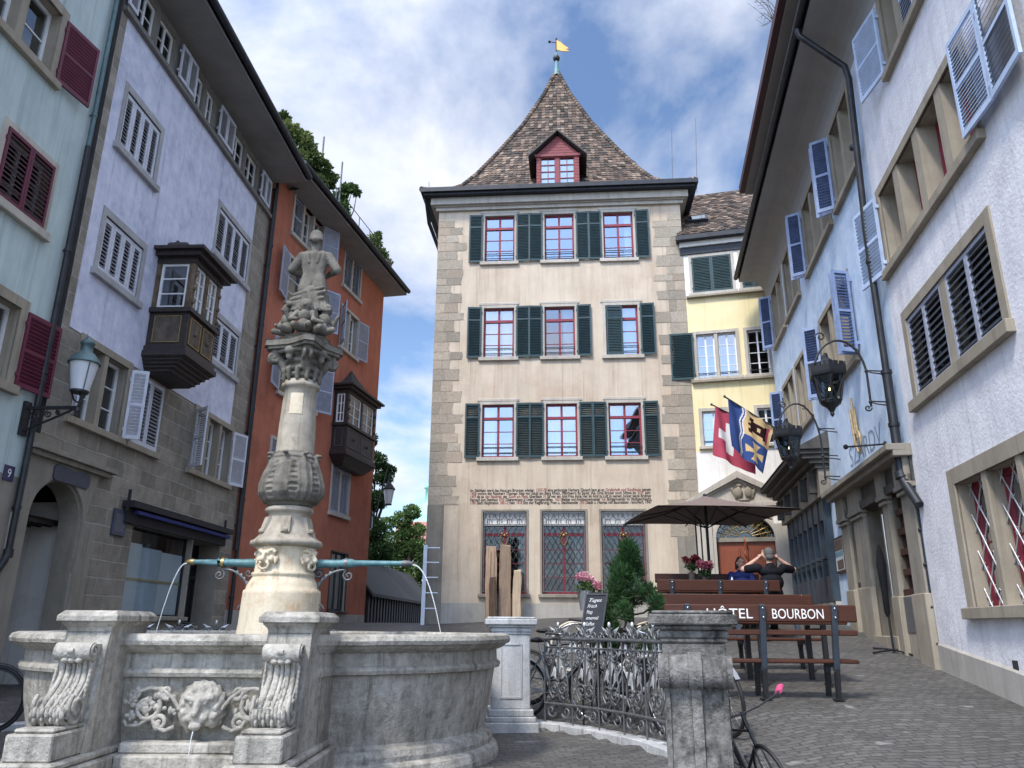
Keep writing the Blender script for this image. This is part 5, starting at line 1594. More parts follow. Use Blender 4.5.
mb.quad(TW.pt(wa, wz0, do_ - 0.15), TW.pt(wb, wz0, do_ - 0.15), TW.pt(wb, wz1, do_ - 0.15), TW.pt(wa, wz1, do_ - 0.15)); mb.build('blind', M['dormer_glass'], dm)
mb = MB(); wm = (wa + wb) / 2
mb.obox(F, wm - 0.07, wm + 0.07, wz0, wz1, do_ - 0.09, do_ - 0.01)
for a, b in ((wa, wm - 0.07), (wm + 0.07, wb)):
    mb.obox(F, a, a + 0.035, wz0, wz1, do_ - 0.09, do_ - 0.03); mb.obox(F, b - 0.035, b, wz0, wz1, do_ - 0.09, do_ - 0.03)
    mb.obox(F, (a + b) / 2 - 0.014, (a + b) / 2 + 0.014, wz0, wz1, do_ - 0.088, do_ - 0.04)
    for k in (1, 2, 3):
        z = wz0 + (wz1 - wz0) * k / 4; mb.obox(F, a + 0.035, b - 0.035, z - 0.014, z + 0.014, do_ - 0.085, do_ - 0.045)
mb.build('frame', M['dormer'], dm)
mb = MB()
cm = (ds0 + ds1) / 2
for sg in (-1, 1):
    e_ = cm + sg * ((ds1 - ds0) / 2 + ge)
    P = [TW.pt(cm, dha, do_ + 0.22), TW.pt(e_, dh1 - 0.12, do_ + 0.22), TW.pt(e_, dh1 - 0.12, -2.6), TW.pt(cm, dha, -3.2)]
    up = Vector((0, 0, 0.07))
    mb.add(P + [p + up for p in P], [(0, 1, 2, 3), (7, 6, 5, 4), (0, 4, 5, 1), (1, 5, 6, 2), (2, 6, 7, 3)])
mb.build('dormer_roof', M['shop_cornice'], dm)
# little chimney and aerials
mb = MB(); cx = TW.px(627.5, 176, -2.0)
mb.obox(TW.fr(), cx[0] - 0.28, cx[0] + 0.28, cx[1] - 1.0, cx[1] + 0.2, -2.3, -1.75, 0)
mb.lathe(TW.pt(cx[0], cx[1] + 0.2, -2.02), [(0.40, 0.0), (0.42, 0.1), (0.36, 0.3), (0.22, 0.42), (0.05, 0.46)], 14, 1)
mb.build('chimney', [M['sand'], M['gutter']], TH)
mb = MB()
for px_, y0, y1 in ((672, 182, 128), (696, 180, 118), (429.5, 190, 182)):
    a, b = TW.px(px_, y0, -5.0), TW.px(px_ - 0.5, y1, -5.0)
    mb = MB(); mb.tube([TW.pt(a[0], a[1] - 0.6, -5.0), TW.pt(b[0], b[1], -5.0)], 0.014, 5); mb.build('aerial', M['iron_grey'], TH)
mb = MB()
mb.tube([TW.pt(T0 - 0.45, TEAV + 0.5, 0.2), TW.pt(T0 - 0.42, TEAV - 0.2, -0.4), TW.pt(T0 - 0.12, TEAV - 1.0, -1.2), TW.pt(T0 - 0.1, 1.4, -1.2)], 0.07, 8)
mb.build('drainpipe', M['gutter'], TH)

# ================================================================== the yellow house behind the square's corner
YW = Wall((TW.pt(T1, 0).x, TW.pt(T1, 0).y), R(90 + 14.9), 1)
YW.p = TW.pt(T1, 0, 0.0); YW.p.z = 0
YH = thing('town_house', 'pale yellow house with a pedimented red-brown double door between the tower and the blue house', 'house', YW.pt(1.5, 1.7, -3))
# right end: where it meets the blue house
Y1 = 2.95
YE = YW.px(700, 247)[1]
yb = YW.px(700, 452)[1]
ym = (YW.px(697.5, 360)[0], YW.px(737.5, 360)[0], YW.px(717, 377)[1], YW.px(717, 333)[1])
ym2 = (YW.px(748, 350)[0], YW.px(769, 350)[0], ym[2], ym[3])
yt = (YW.px(692, 275)[0], YW.px(732, 275)[0], YW.px(712, 292)[1], YW.px(712, 256)[1])
yt2 = (YW.px(742, 275)[0], YW.px(765, 275)[0], yt[2], yt[3])
yl = (YW.px(703, 430)[0], YW.px(726, 430)[0], YW.px(712, 446)[1], YW.px(712, 411)[1])
yl2 = (YW.px(759, 430)[0], YW.px(776, 430)[0], yl[2], yl[3])
da, db_ = YW.px(718.5, 570)[0], YW.px(778, 570)[0]
dtr, dtp = YW.px(748, 537)[1], YW.px(748, 514)[1]
dzb = 1.75
mb = MB()
dhole = (da, db_, dzb, dtp, 0.3)
wall_mesh(mb, YW, 0.0, Y1 + 0.3, 1.0, YE, [yt, yt2, ym, ym2, yl, yl2, dhole], lambda s, h: 1 if h > yt[2] - 0.16 else 0 if h > yb else (1 if h > 4.55 else 2), 0.25, 3, (), (yb, 4.55, yt[2] - 0.16))
shell(mb, YW, 0.0, Y1 + 0.3, 1.0, YE, 6, 0)
yc, yr = (da + db_) / 2, (db_ - da) / 2
arc = [(yc - yr * math.cos(math.pi * k / 18), dtr + (dtp - dtr) * math.sin(math.pi * k / 18)) for k in range(19)]
for (x0, y0), (x1, y1) in zip(arc, arc[1:]):
    mb.quad(YW.pt(x0, y0), YW.pt(x1, y1), YW.pt(x1, dtp), YW.pt(x0, dtp), 3)
    mb.quad(YW.pt(x0, y0), YW.pt(x0, y0, -0.3), YW.pt(x1, y1, -0.3), YW.pt(x1, y1), 3)
mb.build('wall', [M['yellow'], M['offwhite'], M['sand_pale'], M['sand_pale']], YH, uvf=wall_uv(YW))
for q, li in ((ym, 2), (ym2, 1), (yl, 1), (yl2, 1)):
    w_ = window(YH, YW, *q, M['sand_pale'], M['whiteframe'], M['glass_sky'] if q is not ym2 else M['glass_dim'], li, mull=0.10, fw=0.10, rec=0.12, cols=2, rows=4, sill=0.10, rails=1, bars=0.045, curtain=[(0.02, 0.98)] if q is yl else None)
    if q is ym: shutter(w_, YW, q[0] - 0.10, q[2] - 0.05, q[3] + 0.05, 0.74, 1, 176, M['green_shut'], o=0.07, mid=False)
for q in (yt, yt2):
    w_ = window(YH, YW, *q, M['sand_pale'], M['whiteframe'], M['glass'], 1, fw=0.09, rec=0.12, sill=0.10)
    hw = (q[1] - q[0]) / 2
    for i in range(2): shutter(w_, YW, q[0] + hw * i, q[2], q[3], hw - 0.006, 1, 0, M['green_shut'], o=0.02, mid=False)
for z in (ym[2] - 0.17, yt[2] - 0.17): mb = MB(); mb.obox(YW.fr(), 0.02, Y1, z, z + 0.06, 0.0, 0.14); mb.build('string_course', M['sand'], YH)
mb = MB()
mb.obox(YW.fr(), -0.1, Y1 + 0.3, YE, YE + 0.18, -0.1, 0.12, 0); mb.obox(YW.fr(), -0.1, Y1 + 0.3, YE - 0.25, YE, 0.0, 0.06, 1); mb.obox(YW.fr(), -0.2, Y1 + 0.3, YE + 0.18, YE + 0.34, -0.1, 0.34, 1)
mb.build('cornice', [M['offwhite'], M['gutter']], YH)
mb = MB(); mb.col = []
rg = random.Random(5)
yr0 = YE + 0.36
def yrow(t):
    L = YW.pt(-0.15, yr0 + 4.0 * t, 0.3 - 4.4 * t); R_ = YW.pt(Y1 + 0.6, yr0 + 4.0 * t, 0.3 - 4.4 * t)
    n = Vector((0, 0, 4.4)) + YW.n * 4.0
    return L, R_, n.normalized()
tiles(mb, yrow, 28, 0.19, rg)
mb.add([YW.pt(-0.15, yr0 - 0.05, 0.3), YW.pt(Y1 + 0.6, yr0 - 0.05, 0.3), YW.pt(Y1 + 0.6, yr0 + 3.95, -4.1), YW.pt(-0.15, yr0 + 3.95, -4.1)], [(0, 1, 2, 3)]); mb.col += [(0.05, 0.04, 0.035, 1)]
yroof = mb.build('roof', M['tile'], YH)
mb = MB()
fo = YW.pt(0.55, yr0 + 1.15, 0.3 - 1.26 + 0.06); un = (Vector((0, 0, 4.4)) + YW.n * 4.0).normalized(); ud = (Vector((0, 0, 4.0)) - YW.n * 4.4).normalized()
mb.obox((fo, YW.d.copy(), ud, un), -0.35, 0.35, -0.3, 0.3, -0.05, 0.09, 0); mb.obox((fo, YW.d.copy(), ud, un), -0.27, 0.27, -0.22, 0.22, 0.08, 0.10, 1)
mb.build('skylight', [M['gutter'], M['glass_sky']], yroof)
# doorway: pilasters, pediment, crest, fanlight, double door
mb = MB(); F = YW.fr()
mb.obox(F, da - 0.55, da - 0.10, 1.0, 4.55, -0.02, 0.06); mb.obox(F, db_ + 0.10, db_ + 0.55, 1.0, 4.55, -0.02, 0.06)
mb.obox(F, da - 0.10, da - 0.001, 1.0, dtr, -0.02, 0.03); mb.obox(F, db_ + 0.001, db_ + 0.10, 1.0, dtr, -0.02, 0.03)
# arch ring
for (x0, y0), (x1, y1) in zip(arc, arc[1:]):
    g = lambda x, y: (yc + (x - yc) * (yr + 0.10) / yr, dtr + (y - dtr) * (yr + 0.10) / yr)
    a, b = g(x0, y0), g(x1, y1)
    mb.add([YW.pt(x0, y0, 0.03), YW.pt(x1, y1, 0.03), YW.pt(b[0], b[1], 0.03), YW.pt(a[0], a[1], 0.03), YW.pt(a[0], a[1], -0.01), YW.pt(b[0], b[1], -0.01)], [(0, 1, 2, 3), (3, 2, 5, 4)])
pz = YW.px(745, 503)[1]; pa = YW.px(745, 473)[1]; pl, pr = YW.px(690, 500)[0], YW.px(789, 498)[0]
mb.obox(F, pl, pr, pz - 0.12, pz, -0.02, 0.16); mb.obox(F, pl + 0.08, pr - 0.08, pz - 0.30, pz - 0.12, -0.02, 0.08)
mb.prism(F, [(pl + 0.15, pz), (pr - 0.15, pz), ((pl + pr) / 2, pa - 0.18)], -0.02, 0.05)
for sg in (-1, 1):
    e_ = pl - 0.04 if sg < 0 else pr + 0.04
    c_ = (pl + pr) / 2
    mb.prism(F, [(e_, pz + 0.001), (e_, pz + 0.13), (c_, pa + 0.04), (c_, pa - 0.16)], -0.02, 0.22)
    mb.prism(F, [(e_ - sg * 0.12, pz + 0.002), (e_ - sg * 0.12, pz + 0.04), (c_, pa - 0.162), (c_, pa - 0.26)], -0.02, 0.12)
dsur = mb.build('door_surround', M['sand_pale'], YH, bevel=0.006)
cz = YW.px(743, 493)
blob([('e', YW.pt(cz[0] - 0.13, cz[1], 0.10), (0.13, 0.07, 0.17)), ('e', YW.pt(cz[0] + 0.16, cz[1], 0.10), (0.13, 0.07, 0.17)), ('c', YW.pt(cz[0] - 0.32, cz[1] + 0.12, 0.08), YW.pt(cz[0] - 0.22, cz[1] - 0.16, 0.08), 0.05, 0.03), ('c', YW.pt(cz[0] + 0.35, cz[1] + 0.12, 0.08), YW.pt(cz[0] + 0.25, cz[1] - 0.16, 0.08), 0.05, 0.03),
      ('e', YW.pt(cz[0] - 0.1, cz[1] + 0.22, 0.08), (0.1, 0.05, 0.05)), ('e', YW.pt(cz[0] + 0.14, cz[1] + 0.22, 0.08), (0.1, 0.05, 0.05)), ('c', YW.pt(cz[0] - 0.1, cz[1] - 0.22, 0.08), YW.pt(cz[0] + 0.14, cz[1] - 0.22, 0.08), 0.035, 0.035)], 0.018, 'crest', M['sand'], YH, 2)
mb = MB()
for a, b in ((da + 0.02, yc - 0.05), (yc + 0.05, db_ - 0.02)):
    mb.obox(F, a, b, dzb, dtr - 0.12, -0.26, -0.20)
    for z0, z1 in ((dzb + 0.15, dzb + 0.95), (dzb + 1.1, dtr - 0.3)):
        mb.obox(F, a + 0.12, b - 0.12, z0, z1, -0.20, -0.175); mb.obox(F, a + 0.18, b - 0.18, z0 + 0.06, z1 - 0.06, -0.175, -0.16)
mb.obox(F, yc - 0.05, yc + 0.05, dzb, dtr - 0.12, -0.24, -0.15)
dd = mb.build('door', M['door_wood'], YH, bevel=0.006)
mb = MB()
P = [YW.pt(yc + 0.035 * math.cos(k * 0.8), dzb + 0.2 + k * 0.05, -0.13 + 0.035 * math.sin(k * 0.8)) for k in range(46)]
mb.tube(P, 0.03, 6); mb.build('twisted_post', M['door_wood'], dd)
mb = MB()
mb.obox(F, da, db_, dtr - 0.12, dtr, -0.26, -0.12); mb.build('transom', M['sand_grey'], dd)
mb = MB()
P = [YW.pt(x, y, -0.2) for x, y in arc]; mb.add(P, [tuple(range(len(P)))]); fan = mb.build('fanlight', M['glass_dim'], YH)
mb = MB()
for k in range(1, 12):
    a = math.pi * k / 12
    mb.tube([YW.pt(yc - 0.22 * math.cos(a), dtr + 0.20 * math.sin(a), -0.16), YW.pt(yc - yr * 0.97 * math.cos(a), dtr + (dtp - dtr) * 0.97 * math.sin(a), -0.16)], 0.014, 4)
for rr in (0.25, 0.55, 0.85):
    mb.tube([YW.pt(yc - yr * rr * math.cos(math.pi * k / 16), dtr + (dtp - dtr) * rr * math.sin(math.pi * k / 16), -0.155) for k in range(17)], 0.012, 4)
for k in range(11):
    a = math.pi * (k + 0.5) / 11
    c_ = (yc - yr * 0.7 * math.cos(a), dtr + (dtp - dtr) * 0.7 * math.sin(a))
    mb.tube([YW.pt(c_[0] + 0.07 * math.cos(t), c_[1] + 0.07 * math.sin(t), -0.155) for t in np.linspace(0, 6.283, 9)[:-1]], 0.010, 4, closed=True)
mb.build('gilt_grille', M['brass'], fan)
numsign('number_sign', 'small blue number plate on the stone beside the pedimented door', 705, 529, YW, '3', M['enamel_b'], 0.26)

# ================================================================== the blue house and the white house (right)
BS0 = RW.px(921, 520)[0]             # white|blue joint
BS1 = 23.3
REV = 12.0
WH = thing('town_house', 'white rough-plastered house with pale blue louvred shutters at the right edge', 'house', RW.pt(7, 0.6, -3))
BH = thing('town_house', 'sky-blue plastered house with stone window rows, a dark shopfront and a columned stone portal', 'house', RW.pt(18, 1.2, -3))
# ---- white house openings
A_ = (RW.px(989, 204)[0] + 0.16, RW.px(902.3, 317)[0] - 0.16, RW.px(960, 372)[1] + 0.10, RW.px(945, 262)[1] - 0.14)
cT = RW.px(900, 150)[1] 
C_h0, C_h1 = RW.px(930, 215)[1] + 0.08, RW.px(884, 178)[1] - 0.13
C_ = (8.55, RW.px(886, 262)[0] - 0.16, C_h0, C_h1)
D_ = (8.9, RW.px(889, 78)[0] - 0.12, RW.px(900, 50)[1] + 0.05, RW.px(900, 50)[1] + 1.5)
B_h0, B_h1 = RW.px(990, 611)[1] , RW.px(965, 468)[1] - 0.22
B_ = (8.2, RW.px(956.5, 490)[0], RW.px(1000, 606)[1] - 0.0, RW.px(956, 484)[1])
W0, W1 = 1.5, BS0
mb = MB()
ph = 0.42   # plinth height above the sloping ground
wall_mesh(mb, RW, W0, W1, -0.6, REV, [A_, C_, D_, B_], None, 0.3, 1)
shell(mb, RW, W0, W1, -0.6, REV, 7, 2)
mb.build('wall', [M['white'], M['sand'], M['inner']], WH, uvf=wall_uv(RW))
mb = MB()   # sloping plinth
P = []; k_ = 14
for k in range(k_ + 1):
    s = W0 + (W1 - W0) * k / k_; p = RW.pt(s, 0); g = ground0(p.x, p.y)
    P += [RW.pt(s, g - 0.3, 0.03), RW.pt(s, g + 0.34, 0.03), RW.pt(s, g + 0.37, 0.0)]
mb.add(P, [(3 * k + i, 3 * k + 3 + i, 3 * k + 4 + i, 3 * k + 1 + i) for k in range(k_) for i in (0, 1)])
mb.build('plinth', M['tower_low'], WH)
mb = MB(); s_, h_ = RW.px(1016.5, 669)
mb.obox(RW.fr(), s_ - 0.07, s_ + 0.07, h_ - 0.09, h_ + 0.09, 0.002, 0.006); mb.build('vent', M['dark_in'], WH)
ps_ = M['pale_shut']
def rwindow(root, q, lights, frame=M['redframe'], mull=0.14, rec=0.24, glass=None, **k):
    return window(root, RW, *q, M['sand'], frame, glass or M['glass'], lights, mull=mull, rec=rec, fw=k.pop('fw', 0.14), **k)
# A: two pairs of closed shutters with a stone post between
w_ = rwindow(WH, A_, 2, mull=0.20, sill=0.16, fw=0.16, rec=0.2, glass=M['glass_dim'], frame=M['dark_in'])
half = (A_[1] - A_[0] - 0.20) / 2
for p in range(2):
    a = A_[0] + (half + 0.20) * p
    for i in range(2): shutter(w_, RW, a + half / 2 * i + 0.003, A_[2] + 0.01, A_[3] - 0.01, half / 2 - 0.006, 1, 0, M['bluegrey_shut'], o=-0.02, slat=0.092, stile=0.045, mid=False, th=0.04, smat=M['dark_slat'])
# C: four lights, stone posts, three leaves folded back
w_ = rwindow(WH, C_, 4, mull=0.22, sill=0.14, fw=0.14, rec=0.28, cols=1, rows=2)
cw = (C_[1] - C_[0]) / 4
s_l = RW.px(878, 240)[0]
shutter(w_, RW, C_[1] + 0.06, C_[2] - 0.05, C_[3] + 0.02, 0.72, -1, 166, ps_, o=0.06, slat=0.06, panels=2)
s_a = RW.sx(987.4, C_[2] + 0.0, 0.05)
sA0, sA1 = RW.sx(989, C_[2], 0.14), RW.sx(964, C_[2], 0.14)
shutter(w_, RW, sA0, C_[2], C_[3] + 0.02, sA1 - sA0, 1, 3, ps_, o=0.10, slat=0.05, tilt=0.75)
sB0, sB1 = RW.sx(1021, C_[2], 0.14), RW.sx(991, C_[2], 0.14)
shutter(w_, RW, sB1, C_[2] - 0.02, C_[3] + 0.02, sB1 - sB0, -1, 2, ps_, o=0.12, slat=0.07, smat=M['dark_slat'])
# D: top window, one leaf folded back
w_ = rwindow(WH, D_, 3, mull=0.2, sill=0.12, fw=0.12, rec=0.26, cols=1)
shutter(w_, RW, D_[1] + 0.10, D_[2], D_[3] - 0.2, 0.74, -1, 168, ps_, o=0.06, slat=0.06)
shutter(w_, RW, D_[0] + 0.7, D_[2], D_[3] - 0.2, 0.55, 1, 0, ps_, o=-0.02, slat=0.06)
# B: ground floor row of lights behind iron lattice
w_ = rwindow(WH, B_, 3, glass=M['glass_dim'], mull=0.11, sill=0.14, fw=0.20, rec=0.22, cols=2, rows=2, bars=0.08)
ls = (B_[1] - B_[0] - 0.22) / 3
g = MB()
for i in range(3):
    a = B_[0] + (ls + 0.11) * i; b = a + ls
    pw, phh = ls / 2.5, 0.46
    for sg in (1, -1):
        for j in range(-8, 9):
            xs = a + pw * j if sg > 0 else b - pw * j
            f = lambda z: xs + sg * pw * (z - B_[2]) / phh
            zi = lambda x: B_[2] + (x - xs) * phh / (sg * pw)
            zz = sorted((zi(a), zi(b))); lo, hi = max(B_[2], zz[0]), min(B_[3], zz[1])
            if hi - lo < 0.03: continue
            g.tube([RW.pt(f(lo), lo, -0.14 + sg * 0.006), RW.pt(f(hi), hi, -0.14 + sg * 0.006)], 0.011, 4)
            if sg > 0:
                for t in (0.3, 0.7):
                    zc = lo + (hi - lo) * t
                    g.tube([RW.pt(f(zc) + 0.05 * math.sin(u), zc + 0.05 * math.cos(u), -0.14) for u in np.linspace(0, 4.7, 7)], 0.007, 4)
g.build('window_grille', M['iron_bright'], w_)
# ---- blue house
u0_, u1_ = RW.px(845, 193)[1] + 0.0, 11.05
def bl(x0, x1, h): return (min(RW.sx(x0, h), RW.sx(x1, h)), max(RW.sx(x0, h), RW.sx(x1, h)))
hu, hl = 9.52, 6.42
hut = RW.px(836, 109)[1]
hlt = hl + 1.62
ups = [(13.15, 14.20), bl(836, 811, hu), bl(800, 787, hu), bl(783, 773, hu)]
lows = [bl(857, 828, hl), bl(803, 792, hl), bl(788, 780, hl)]
hut = hu + 1.62
ups = [(12.95, 14.35), (15.05, 17.35), (18.60, 20.25), (20.75, 22.35)]
lows = [(14.45, 16.95), (18.70, 20.05), (20.5, 22.0)]
# portal opening
pl_, pr_ = RW.px(836.4, 489, 0.2)[0], RW.px(897, 444.5, 0.2)[0]
PC = RW.px(866, 466, 0.2)[1]
pd0, pd1 = RW.px(902, 600)[0], RW.px(878, 600)[0]
p_cols = [(RW.px(926, 560)[0], RW.px(913.5, 560)[0]), (RW.px(899, 560)[0], RW.px(893, 560)[0]), (RW.px(872, 560)[0], RW.px(861, 560)[0]), (RW.px(855, 560)[0], RW.px(848, 560)[0])]
p_open = [(p_cols[0][1], p_cols[1][0]), (p_cols[1][1], p_cols[2][0]), (p_cols[2][1], p_cols[3][0])]
pst = PC - 0.55
gpz = lambda s: ground0(RW.pt(s, 0).x, RW.pt(s, 0).y)
win_b = RW.px(906, 596)[1]
sh_s0, sh_s1 = RW.px(836, 560)[0], 22.9
holes = ups and [(a, b, hu, hut) for a, b in ups] + [(a, b, hl, hlt) for a, b in lows]
holes += [(p_open[0][0], p_open[0][1], win_b, pst, 0.3), (p_open[1][0], p_open[1][1], gpz(15) + 0.05, pst, 1.1), (p_open[2][0], p_open[2][1], win_b + 0.25, pst, 0.3)]
mb = MB()
wall_mesh(mb, RW, W1, BS1, 0.2, REV, holes, None, 0.28, 1)
shell(mb, RW, W1, BS1, 0.2, REV, 7, 2)
mb.build('wall', [M['blue'], M['sand'], M['inner']], BH, uvf=wall_uv(RW))
bs_ = M['blue_shut']
for rows_, z0, z1 in ((ups, hu, hut), (lows, hl, hlt)):
    for k, (a, b) in enumerate(rows_):
        w_ = window(BH, RW, a, b, z0, z1, M['sand'], M['whiteframe'], M['glass'], 2 if b - a < 1.7 else 3, mull=0.16, fw=0.12, rec=0.24, sill=0.12, cols=1, rows=3)
        far = (k != 2) if z0 == hu else (k != 1)
        if far:
            for d_, an in ((0.10, 118), (0.26, 126)): shutter(w_, RW, b + d_, z0, z1, 0.34, -1, an, bs_, o=0.05, slat=0.06, smat=M['blue_slat'])
        if z0 == hl and k == 0:
            for d_, an in ((0.10, 104), (0.24, 110)): shutter(w_, RW, a - d_, z0, z1, 0.34, 1, an, bs_, o=0.05, slat=0.06, smat=M['blue_slat'])
# coved eaves over both houses
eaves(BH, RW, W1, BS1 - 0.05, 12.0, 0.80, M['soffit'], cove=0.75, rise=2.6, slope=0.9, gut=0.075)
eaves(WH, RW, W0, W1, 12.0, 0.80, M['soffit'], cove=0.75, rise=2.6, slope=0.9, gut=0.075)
# the long attic dormer above the gutter
mo = RW.px(760, 100, 1.0)
az_ = [RW.px(x, y, 1.15)[1] for x, y in ((782, 0), (761, 97), (740, 195))]
asx = [RW.px(x, y, 1.15)[0] for x, y in ((782, 0), (761, 97), (740, 195))]
mb = MB(); az = az_[2]
ae = asx[2]
mb.obox(RW.fr(), W0, ae - 0.3, 12.9, az, -1.0, 0.55, 0); mb.obox(RW.fr(), W0, ae, az, az + 0.05, -1.0, 1.02, 0)
mb.obox(RW.fr(), W0, ae, az + 0.05, az + 0.24, 1.02, 1.16, 2)
mb.add([RW.pt(W0, az + 0.28, 1.1), RW.pt(ae + 0.1, az + 0.28, 1.1), RW.pt(ae + 0.1, az + 1.9, -2.6), RW.pt(W0, az + 1.9, -2.6), RW.pt(W0, az + 0.2, 1.1), RW.pt(ae + 0.1, az + 0.2, 1.1), RW.pt(ae + 0.1, az + 1.8, -2.6), RW.pt(W0, az + 1.8, -2.6)], [(0, 1, 2, 3), (4, 7, 6, 5), (0, 4, 5, 1), (1, 5, 6, 2)], 1)
mb.build('attic_dormer', [M['soffit'], M['gutter'], M['maroon_board']], BH)
# drainpipe with its swan neck
pps = RW.px(877, 307.8, 0.14)[0]
mb = MB()
ptop = RW.px(848, 72, 0.14)
g0 = RW.pt(ptop[0] + 0.05, 12.05, 0.88)
mb.tube([g0, RW.pt(ptop[0] + 0.05, 11.9, 0.86), RW.pt(ptop[0] + 0.03, 11.75, 0.74), RW.pt(ptop[0], ptop[1] + 0.25, 0.30), RW.pt(ptop[0], ptop[1] + 0.12, 0.18), RW.pt(ptop[0], ptop[1] - 0.15, 0.14), RW.pt(pps, 8.0, 0.14), RW.pt(pps, 5.5, 0.14)], 0.055, 10)
for z in (9.6, 7.4): mb.tube([RW.pt(pps, z, 0.14), RW.pt(pps, z + 0.06, 0.14)], 0.075, 10)
mb.build('drainpipe', M['pipe'], BH)
mb = MB()
pb_ = RW.px(903, 478, 0.14)
mb.tube([RW.pt(pps, 5.5, 0.14), RW.pt(pps, pb_[1] + 0.1, 0.14), RW.pt(pps - 0.05, pb_[1] - 0.05, 0.13), RW.pt(pps - 0.35, pb_[1] - 0.45, 0.06)], 0.07, 10)
mb.tube([RW.pt(pps, pb_[1] + 0.1, 0.14), RW.pt(pps - 0.02, pb_[1], 0.14)], 0.095, 10)
for z in (5.46, 4.6): mb.tube([RW.pt(pps, z, 0.14), RW.pt(pps, z + 0.06, 0.14)], 0.085, 10)
mb.build('drainpipe', M['gutter'], BH)
mb = MB()
mb.tube([RW.pt(W1 + 0.02, 4.0, 0.02), RW.pt(W1 + 0.02, 2.6, 0.02), RW.pt(W1 + 0.02, 1.2, 0.02)], 0.015, 5)
for z in (3.0, 2.5, 1.9, 1.4): mb.ball(RW.pt(W1 + 0.02, z, 0.03), 0.03, 6)
mb.build('cable', M['iron'], BH)
# portal
mb = MB(); F = RW.fr()
for i, (a, b) in enumerate(p_cols):
    mb.obox(F, a, b, gpz((a + b) / 2) - 0.2, pst - 0.02, -0.25, 0.06)
    mb.obox(F, a - 0.05, b + 0.05, pst - 0.10, pst - 0.02, -0.02, 0.14); mb.obox(F, a - 0.02, b + 0.02, pst - 0.18, pst - 0.12, -0.02, 0.11)
    mb.obox(F, a - 0.0, b + 0.0, pst - 0.02, PC - 0.10, -0.02, 0.13)
s0_, s1_ = p_cols[0][0] - 0.1, p_cols[3][1] + 0.1
mb.obox(F, s0_, s1_, PC - 0.10, PC, 0.0, 0.36); mb.obox(F, s0_, s1_, PC - 0.19, PC - 0.10, 0.0, 0.27)
mb.build('portal', M['sand_grey'], BH, bevel=0.008)
mb = MB()
mb.obox(F, s0_ + 0.05, s1_ - 0.05, pst - 0.02, PC - 0.19, -0.2, 0.04); mb.obox(F, s0_ + 0.1, s1_ - 0.1, pst - 0.04, pst + 0.10, 0.0, 0.09)
mb.build('portal_frieze', M['shop_cornice'], BH)
mb = MB()
# base blocks under the side windows, step
for (a, b) in (p_open[0], p_open[2]):
    zt = win_b if a == p_open[0][0] else win_b + 0.25
    mb.obox(F, a, b, gpz((a + b) / 2) - 0.3, zt, -0.25, 0.02)
for i, (a, b) in enumerate(p_cols): mb.obox(F, a - 0.04, b + 0.04, gpz(a) - 0.3, (win_b if i < 2 else win_b + 0.22), 0.0, 0.10)
mb.obox(F, p_open[1][0] - 0.1, p_open[1][1] + 0.1, gpz(15) - 0.2, gpz(15) + 0.13, -1.0, 0.12)
mb.build('portal_base', M['sand'], BH, bevel=0.01)
mb = MB(); mb.obox(F, p_open[0][0] + 0.05, p_open[0][1] - 0.05, win_b - 0.55, win_b - 0.02, 0.021, 0.03); mb.build('notice_panel', M['grey_panel'], BH)
for a, b in (p_open[0], p_open[2]):
    z0 = win_b if a == p_open[0][0] else win_b + 0.25
    mb = MB()
    for k in range(6):
        z = z0 + (pst - z0) * k / 5 * 0.96
        mb.obox(F, a, b, z, z + 0.10, -0.22, -0.04 if k else 0.0)
    mb.obox(F, a, a + 0.06, z0, pst, -0.22, -0.10); mb.obox(F, b - 0.06, b, z0, pst, -0.22, -0.10); mb.obox(F, (a + b) / 2 - 0.03, (a + b) / 2 + 0.03, z0, pst, -0.20, -0.12)
    fr_ = mb.build('side_window', M['maroon_bar'], BH)
    mb = MB(); mb.quad(RW.pt(a, z0, -0.19), RW.pt(b, z0, -0.19), RW.pt(b, pst, -0.19), RW.pt(a, pst, -0.19)); mb.build('pane', M['glass_dim'], fr_)
mb = MB(); a, b = p_open[1]
mb.obox(F, a, b, gpz(15), pst, -1.1, -1.02); mb.obox(F, (a + b) / 2 - 0.03, (a + b) / 2 + 0.03, gpz(15) + 0.1, pst, -1.02, -0.98); mb.obox(F, a + 0.1, b - 0.1, 3.0, 3.08, -1.02, -0.98)
mb.build('door', M['sand_grey'], BH)
mb = MB(); mb.tube([RW.pt(a + 0.02, gpz(14), 0.07), RW.pt(a + 0.02, pst - 0.3, 0.07)], 0.02, 6); mb.build('handrail', M['chrome'], BH)
# shopfront
sc0, sc1 = RW.px(828, 470)[0], 22.6
scz = RW.px(800, 455, 0.5)[1]
mb = MB()
sz0 = 2.15
n_ = 7
for k in range(n_ + 1):
    s = sh_s0 + (sh_s1 - 0.3 - sh_s0) * k / n_
    mb.obox(F, s - 0.07, s + 0.07, sz0, 4.35, 0.0, 0.16)
mb.obox(F, sh_s0 - 0.07, sh_s1 - 0.2, sz0, sz0 + 0.55, 0.0, 0.13); mb.obox(F, sh_s0 - 0.07, sh_s1 - 0.2, 3.9, 4.35, 0.0, 0.13); mb.obox(F, sh_s0, sh_s1 - 0.3, sz0 + 0.5, 3.9, 0.0, 0.05)
for k in range(n_):
    s = sh_s0 + (sh_s1 - 0.3 - sh_s0) * (k + 0.5) / n_
    mb.obox(F, s - 0.16, s + 0.16, 3.05, 3.12, 0.05, 0.20)
mb.build('shopfront', M['shopfront'], BH, bevel=0.008)
mb = MB()
mb.obox(F, sh_s0 - 0.35, sh_s1 + 0.1, 4.35, 4.95, 0.0, 0.24)
mb.build('shop_fascia', M['sand_grey'], BH)
mb = MB()
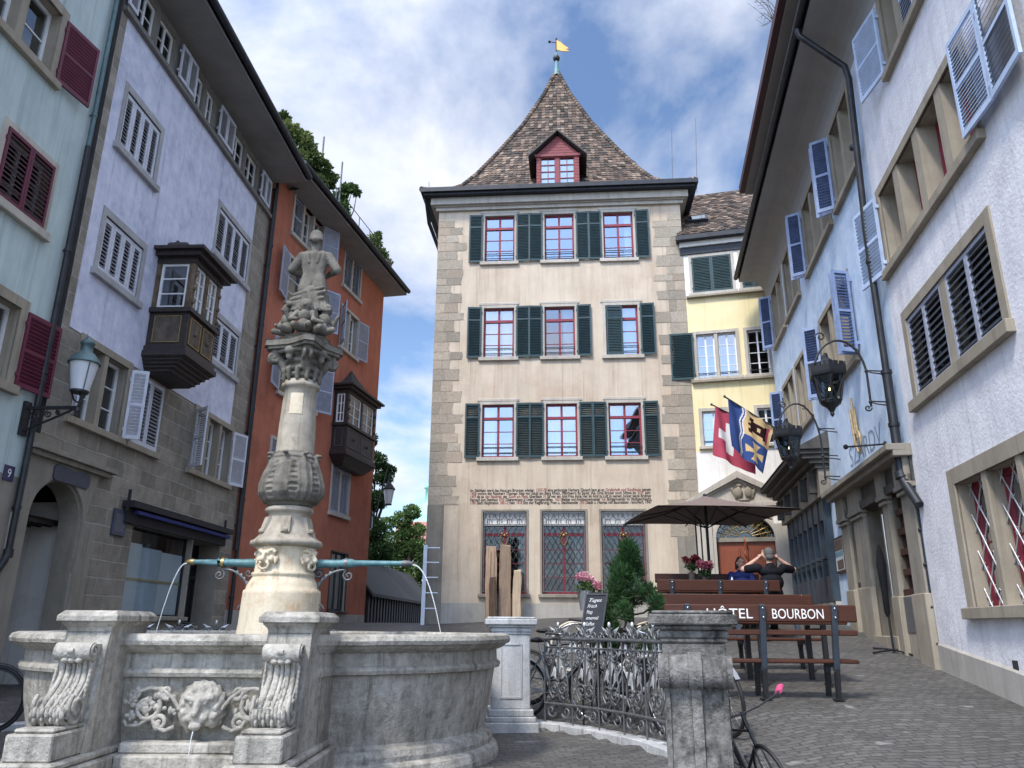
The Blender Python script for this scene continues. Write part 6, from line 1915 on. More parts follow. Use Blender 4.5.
for k, (z, o_) in enumerate(((4.95, 0.30), (5.05, 0.42), (5.15, 0.58), (5.25, 0.74))):
    mb.obox(F, sh_s0 - 0.4 - 0.05 * k, sh_s1 + 0.1, z, z + 0.10, 0.0, o_)
mb.add([RW.pt(sh_s0 - 0.6, 5.352, 0.78), RW.pt(sh_s1 + 0.1, 5.352, 0.78), RW.pt(sh_s1 + 0.1, 5.75, 0.0), RW.pt(sh_s0 - 0.6, 5.75, 0.0), RW.pt(sh_s0 - 0.6, 5.352, 0.0)], [(0, 1, 2, 3), (0, 3, 4)])
for k in range(5):
    s = sh_s0 + (sh_s1 - sh_s0) * k / 4.3
    mb.obox(F, s - 0.09, s + 0.09, 4.45, 4.95, 0.24, 0.40)
mb.build('shop_cornice', M['shop_cornice'], BH, bevel=0.01)
mb = MB(); mb.obox(F, sh_s0 - 0.1, sh_s1, 0.8, sz0, 0.0, 0.12); mb.build('stall_riser', M['sand_pale'], BH)
# framed poster
q = lp(837.5, 535, 848, 576, RW)
po = thing('poster_frame', 'narrow framed picture poster on the blue wall beside the shopfront', 'poster', RW.pt((q[0] + q[1]) / 2, q[2], 0))
s0_, s1_ = RW.px(848, 560)[0] + 0.05, RW.px(838, 560)[0]
z0, z1 = RW.px(843, 573)[1], RW.px(842, 536)[1]
mb = MB(); mb.obox(F, s0_, s1_, z0, z1, 0.003, 0.05); mb.build('frame', M['maroon_bar'], po)
mb = MB()
mb.obox(F, s0_ + 0.05, s1_ - 0.05, z0 + 0.05, z1 - 0.05, 0.049, 0.053, 0); mb.obox(F, s0_ + 0.06, s1_ - 0.06, z0 + (z1 - z0) * 0.45, z1 - 0.3, 0.0535, 0.055, 1)
mb.obox(F, s0_ + 0.06, s1_ - 0.06, z1 - 0.28, z1 - 0.06, 0.0535, 0.055, 2); mb.obox(F, s0_ + 0.10, s1_ - 0.16, z0 + 0.07, z0 + (z1 - z0) * 0.35, 0.0535, 0.055, 2)
mb.build('print', [M['poster'], M['poster_teal'], M['poster_dark']], po)
# gilded emblem and faded lettering, projecting rods
s_, h_ = RW.px(858, 424)
em = thing('wall_emblem', 'gilded heraldic emblem of upright rods and a loop on the blue wall', 'emblem', RW.pt(s_, h_ - 0.6, 0))
mb = MB()
mb.tube([RW.pt(s_ + 0.22, h_ + 0.35, 0.06), RW.pt(s_ + 0.10, h_ - 0.40, 0.06)], [0.02, 0.03], 6); mb.tube([RW.pt(s_ + 0.04, h_ + 0.52, 0.06), RW.pt(s_ - 0.04, h_ - 0.2, 0.06)], [0.02, 0.035], 6); mb.tube([RW.pt(s_ - 0.10, h_ + 0.30, 0.06), RW.pt(s_ - 0.12, h_ - 0.30, 0.06)], [0.02, 0.03], 6)
mb.tube([RW.pt(s_ - 0.10 + 0.16 * math.cos(t), h_ - 0.36 + 0.20 * math.sin(t), 0.06) for t in np.linspace(0, 6.283, 15)[:-1]], 0.022, 6, closed=True)
mb.build('gilt_figure', M['gilt_worn'], em)
mb = MB()
s_, h_ = RW.px(851, 460)
text_mb(mb, (RW.pt(RW.px(850, 461)[0], h_ - 0.15, 0.003), -RW.d, Vector((0, 0, 1)), RW.n.copy()), 'SZARDV', 0.55, width=2.2, ext=0.001)
mb.build('faded_lettering', M['text_faint'], BH)
sp_, hp_ = RW.px(886, 444)
sl = thing('wall_spotlight', 'thin black rod with a small spotlight projecting from the blue wall above the portal', 'spotlight', RW.pt(sp_, hp_, 0))
mb = MB(); mb.tube([RW.pt(sp_, hp_, 0.0), RW.pt(sp_, hp_ - 0.03, 0.62)], 0.016, 6); mb.tube([RW.pt(sp_, hp_, 0.0), RW.pt(sp_, hp_, 0.03)], 0.05, 8); mb.build('rod', M['iron'], sl)
mb = MB(); mb.ball(RW.pt(sp_, hp_ - 0.03, 0.64), 0.045, 8); mb.build('lamp_head', M['iron'], sl)
# ================================================================== the fountain
AX, AY = -2.39, 8.4
FT = thing('fountain', 'carved grey stone fountain with a quatrefoil basin, scroll piers and a tall statue column', 'fountain', (AX, AY, COURT))
def lobe(cx, a0, a1, n, r):
    return [((cx + r * math.cos(R(a0 + (a1 - a0) * k / n)), AY + r * math.sin(R(a0 + (a1 - a0) * k / n))), (math.cos(R(a0 + (a1 - a0) * k / n)), math.sin(R(a0 + (a1 - a0) * k / n)))) for k in range(n + 1)]
RB = 1.77
def fr_seg(y, nrm, rev=False):
    xs = [AX - 0.92 + 1.84 * k / 8 for k in range(9)]
    if rev: xs = xs[::-1]
    return [((x, y), nrm) for x in xs]
OUT = fr_seg(6.40, (0, -1)) + lobe(AX + 0.46, -73.5, 73.5, 40, RB) + fr_seg(10.3, (0, 1), True) + lobe(AX - 0.50, 106.5, 253.5, 40, RB)
def sweep(mb, out, prof, mi=0, wob=0.0):
    n = len(out); V = []
    for (p, nr) in out:
        for off, h in prof:
            w_ = mnoise.noise(Vector((p[0] * 3, p[1] * 3, h * 3))) * wob + mnoise.noise(Vector((p[0] * 11, p[1] * 11, h * 11))) * wob * 0.5
            V.append((p[0] + nr[0] * (off + w_), p[1] + nr[1] * (off + w_), h + w_ * 0.4))
    m_ = len(prof)
    mb.add(V, [(i * m_ + k, ((i + 1) % n) * m_ + k, ((i + 1) % n) * m_ + k + 1, i * m_ + k + 1) for i in range(n) for k in range(m_ - 1)], mi, False)
mb = MB()
prof = [(-0.13, 0.60), (-0.13, 1.22), (0.02, 1.24), (0.05, 1.22), (0.055, 1.20), (0.045, 1.175), (0.0, 1.165), (-0.035, 0.95), (-0.07, 0.80), (-0.10, 0.66), (-0.09, 0.635), (-0.03, 0.62), (-0.015, 0.57), (-0.02, 0.53), (0.03, 0.50), (0.05, 0.44), (0.06, 0.2)]
body = [(-0.13, 0.60), (-0.13, 1.39), (0.02, 1.385), (0.02, 1.28), (0.05, 1.262), (0.058, 1.24), (0.048, 1.212), (0.0, 1.20)] + prof[7:]
sweep(mb, OUT, body, 0, 0.010)
mb.build('basin', M['limestone'], FT)
mb = MB()
rim = [(-0.20, 1.385), (-0.20, 1.50), (-0.17, 1.525), (0.11, 1.525), (0.15, 1.51), (0.165, 1.475), (0.155, 1.445), (0.12, 1.43), (0.105, 1.415), (0.05, 1.385), (-0.20, 1.385)]
sweep(mb, OUT, rim, 0, 0.012)
mb.build('rim', M['limestone'], FT)
mb = MB()
P = [(p[0] - nr[0] * 0.10, p[1] - nr[1] * 0.10, 1.36) for p, nr in OUT]
mb.add(P + [(AX, AY, 1.36)], [(i, (i + 1) % len(P), len(P)) for i in range(len(P))])
mb.build('basin_water', M['pool'], FT)
def console_profile(y0, z_top, z_bot, d_top, d_bot):
    """front edge of an S-scroll (y forward = negative) from the small upper volute to the big lower one"""
    P = []
    for k in range(25):
        t = k / 24
        d = d_top + (d_bot - d_top) * (t ** 1.9) - 0.045 * math.sin(math.pi * min(1, t * 1.35)) * (1 if t < 0.74 else 0)
        P.append((d, z_top + (z_bot - z_top) * t))
    return P
def spiral(c, r, turns, n, sgn=1, a0=0.0):
    return [(c[0] + sgn * r * (1 - 0.85 * k / n) * math.cos(a0 + turns * 6.283 * k / n), c[1] + r * (1 - 0.85 * k / n) * math.sin(a0 + turns * 6.283 * k / n)) for k in range(n + 1)]
def pier(cx, fy, back=False):
    s_ = 1 if not back else -1
    fr = (Vector((cx, fy, 0)), Vector((0, s_, 0)), Vector((0, 0, 1)), Vector((1, 0, 0)))     # u goes inward, v up, w sideways
    mb = MB()
    mb.prism(fr, [(0.05, 1.54), (-0.13, 0.70), (0.62, 0.70), (0.62, 1.54)], -0.165, 0.165)
    pr = mb.build('pier', M['limestone'], FT, bevel=0.012)
    mb = MB()
    def slab(u0, u1, w, z0, z1): mb.obox(fr, u0, u1, z0, z1, -w, w)
    P = [(0.165, 1.54, 0.05), (0.172, 1.57, 0.04), (0.20, 1.60, 0.01), (0.20, 1.612, 0.01), (0.226, 1.614, -0.02), (0.226, 1.655, -0.02), (0.195, 1.69, 0.02), (0.19, 1.692, 0.03)]
    V = []
    for w_, z, u in P:
        e = 0.60 + (0.05 - u)
        V += [fr[0] + fr[1] * a + Vector((0, 0, z)) + fr[3] * b for a, b in ((u, -w_), (u, w_), (e, w_), (e, -w_))]
    mb.add(V, [(4 * k + i, 4 * k + (i + 1) % 4, 4 * k + 4 + (i + 1) % 4, 4 * k + 4 + i) for k in range(len(P) - 1) for i in range(4)] + [(4 * len(P) - 4, 4 * len(P) - 3, 4 * len(P) - 2, 4 * len(P) - 1)])
    mb.build('cap', M['limestone'], pr, bevel=0.004)
    mb = MB()
    slab(-0.50, 0.05, 0.16, 0.73, 0.90); slab(-0.46, 0.05, 0.135, 0.90, 0.93)
    mb.build('pedestal', M['limestone'], pr, bevel=0.012)
    mb = MB()
    slab(-0.60, 0.8, 0.25, 0.36, 0.68); slab(-0.55, 0.8, 0.21, 0.68, 0.73)
    mb.build('base', M['limestone'], pr, bevel=0.015)
    # scroll console with leaf relief
    mb = MB(); hw = 0.118
    cp = console_profile(0, 1.36, 0.97, 0.10, 0.33)
    poly = [(-d, z) for d, z in cp]
    # lower volute bulge
    for k in range(9):
        a = math.pi * 0.95 + (math.pi * 0.75) * k / 8
        poly.append((-0.205 + 0.135 * math.cos(a), 1.03 + 0.115 * math.sin(a)))
    poly += [(0.06, 0.93), (0.06, 1.36)]
    mb.prism(fr, poly, -hw, hw)
    mb.prism(fr, [(-0.10 + 0.062 * math.cos(R(20 * k)), 1.405 + 0.062 * math.sin(R(20 * k))) for k in range(18)], -hw - 0.012, hw + 0.012, 0, True)
    mb.obox(fr, -0.10, 0.05, 1.36, 1.455, -hw, hw)
    for sg in (-1, 1):
        pts = spiral((-0.20, 1.03), 0.115, 1.6, 26, 1, 2.2)
        mb.tube([fr[0] + fr[1] * u + Vector((0, 0, v)) + fr[3] * (sg * (hw + 0.004)) for u, v in pts], 0.017, 5)
        pts = spiral((-0.10, 1.405), 0.055, 1.3, 16, 1, 0)
        mb.tube([fr[0] + fr[1] * u + Vector((0, 0, v)) + fr[3] * (sg * (hw + 0.016)) for u, v in pts], 0.010, 5)
        # rising leaf on the cheek
        for k in range(7):
            t = k / 6
            mb.ball(fr[0] + fr[1] * (-0.07 - 0.05 * t) + Vector((0, 0, 1.30 - 0.2 * t)) + fr[3] * (sg * (hw + 0.004)), 0.026, 6, 0, (0.5, 1, 1.2))
    rl = random.Random(int(cx * 100))
    full = [(-d, z) for d, z in cp] + [(-0.205 + 0.135 * math.cos(math.pi * 0.95 + math.pi * 0.42 * k / 5), 1.03 + 0.115 * math.sin(math.pi * 0.95 + math.pi * 0.42 * k / 5)) for k in range(6)]
    for wx in (-0.102, -0.055, 0.0, 0.055, 0.102):
        P = [fr[0] + fr[1] * (u - 0.002) + Vector((0, 0, v)) + fr[3] * (wx * (0.75 + 0.25 * i / len(full))) for i, (u, v) in enumerate(full)]
        mb.tube(P, 0.016 if abs(wx) < 0.1 else 0.02, 5)
    for i, (u, v) in enumerate(full):
        if i % 2 == 0:
            for wx in (-0.08, -0.03, 0.03, 0.08):
                mb.ball(fr[0] + fr[1] * (u - 0.004) + Vector((0, 0, v + rl.uniform(-.008, .008))) + fr[3] * wx, rl.uniform(0.016, 0.026), 6, 0, (0.8, 0.8, 1.5))
    for wx in (-0.05, 0, 0.05): mb.ball(fr[0] + fr[1] * -0.125 + Vector((0, 0, 1.345)) + fr[3] * wx, 0.032, 8, 0, (1, 1, 0.7))
    mb.tube([fr[0] + fr[1] * -0.165 + Vector((0, 0, 1.41)) + fr[3] * w_ for w_ in (-0.02, 0.02)], 0.02, 6)
    mb.build('scroll_console', M['limestone'], pr)
    return pr
for cx, fy, bk in ((AX - 0.75, 6.03, False), (AX + 0.75, 6.03, False)): pier(cx, fy, bk)
# front trough under the lion's mouth
mb = MB()
th_ = 0.12
mb.box(AX - 1.30, AX + 1.06, 5.02, 5.02 + th_, 0.3, 0.74); mb.box(AX - 1.30, AX - 1.30 + th_, 5.02 + th_, 5.41, 0.3, 0.74)
mb.box(AX + 1.06 - th_, AX + 1.06, 5.02 + th_, 5.41, 0.3, 0.74); mb.box(AX - 0.50, AX + 0.50, 5.5, 6.42, 0.3, 0.58)
mb.box(AX - 0.50, AX + 0.50, 6.20, 6.42, 0.58, 0.68); mb.box(AX - 0.50, AX + 0.50, 6.26, 6.42, 0.68, 0.76)
mb.build('front_trough', M['limestone'], FT, bevel=0.015)
# lion mask and leaf scrolls
lx, ly, lz = AX + 0.045, 6.385, 0.985
P = [('e', (lx, ly, lz + 0.02), (0.135, 0.10, 0.155)), ('e', (lx, ly - 0.075, lz - 0.045), (0.062, 0.065, 0.055)), ('c', (lx, ly - 0.10, lz + 0.065), (lx, ly - 0.135, lz - 0.02), 0.026, 0.032),
     ('e', (lx, ly - 0.11, lz - 0.115), (0.05, 0.045, 0.03)), ('c', (lx - 0.10, ly - 0.075, lz + 0.085), (lx - 0.02, ly - 0.105, lz + 0.07), 0.024, 0.02), ('c', (lx + 0.10, ly - 0.075, lz + 0.085), (lx + 0.02, ly - 0.105, lz + 0.07), 0.024, 0.02),
     ('e', (lx - 0.045, ly - 0.10, lz - 0.06), (0.045, 0.035, 0.03)), ('e', (lx + 0.045, ly - 0.10, lz - 0.06), (0.045, 0.035, 0.03)),
     ('e', (lx - 0.055, ly - 0.092, lz + 0.042), (0.018, 0.016, 0.014)), ('e', (lx + 0.055, ly - 0.092, lz + 0.042), (0.018, 0.016, 0.014))]
rl = random.Random(4)
for ring_, rr, n_ in ((0, 0.125, 13), (1, 0.15, 17)):
    for k in range(n_):
        a = 2 * math.pi * k / n_ + ring_ * 0.2
        if math.sin(a) < -0.86: continue
        c = (lx + rr * math.cos(a), ly - 0.055 + ring_ * 0.035, lz + 0.01 + rr * 1.05 * math.sin(a))
        d = (lx + (rr + 0.028) * math.cos(a + 0.3), ly - 0.03 + ring_ * 0.03, lz + 0.01 + (rr + 0.028) * 1.05 * math.sin(a + 0.3))
        P.append(('c', c, d, 0.026, 0.020))
blob(P, 0.009, 'lion_mask', M['limestone'], FT, 2)
mb = MB()
yb_ = 6.405
def relief(sg):
    def p(u, v): return (lx + sg * u, yb_ - 0.052 + 0.02 * (v - 1) , v)
    for c, r_, tn, a0 in (((0.41, 0.995), 0.105, 1.45, 2.6), ((0.30, 0.885), 0.055, 1.3, 0.6), ((0.27, 1.10), 0.05, 1.2, 4.2), ((0.52, 1.09), 0.045, 1.2, 2.0)):
        mb.tube([p(u, v) for u, v in spiral(c, r_, tn, 22, 1, a0)], [0.020 - 0.010 * k / 22 for k in range(23)], 6)
    mb.tube([p(0.18, 0.86), p(0.25, 0.83), p(0.33, 0.86), p(0.36, 0.93)], 0.018, 6)
    mb.tube([p(0.16, 0.98), p(0.22, 1.06), p(0.30, 1.12), p(0.40, 1.13), p(0.50, 1.10), p(0.55, 1.02)], 0.017, 6)
    mb.tube([p(0.36, 0.93), p(0.45, 0.87), p(0.54, 0.86), p(0.57, 0.90)], 0.015, 6)
    for k in range(46):
        a = rl.uniform(0, 6.283); r_ = rl.uniform(0.02, 0.17)
        u, v = 0.38 + r_ * 1.3 * math.cos(a), 0.99 + r_ * 0.85 * math.sin(a)
        mb.ball(p(u, v), rl.uniform(0.012, 0.026), 6, 0, (rl.uniform(0.7, 1.5), 0.7, rl.uniform(0.7, 1.5)))
relief(-1); mb.build('leaf_scroll_relief', M['limestone'], FT); mb = MB(); relief(1)
mb.build('leaf_scroll_relief', M['limestone'], FT)

mb = MB()
mb.tube([(lx, 6.30, 0.865), (lx, 6.26, 0.855), (lx - 0.002, 6.24, 0.80), (lx - 0.004, 6.235, 0.70), (lx - 0.004, 6.23, 0.58)], 0.004, 6)
mb.build('water_trickle', M['water'], FT)
# ---- column
mb = MB()
mb.lathe((AX, AY, 0), [(0.46, 0.9), (0.455, 1.30), (0.425, 1.45), (0.408, 1.60), (0.396, 1.90), (0.392, 1.935), (0.372, 1.945), (0.362, 1.985), (0.345, 2.02), (0.322, 2.055), (0.316, 2.075), (0.327, 2.085), (0.327, 2.11), (0.302, 2.125), (0.296, 2.20), (0.296, 2.345), (0.312, 2.375)], 40)
ped = mb.build('column_pedestal', M['col_pale'], FT)
mb = MB()
prof = [(0.31, 2.372), (0.352, 2.385), (0.372, 2.405), (0.366, 2.44), (0.335, 2.455), (0.30, 2.49), (0.262, 2.55), (0.228, 2.62), (0.212, 2.70), (0.222, 2.735), (0.250, 2.745), (0.255, 2.775), (0.235, 2.80)]
V = []; n_ = 72
for r_, z in prof:
    for k in range(n_):
        a = 2 * math.pi * k / n_
        rr = r_ * (1 + (0.014 * math.cos(a * 18) if 2.385 <= z <= 2.44 else 0))
        V.append((AX + rr * math.cos(a), AY + rr * math.sin(a), z))
mb.add(V, [(i * n_ + k, i * n_ + (k + 1) % n_, (i + 1) * n_ + (k + 1) % n_, (i + 1) * n_ + k) for i in range(len(prof) - 1) for k in range(n_)], 0, True)
for k in range(6):
    a = R(-80 + 60 * k)
    fr = (Vector((AX, AY, 0)), Vector((-math.sin(a), math.cos(a), 0)), Vector((0, 0, 1)), Vector((math.cos(a), math.sin(a), 0)))
    mb.prism((fr[0] + fr[3] * 0.0, fr[3], fr[2], fr[1]), [(0.20, 2.52), (0.305, 2.52), (0.285, 2.56), (0.250, 2.68), (0.235, 2.69), (0.20, 2.69)], -0.045, 0.045)
    mb.ball(fr[0] + fr[3] * 0.29 + Vector((0, 0, 2.535)), 0.035, 8, 0, (1, 1, 0.8))
mb.build('column_base_moulding', M['col_mid'], FT)
# grotesque masks on the drum
for k, ang in enumerate((-112, -20, 68, 160)):
    a = R(ang)
    ex, ey = Vector((-math.sin(a), math.cos(a), 0)), Vector((math.cos(a), math.sin(a), 0))
    def q(u, o, z): return Vector((AX, AY, 0)) + ex * u + ey * (0.285 + o) + Vector((0, 0, z))
    E_ = (0, 0, a)
    P = [('e', q(0, 0.0, 2.26), (0.05, 0.10, 0.10), E_), ('c', q(0, 0.06, 2.30), q(0, 0.085, 2.235), 0.016, 0.028), ('c', q(-0.075, 0.04, 2.325), q(-0.015, 0.062, 2.30), 0.018, 0.014), ('c', q(0.075, 0.04, 2.325), q(0.015, 0.062, 2.30), 0.018, 0.014),
         ('e', q(-0.045, 0.052, 2.292), (0.014, 0.014, 0.011)), ('e', q(0.045, 0.052, 2.292), (0.014, 0.014, 0.011)), ('e', q(-0.07, 0.035, 2.235), (0.03, 0.035, 0.032)), ('e', q(0.07, 0.035, 2.235), (0.03, 0.035, 0.032)),
         ('c', q(-0.12, 0.0, 2.25), q(-0.115, 0.02, 2.20), 0.018, 0.014), ('c', q(0.12, 0.0, 2.25), q(0.115, 0.02, 2.20), 0.018, 0.014)]
    P += [('c', q(0.058 * math.cos(t), 0.052, 2.175 + 0.036 * math.sin(t)), q(0.058 * math.cos(t + 0.5), 0.052, 2.175 + 0.036 * math.sin(t + 0.5)), 0.014, 0.014) for t in np.arange(0, 6.28, 0.5)]
    P += [('e', q(0.10 * math.cos(t), 0.015, 2.30 + 0.055 * math.sin(t)), (0.024, 0.024, 0.024)) for t in np.arange(0.2, 3.0, 0.4)]
    blob(P, 0.0075, 'grotesque_mask', M['col_pale'], ped, 2)
# leafy vase and shaft
P = []
for z, r_ in ((2.84, 0.25), (2.88, 0.31), (2.93, 0.343), (2.98, 0.355), (3.04, 0.35), (3.10, 0.335), (3.16, 0.312), (3.22, 0.288), (3.28, 0.262), (3.34, 0.24), (3.39, 0.218)): P.append(('e', (AX, AY, z), (r_, r_, 0.075)))
for k in range(8):
    a = R(-95 + 45 * k); e = Vector((math.cos(a), math.sin(a), 0)); tgt = Vector((-math.sin(a), math.cos(a), 0))
    c0 = Vector((AX, AY, 0))
    pts = [(2.86, 0.285), (2.94, 0.346), (3.02, 0.35), (3.14, 0.318), (3.26, 0.27), (3.34, 0.243), (3.375, 0.252), (3.362, 0.272)]
    for (z0, r0), (z1, r1_) in zip(pts, pts[1:]): P.append(('c', c0 + e * r0 + Vector((0, 0, z0)), c0 + e * r1_ + Vector((0, 0, z1)), 0.020, 0.020))
    for sg in (-1, 1):
        for w_ in (0.035, 0.075):
            for (z0, r0), (z1, r1_) in zip(pts[:5], pts[1:5]): P.append(('c', c0 + e * (r0 - w_ * 0.1 - 0.004) + tgt * (sg * w_) + Vector((0, 0, z0)), c0 + e * (r1_ - w_ * 0.1 - 0.004) + tgt * (sg * w_ * 0.9) + Vector((0, 0, z1)), 0.013, 0.013))
    P.append(('e', c0 + e * 0.285 + Vector((0, 0, 3.362)), (0.032, 0.032, 0.02)))
blob(P, 0.010, 'leafy_vase', M['col_grey'], FT, 8)
mb = MB()
mb.lathe((AX, AY, 0), [(0.213, 3.30), (0.207, 3.45), (0.198, 3.70), (0.186, 3.95), (0.176, 4.125), (0.195, 4.135), (0.21, 4.15), (0.21, 4.18), (0.19, 4.195), (0.185, 4.22)], 40)
mb.build('column_shaft', M['col_mid'], FT)
mb = MB()
a0 = R(-88)
P = []
for z in (3.81, 3.97, 4.05):
    for t in np.linspace(-0.32, 0.42, 7): P.append((AX + (0.2 - (z - 3.70) * 0.04 + 0.001) * math.cos(a0 + t), AY + (0.2 - (z - 3.70) * 0.04 + 0.001) * math.sin(a0 + t), z))
mb.add(P, [(i * 7 + k, i * 7 + k + 1, (i + 1) * 7 + k + 1, (i + 1) * 7 + k) for i in range(2) for k in range(6)], 0, True)
mb.build('repair_patch', M['col_pale'], FT)
# capital
P = []
for z, r_ in ((4.20, 0.185), (4.28, 0.19), (4.36, 0.20), (4.44, 0.215), (4.52, 0.235)): P.append(('e', (AX, AY, z), (r_, r_, 0.06)))
RC = 22
for k in range(4):
    a = R(RC + 90 * k); e = Vector((math.cos(a), math.sin(a), 0)); c0 = Vector((AX, AY, 0)); tg = Vector((-math.sin(a), math.cos(a), 0))
    for sg in (-1, 1):
        sp = spiral((0.335, 4.475), 0.075, 1.35, 16, 1, 2.0)
        for (u0, v0), (u1, v1) in zip(sp, sp[1:]): P.append(('c', c0 + e * u0 + tg * (sg * 0.035) + Vector((0, 0, v0)), c0 + e * u1 + tg * (sg * 0.035) + Vector((0, 0, v1)), 0.02, 0.02))
    P.append(('c', c0 + e * 0.20 + Vector((0, 0, 4.36)), c0 + e * 0.31 + Vector((0, 0, 4.54)), 0.05, 0.06))
    a2 = a + R(45); e2 = Vector((math.cos(a2), math.sin(a2), 0)); t2 = Vector((-math.sin(a2), math.cos(a2), 0))
    P += [('e', c0 + e2 * 0.25 + Vector((0, 0, 4.53)), (0.06, 0.06, 0.055)), ('e', c0 + e2 * 0.245 + Vector((0, 0, 4.46)), (0.04, 0.04, 0.05))]
    for sg in (-1, 1): P.append(('c', c0 + e2 * 0.24 + t2 * (sg * 0.05) + Vector((0, 0, 4.55)), c0 + e2 * 0.24 + t2 * (sg * 0.15) + Vector((0, 0, 4.53)), 0.025, 0.03))
for k in range(12):
    a = R(30 * k)
    P.append(('c', (AX + 0.195 * math.cos(a), AY + 0.195 * math.sin(a), 4.22), (AX + 0.21 * math.cos(a), AY + 0.21 * math.sin(a), 4.33), 0.022, 0.03))
blob(P, 0.010, 'capital', M['col_grey'], FT, 2)
mb = MB()
ab = []
for k in range(4):
    for j, (da_, r_) in enumerate(((-7, 0.435), (7, 0.435), (22, 0.335), (45, 0.285), (68, 0.335))):
        a = R(RC + 90 * k + da_); ab.append((AX + r_ * math.cos(a), AY + r_ * math.sin(a)))
FRZ = (Vector((0, 0, 0)), Vector((1, 0, 0)), Vector((0, 1, 0)), Vector((0, 0, 1)))
mb.prism(FRZ, ab, 4.595, 4.665)
mb.prism(FRZ, [(AX + (x - AX) * 0.93, AY + (y - AY) * 0.93) for x, y in ab], 4.56, 4.595)
mb.build('abacus', M['col_grey'], FT, bevel=0.006)
mb = MB(); mb.prism(FRZ, [(AX + 0.29 * math.cos(R(30 + 45 * k)) , AY + 0.25 * math.sin(R(30 + 45 * k))) for k in range(8)], 4.665, 4.715); mb.prism(FRZ, [(AX + 0.25 * math.cos(R(40 + 60 * k)) , AY + 0.22 * math.sin(R(40 + 60 * k))) for k in range(6)], 4.715, 4.75); mb.build('statue_plinth', M['col_grey'], FT, bevel=0.02)
# statue: a draped woman seen from behind, three children at her feet
sx_ = AX + 0.03
P = [('e', (sx_ - 0.005, AY + 0.02, 6.035), (0.072, 0.088, 0.10)), ('e', (sx_ - 0.005, AY - 0.045, 6.025), (0.06, 0.06, 0.06)), ('c', (sx_, AY, 5.98), (sx_, AY - 0.005, 5.86), 0.045, 0.055),
     ('e', (sx_, AY + 0.105, 6.015), (0.018, 0.022, 0.02)),
     ('c', (sx_ - 0.085, AY - 0.005, 5.79), (sx_ - 0.055, AY, 5.56), 0.082, 0.075), ('c', (sx_ + 0.085, AY - 0.005, 5.79), (sx_ + 0.055, AY, 5.56), 0.082, 0.075), ('c', (sx_ - 0.055, AY, 5.56), (sx_ - 0.075, AY - 0.01, 5.36), 0.075, 0.10), ('c', (sx_ + 0.055, AY, 5.56), (sx_ + 0.08, AY - 0.01, 5.36), 0.075, 0.10), ('c', (sx_, AY - 0.01, 5.80), (sx_, AY - 0.005, 5.45), 0.075, 0.085),
     ('e', (sx_ + 0.01, AY, 5.30), (0.175, 0.13, 0.11)), ('e', (sx_ - 0.05, AY + 0.07, 5.70), (0.05, 0.05, 0.05)), ('e', (sx_ + 0.05, AY + 0.07, 5.70), (0.05, 0.05, 0.05)),
     ('c', (sx_ - 0.155, AY, 5.80), (sx_ - 0.265, AY - 0.01, 5.62), 0.062, 0.052), ('c', (sx_ - 0.265, AY - 0.01, 5.62), (sx_ - 0.13, AY + 0.16, 5.60), 0.050, 0.036),
     ('c', (sx_ + 0.155, AY, 5.80), (sx_ + 0.275, AY - 0.01, 5.62), 0.062, 0.052), ('c', (sx_ + 0.275, AY - 0.01, 5.62), (sx_ + 0.14, AY + 0.16, 5.64), 0.050, 0.036)]
for sg in (-1, 1):
    for f in range(5): P.append(('c', (sx_ + sg * 0.13, AY + 0.16, 5.61), (sx_ + sg * (0.05 + 0.01 * f), AY + 0.19 + 0.008 * f, 5.58 + 0.022 * f), 0.018, 0.010))
rl = random.Random(8)
P += [('e', (sx_ - 0.005, AY - 0.01, 6.055), (0.082, 0.098, 0.088)), ('e', (sx_, AY - 0.085, 5.985), (0.05, 0.045, 0.04))]
for k in range(9):
    a = R(200 + 140 * k / 8)
    P.append(('c', (sx_ + 0.055 * math.cos(a), AY - 0.015 + 0.07 * math.sin(a), 6.10), (sx_ + 0.078 * math.cos(a), AY - 0.01 + 0.092 * math.sin(a), 6.0), 0.012, 0.016))
# drapery falling to the plinth
for k in range(15):
    a = R(24 * k)
    P.append(('c', (sx_ + 0.01 + 0.155 * math.cos(a), AY + 0.115 * math.sin(a), 5.28), (sx_ + 0.01 + 0.20 * math.cos(a + 0.3), AY + 0.17 * math.sin(a + 0.3), 5.08), 0.035, 0.024))
for (x0, z0, x1, z1) in ((-0.20, 5.19, 0.18, 5.30), (-0.23, 5.13, 0.16, 5.22), (-0.17, 5.25, 0.15, 5.35), (-0.24, 5.15, -0.12, 5.12)):
    P.append(('c', (sx_ + x0, AY - 0.12, z0), (sx_ + x1, AY - 0.12, z1), 0.026, 0.022))
P.append(('c', (sx_, AY + 0.02, 5.2), (sx_, AY + 0.05, 4.74), 0.12, 0.16))
for k in range(11):
    u = -0.15 + 0.03 * k
    P.append(('c', (sx_ + u * 0.9, AY - 0.125 + abs(u) * 0.3, 5.30 - 0.03 * (k % 2)), (sx_ + u * 1.35 + 0.02, AY - 0.165 + abs(u) * 0.3, 5.06), 0.014, 0.018))
for sg in (-1, 1): P.append(('c', (sx_ + sg * 0.07, AY - 0.075, 5.80), (sx_ + sg * 0.05, AY - 0.078, 5.69), 0.024, 0.016))
blob(P, 0.0068, 'statue', M['col_grey'], FT, 6)
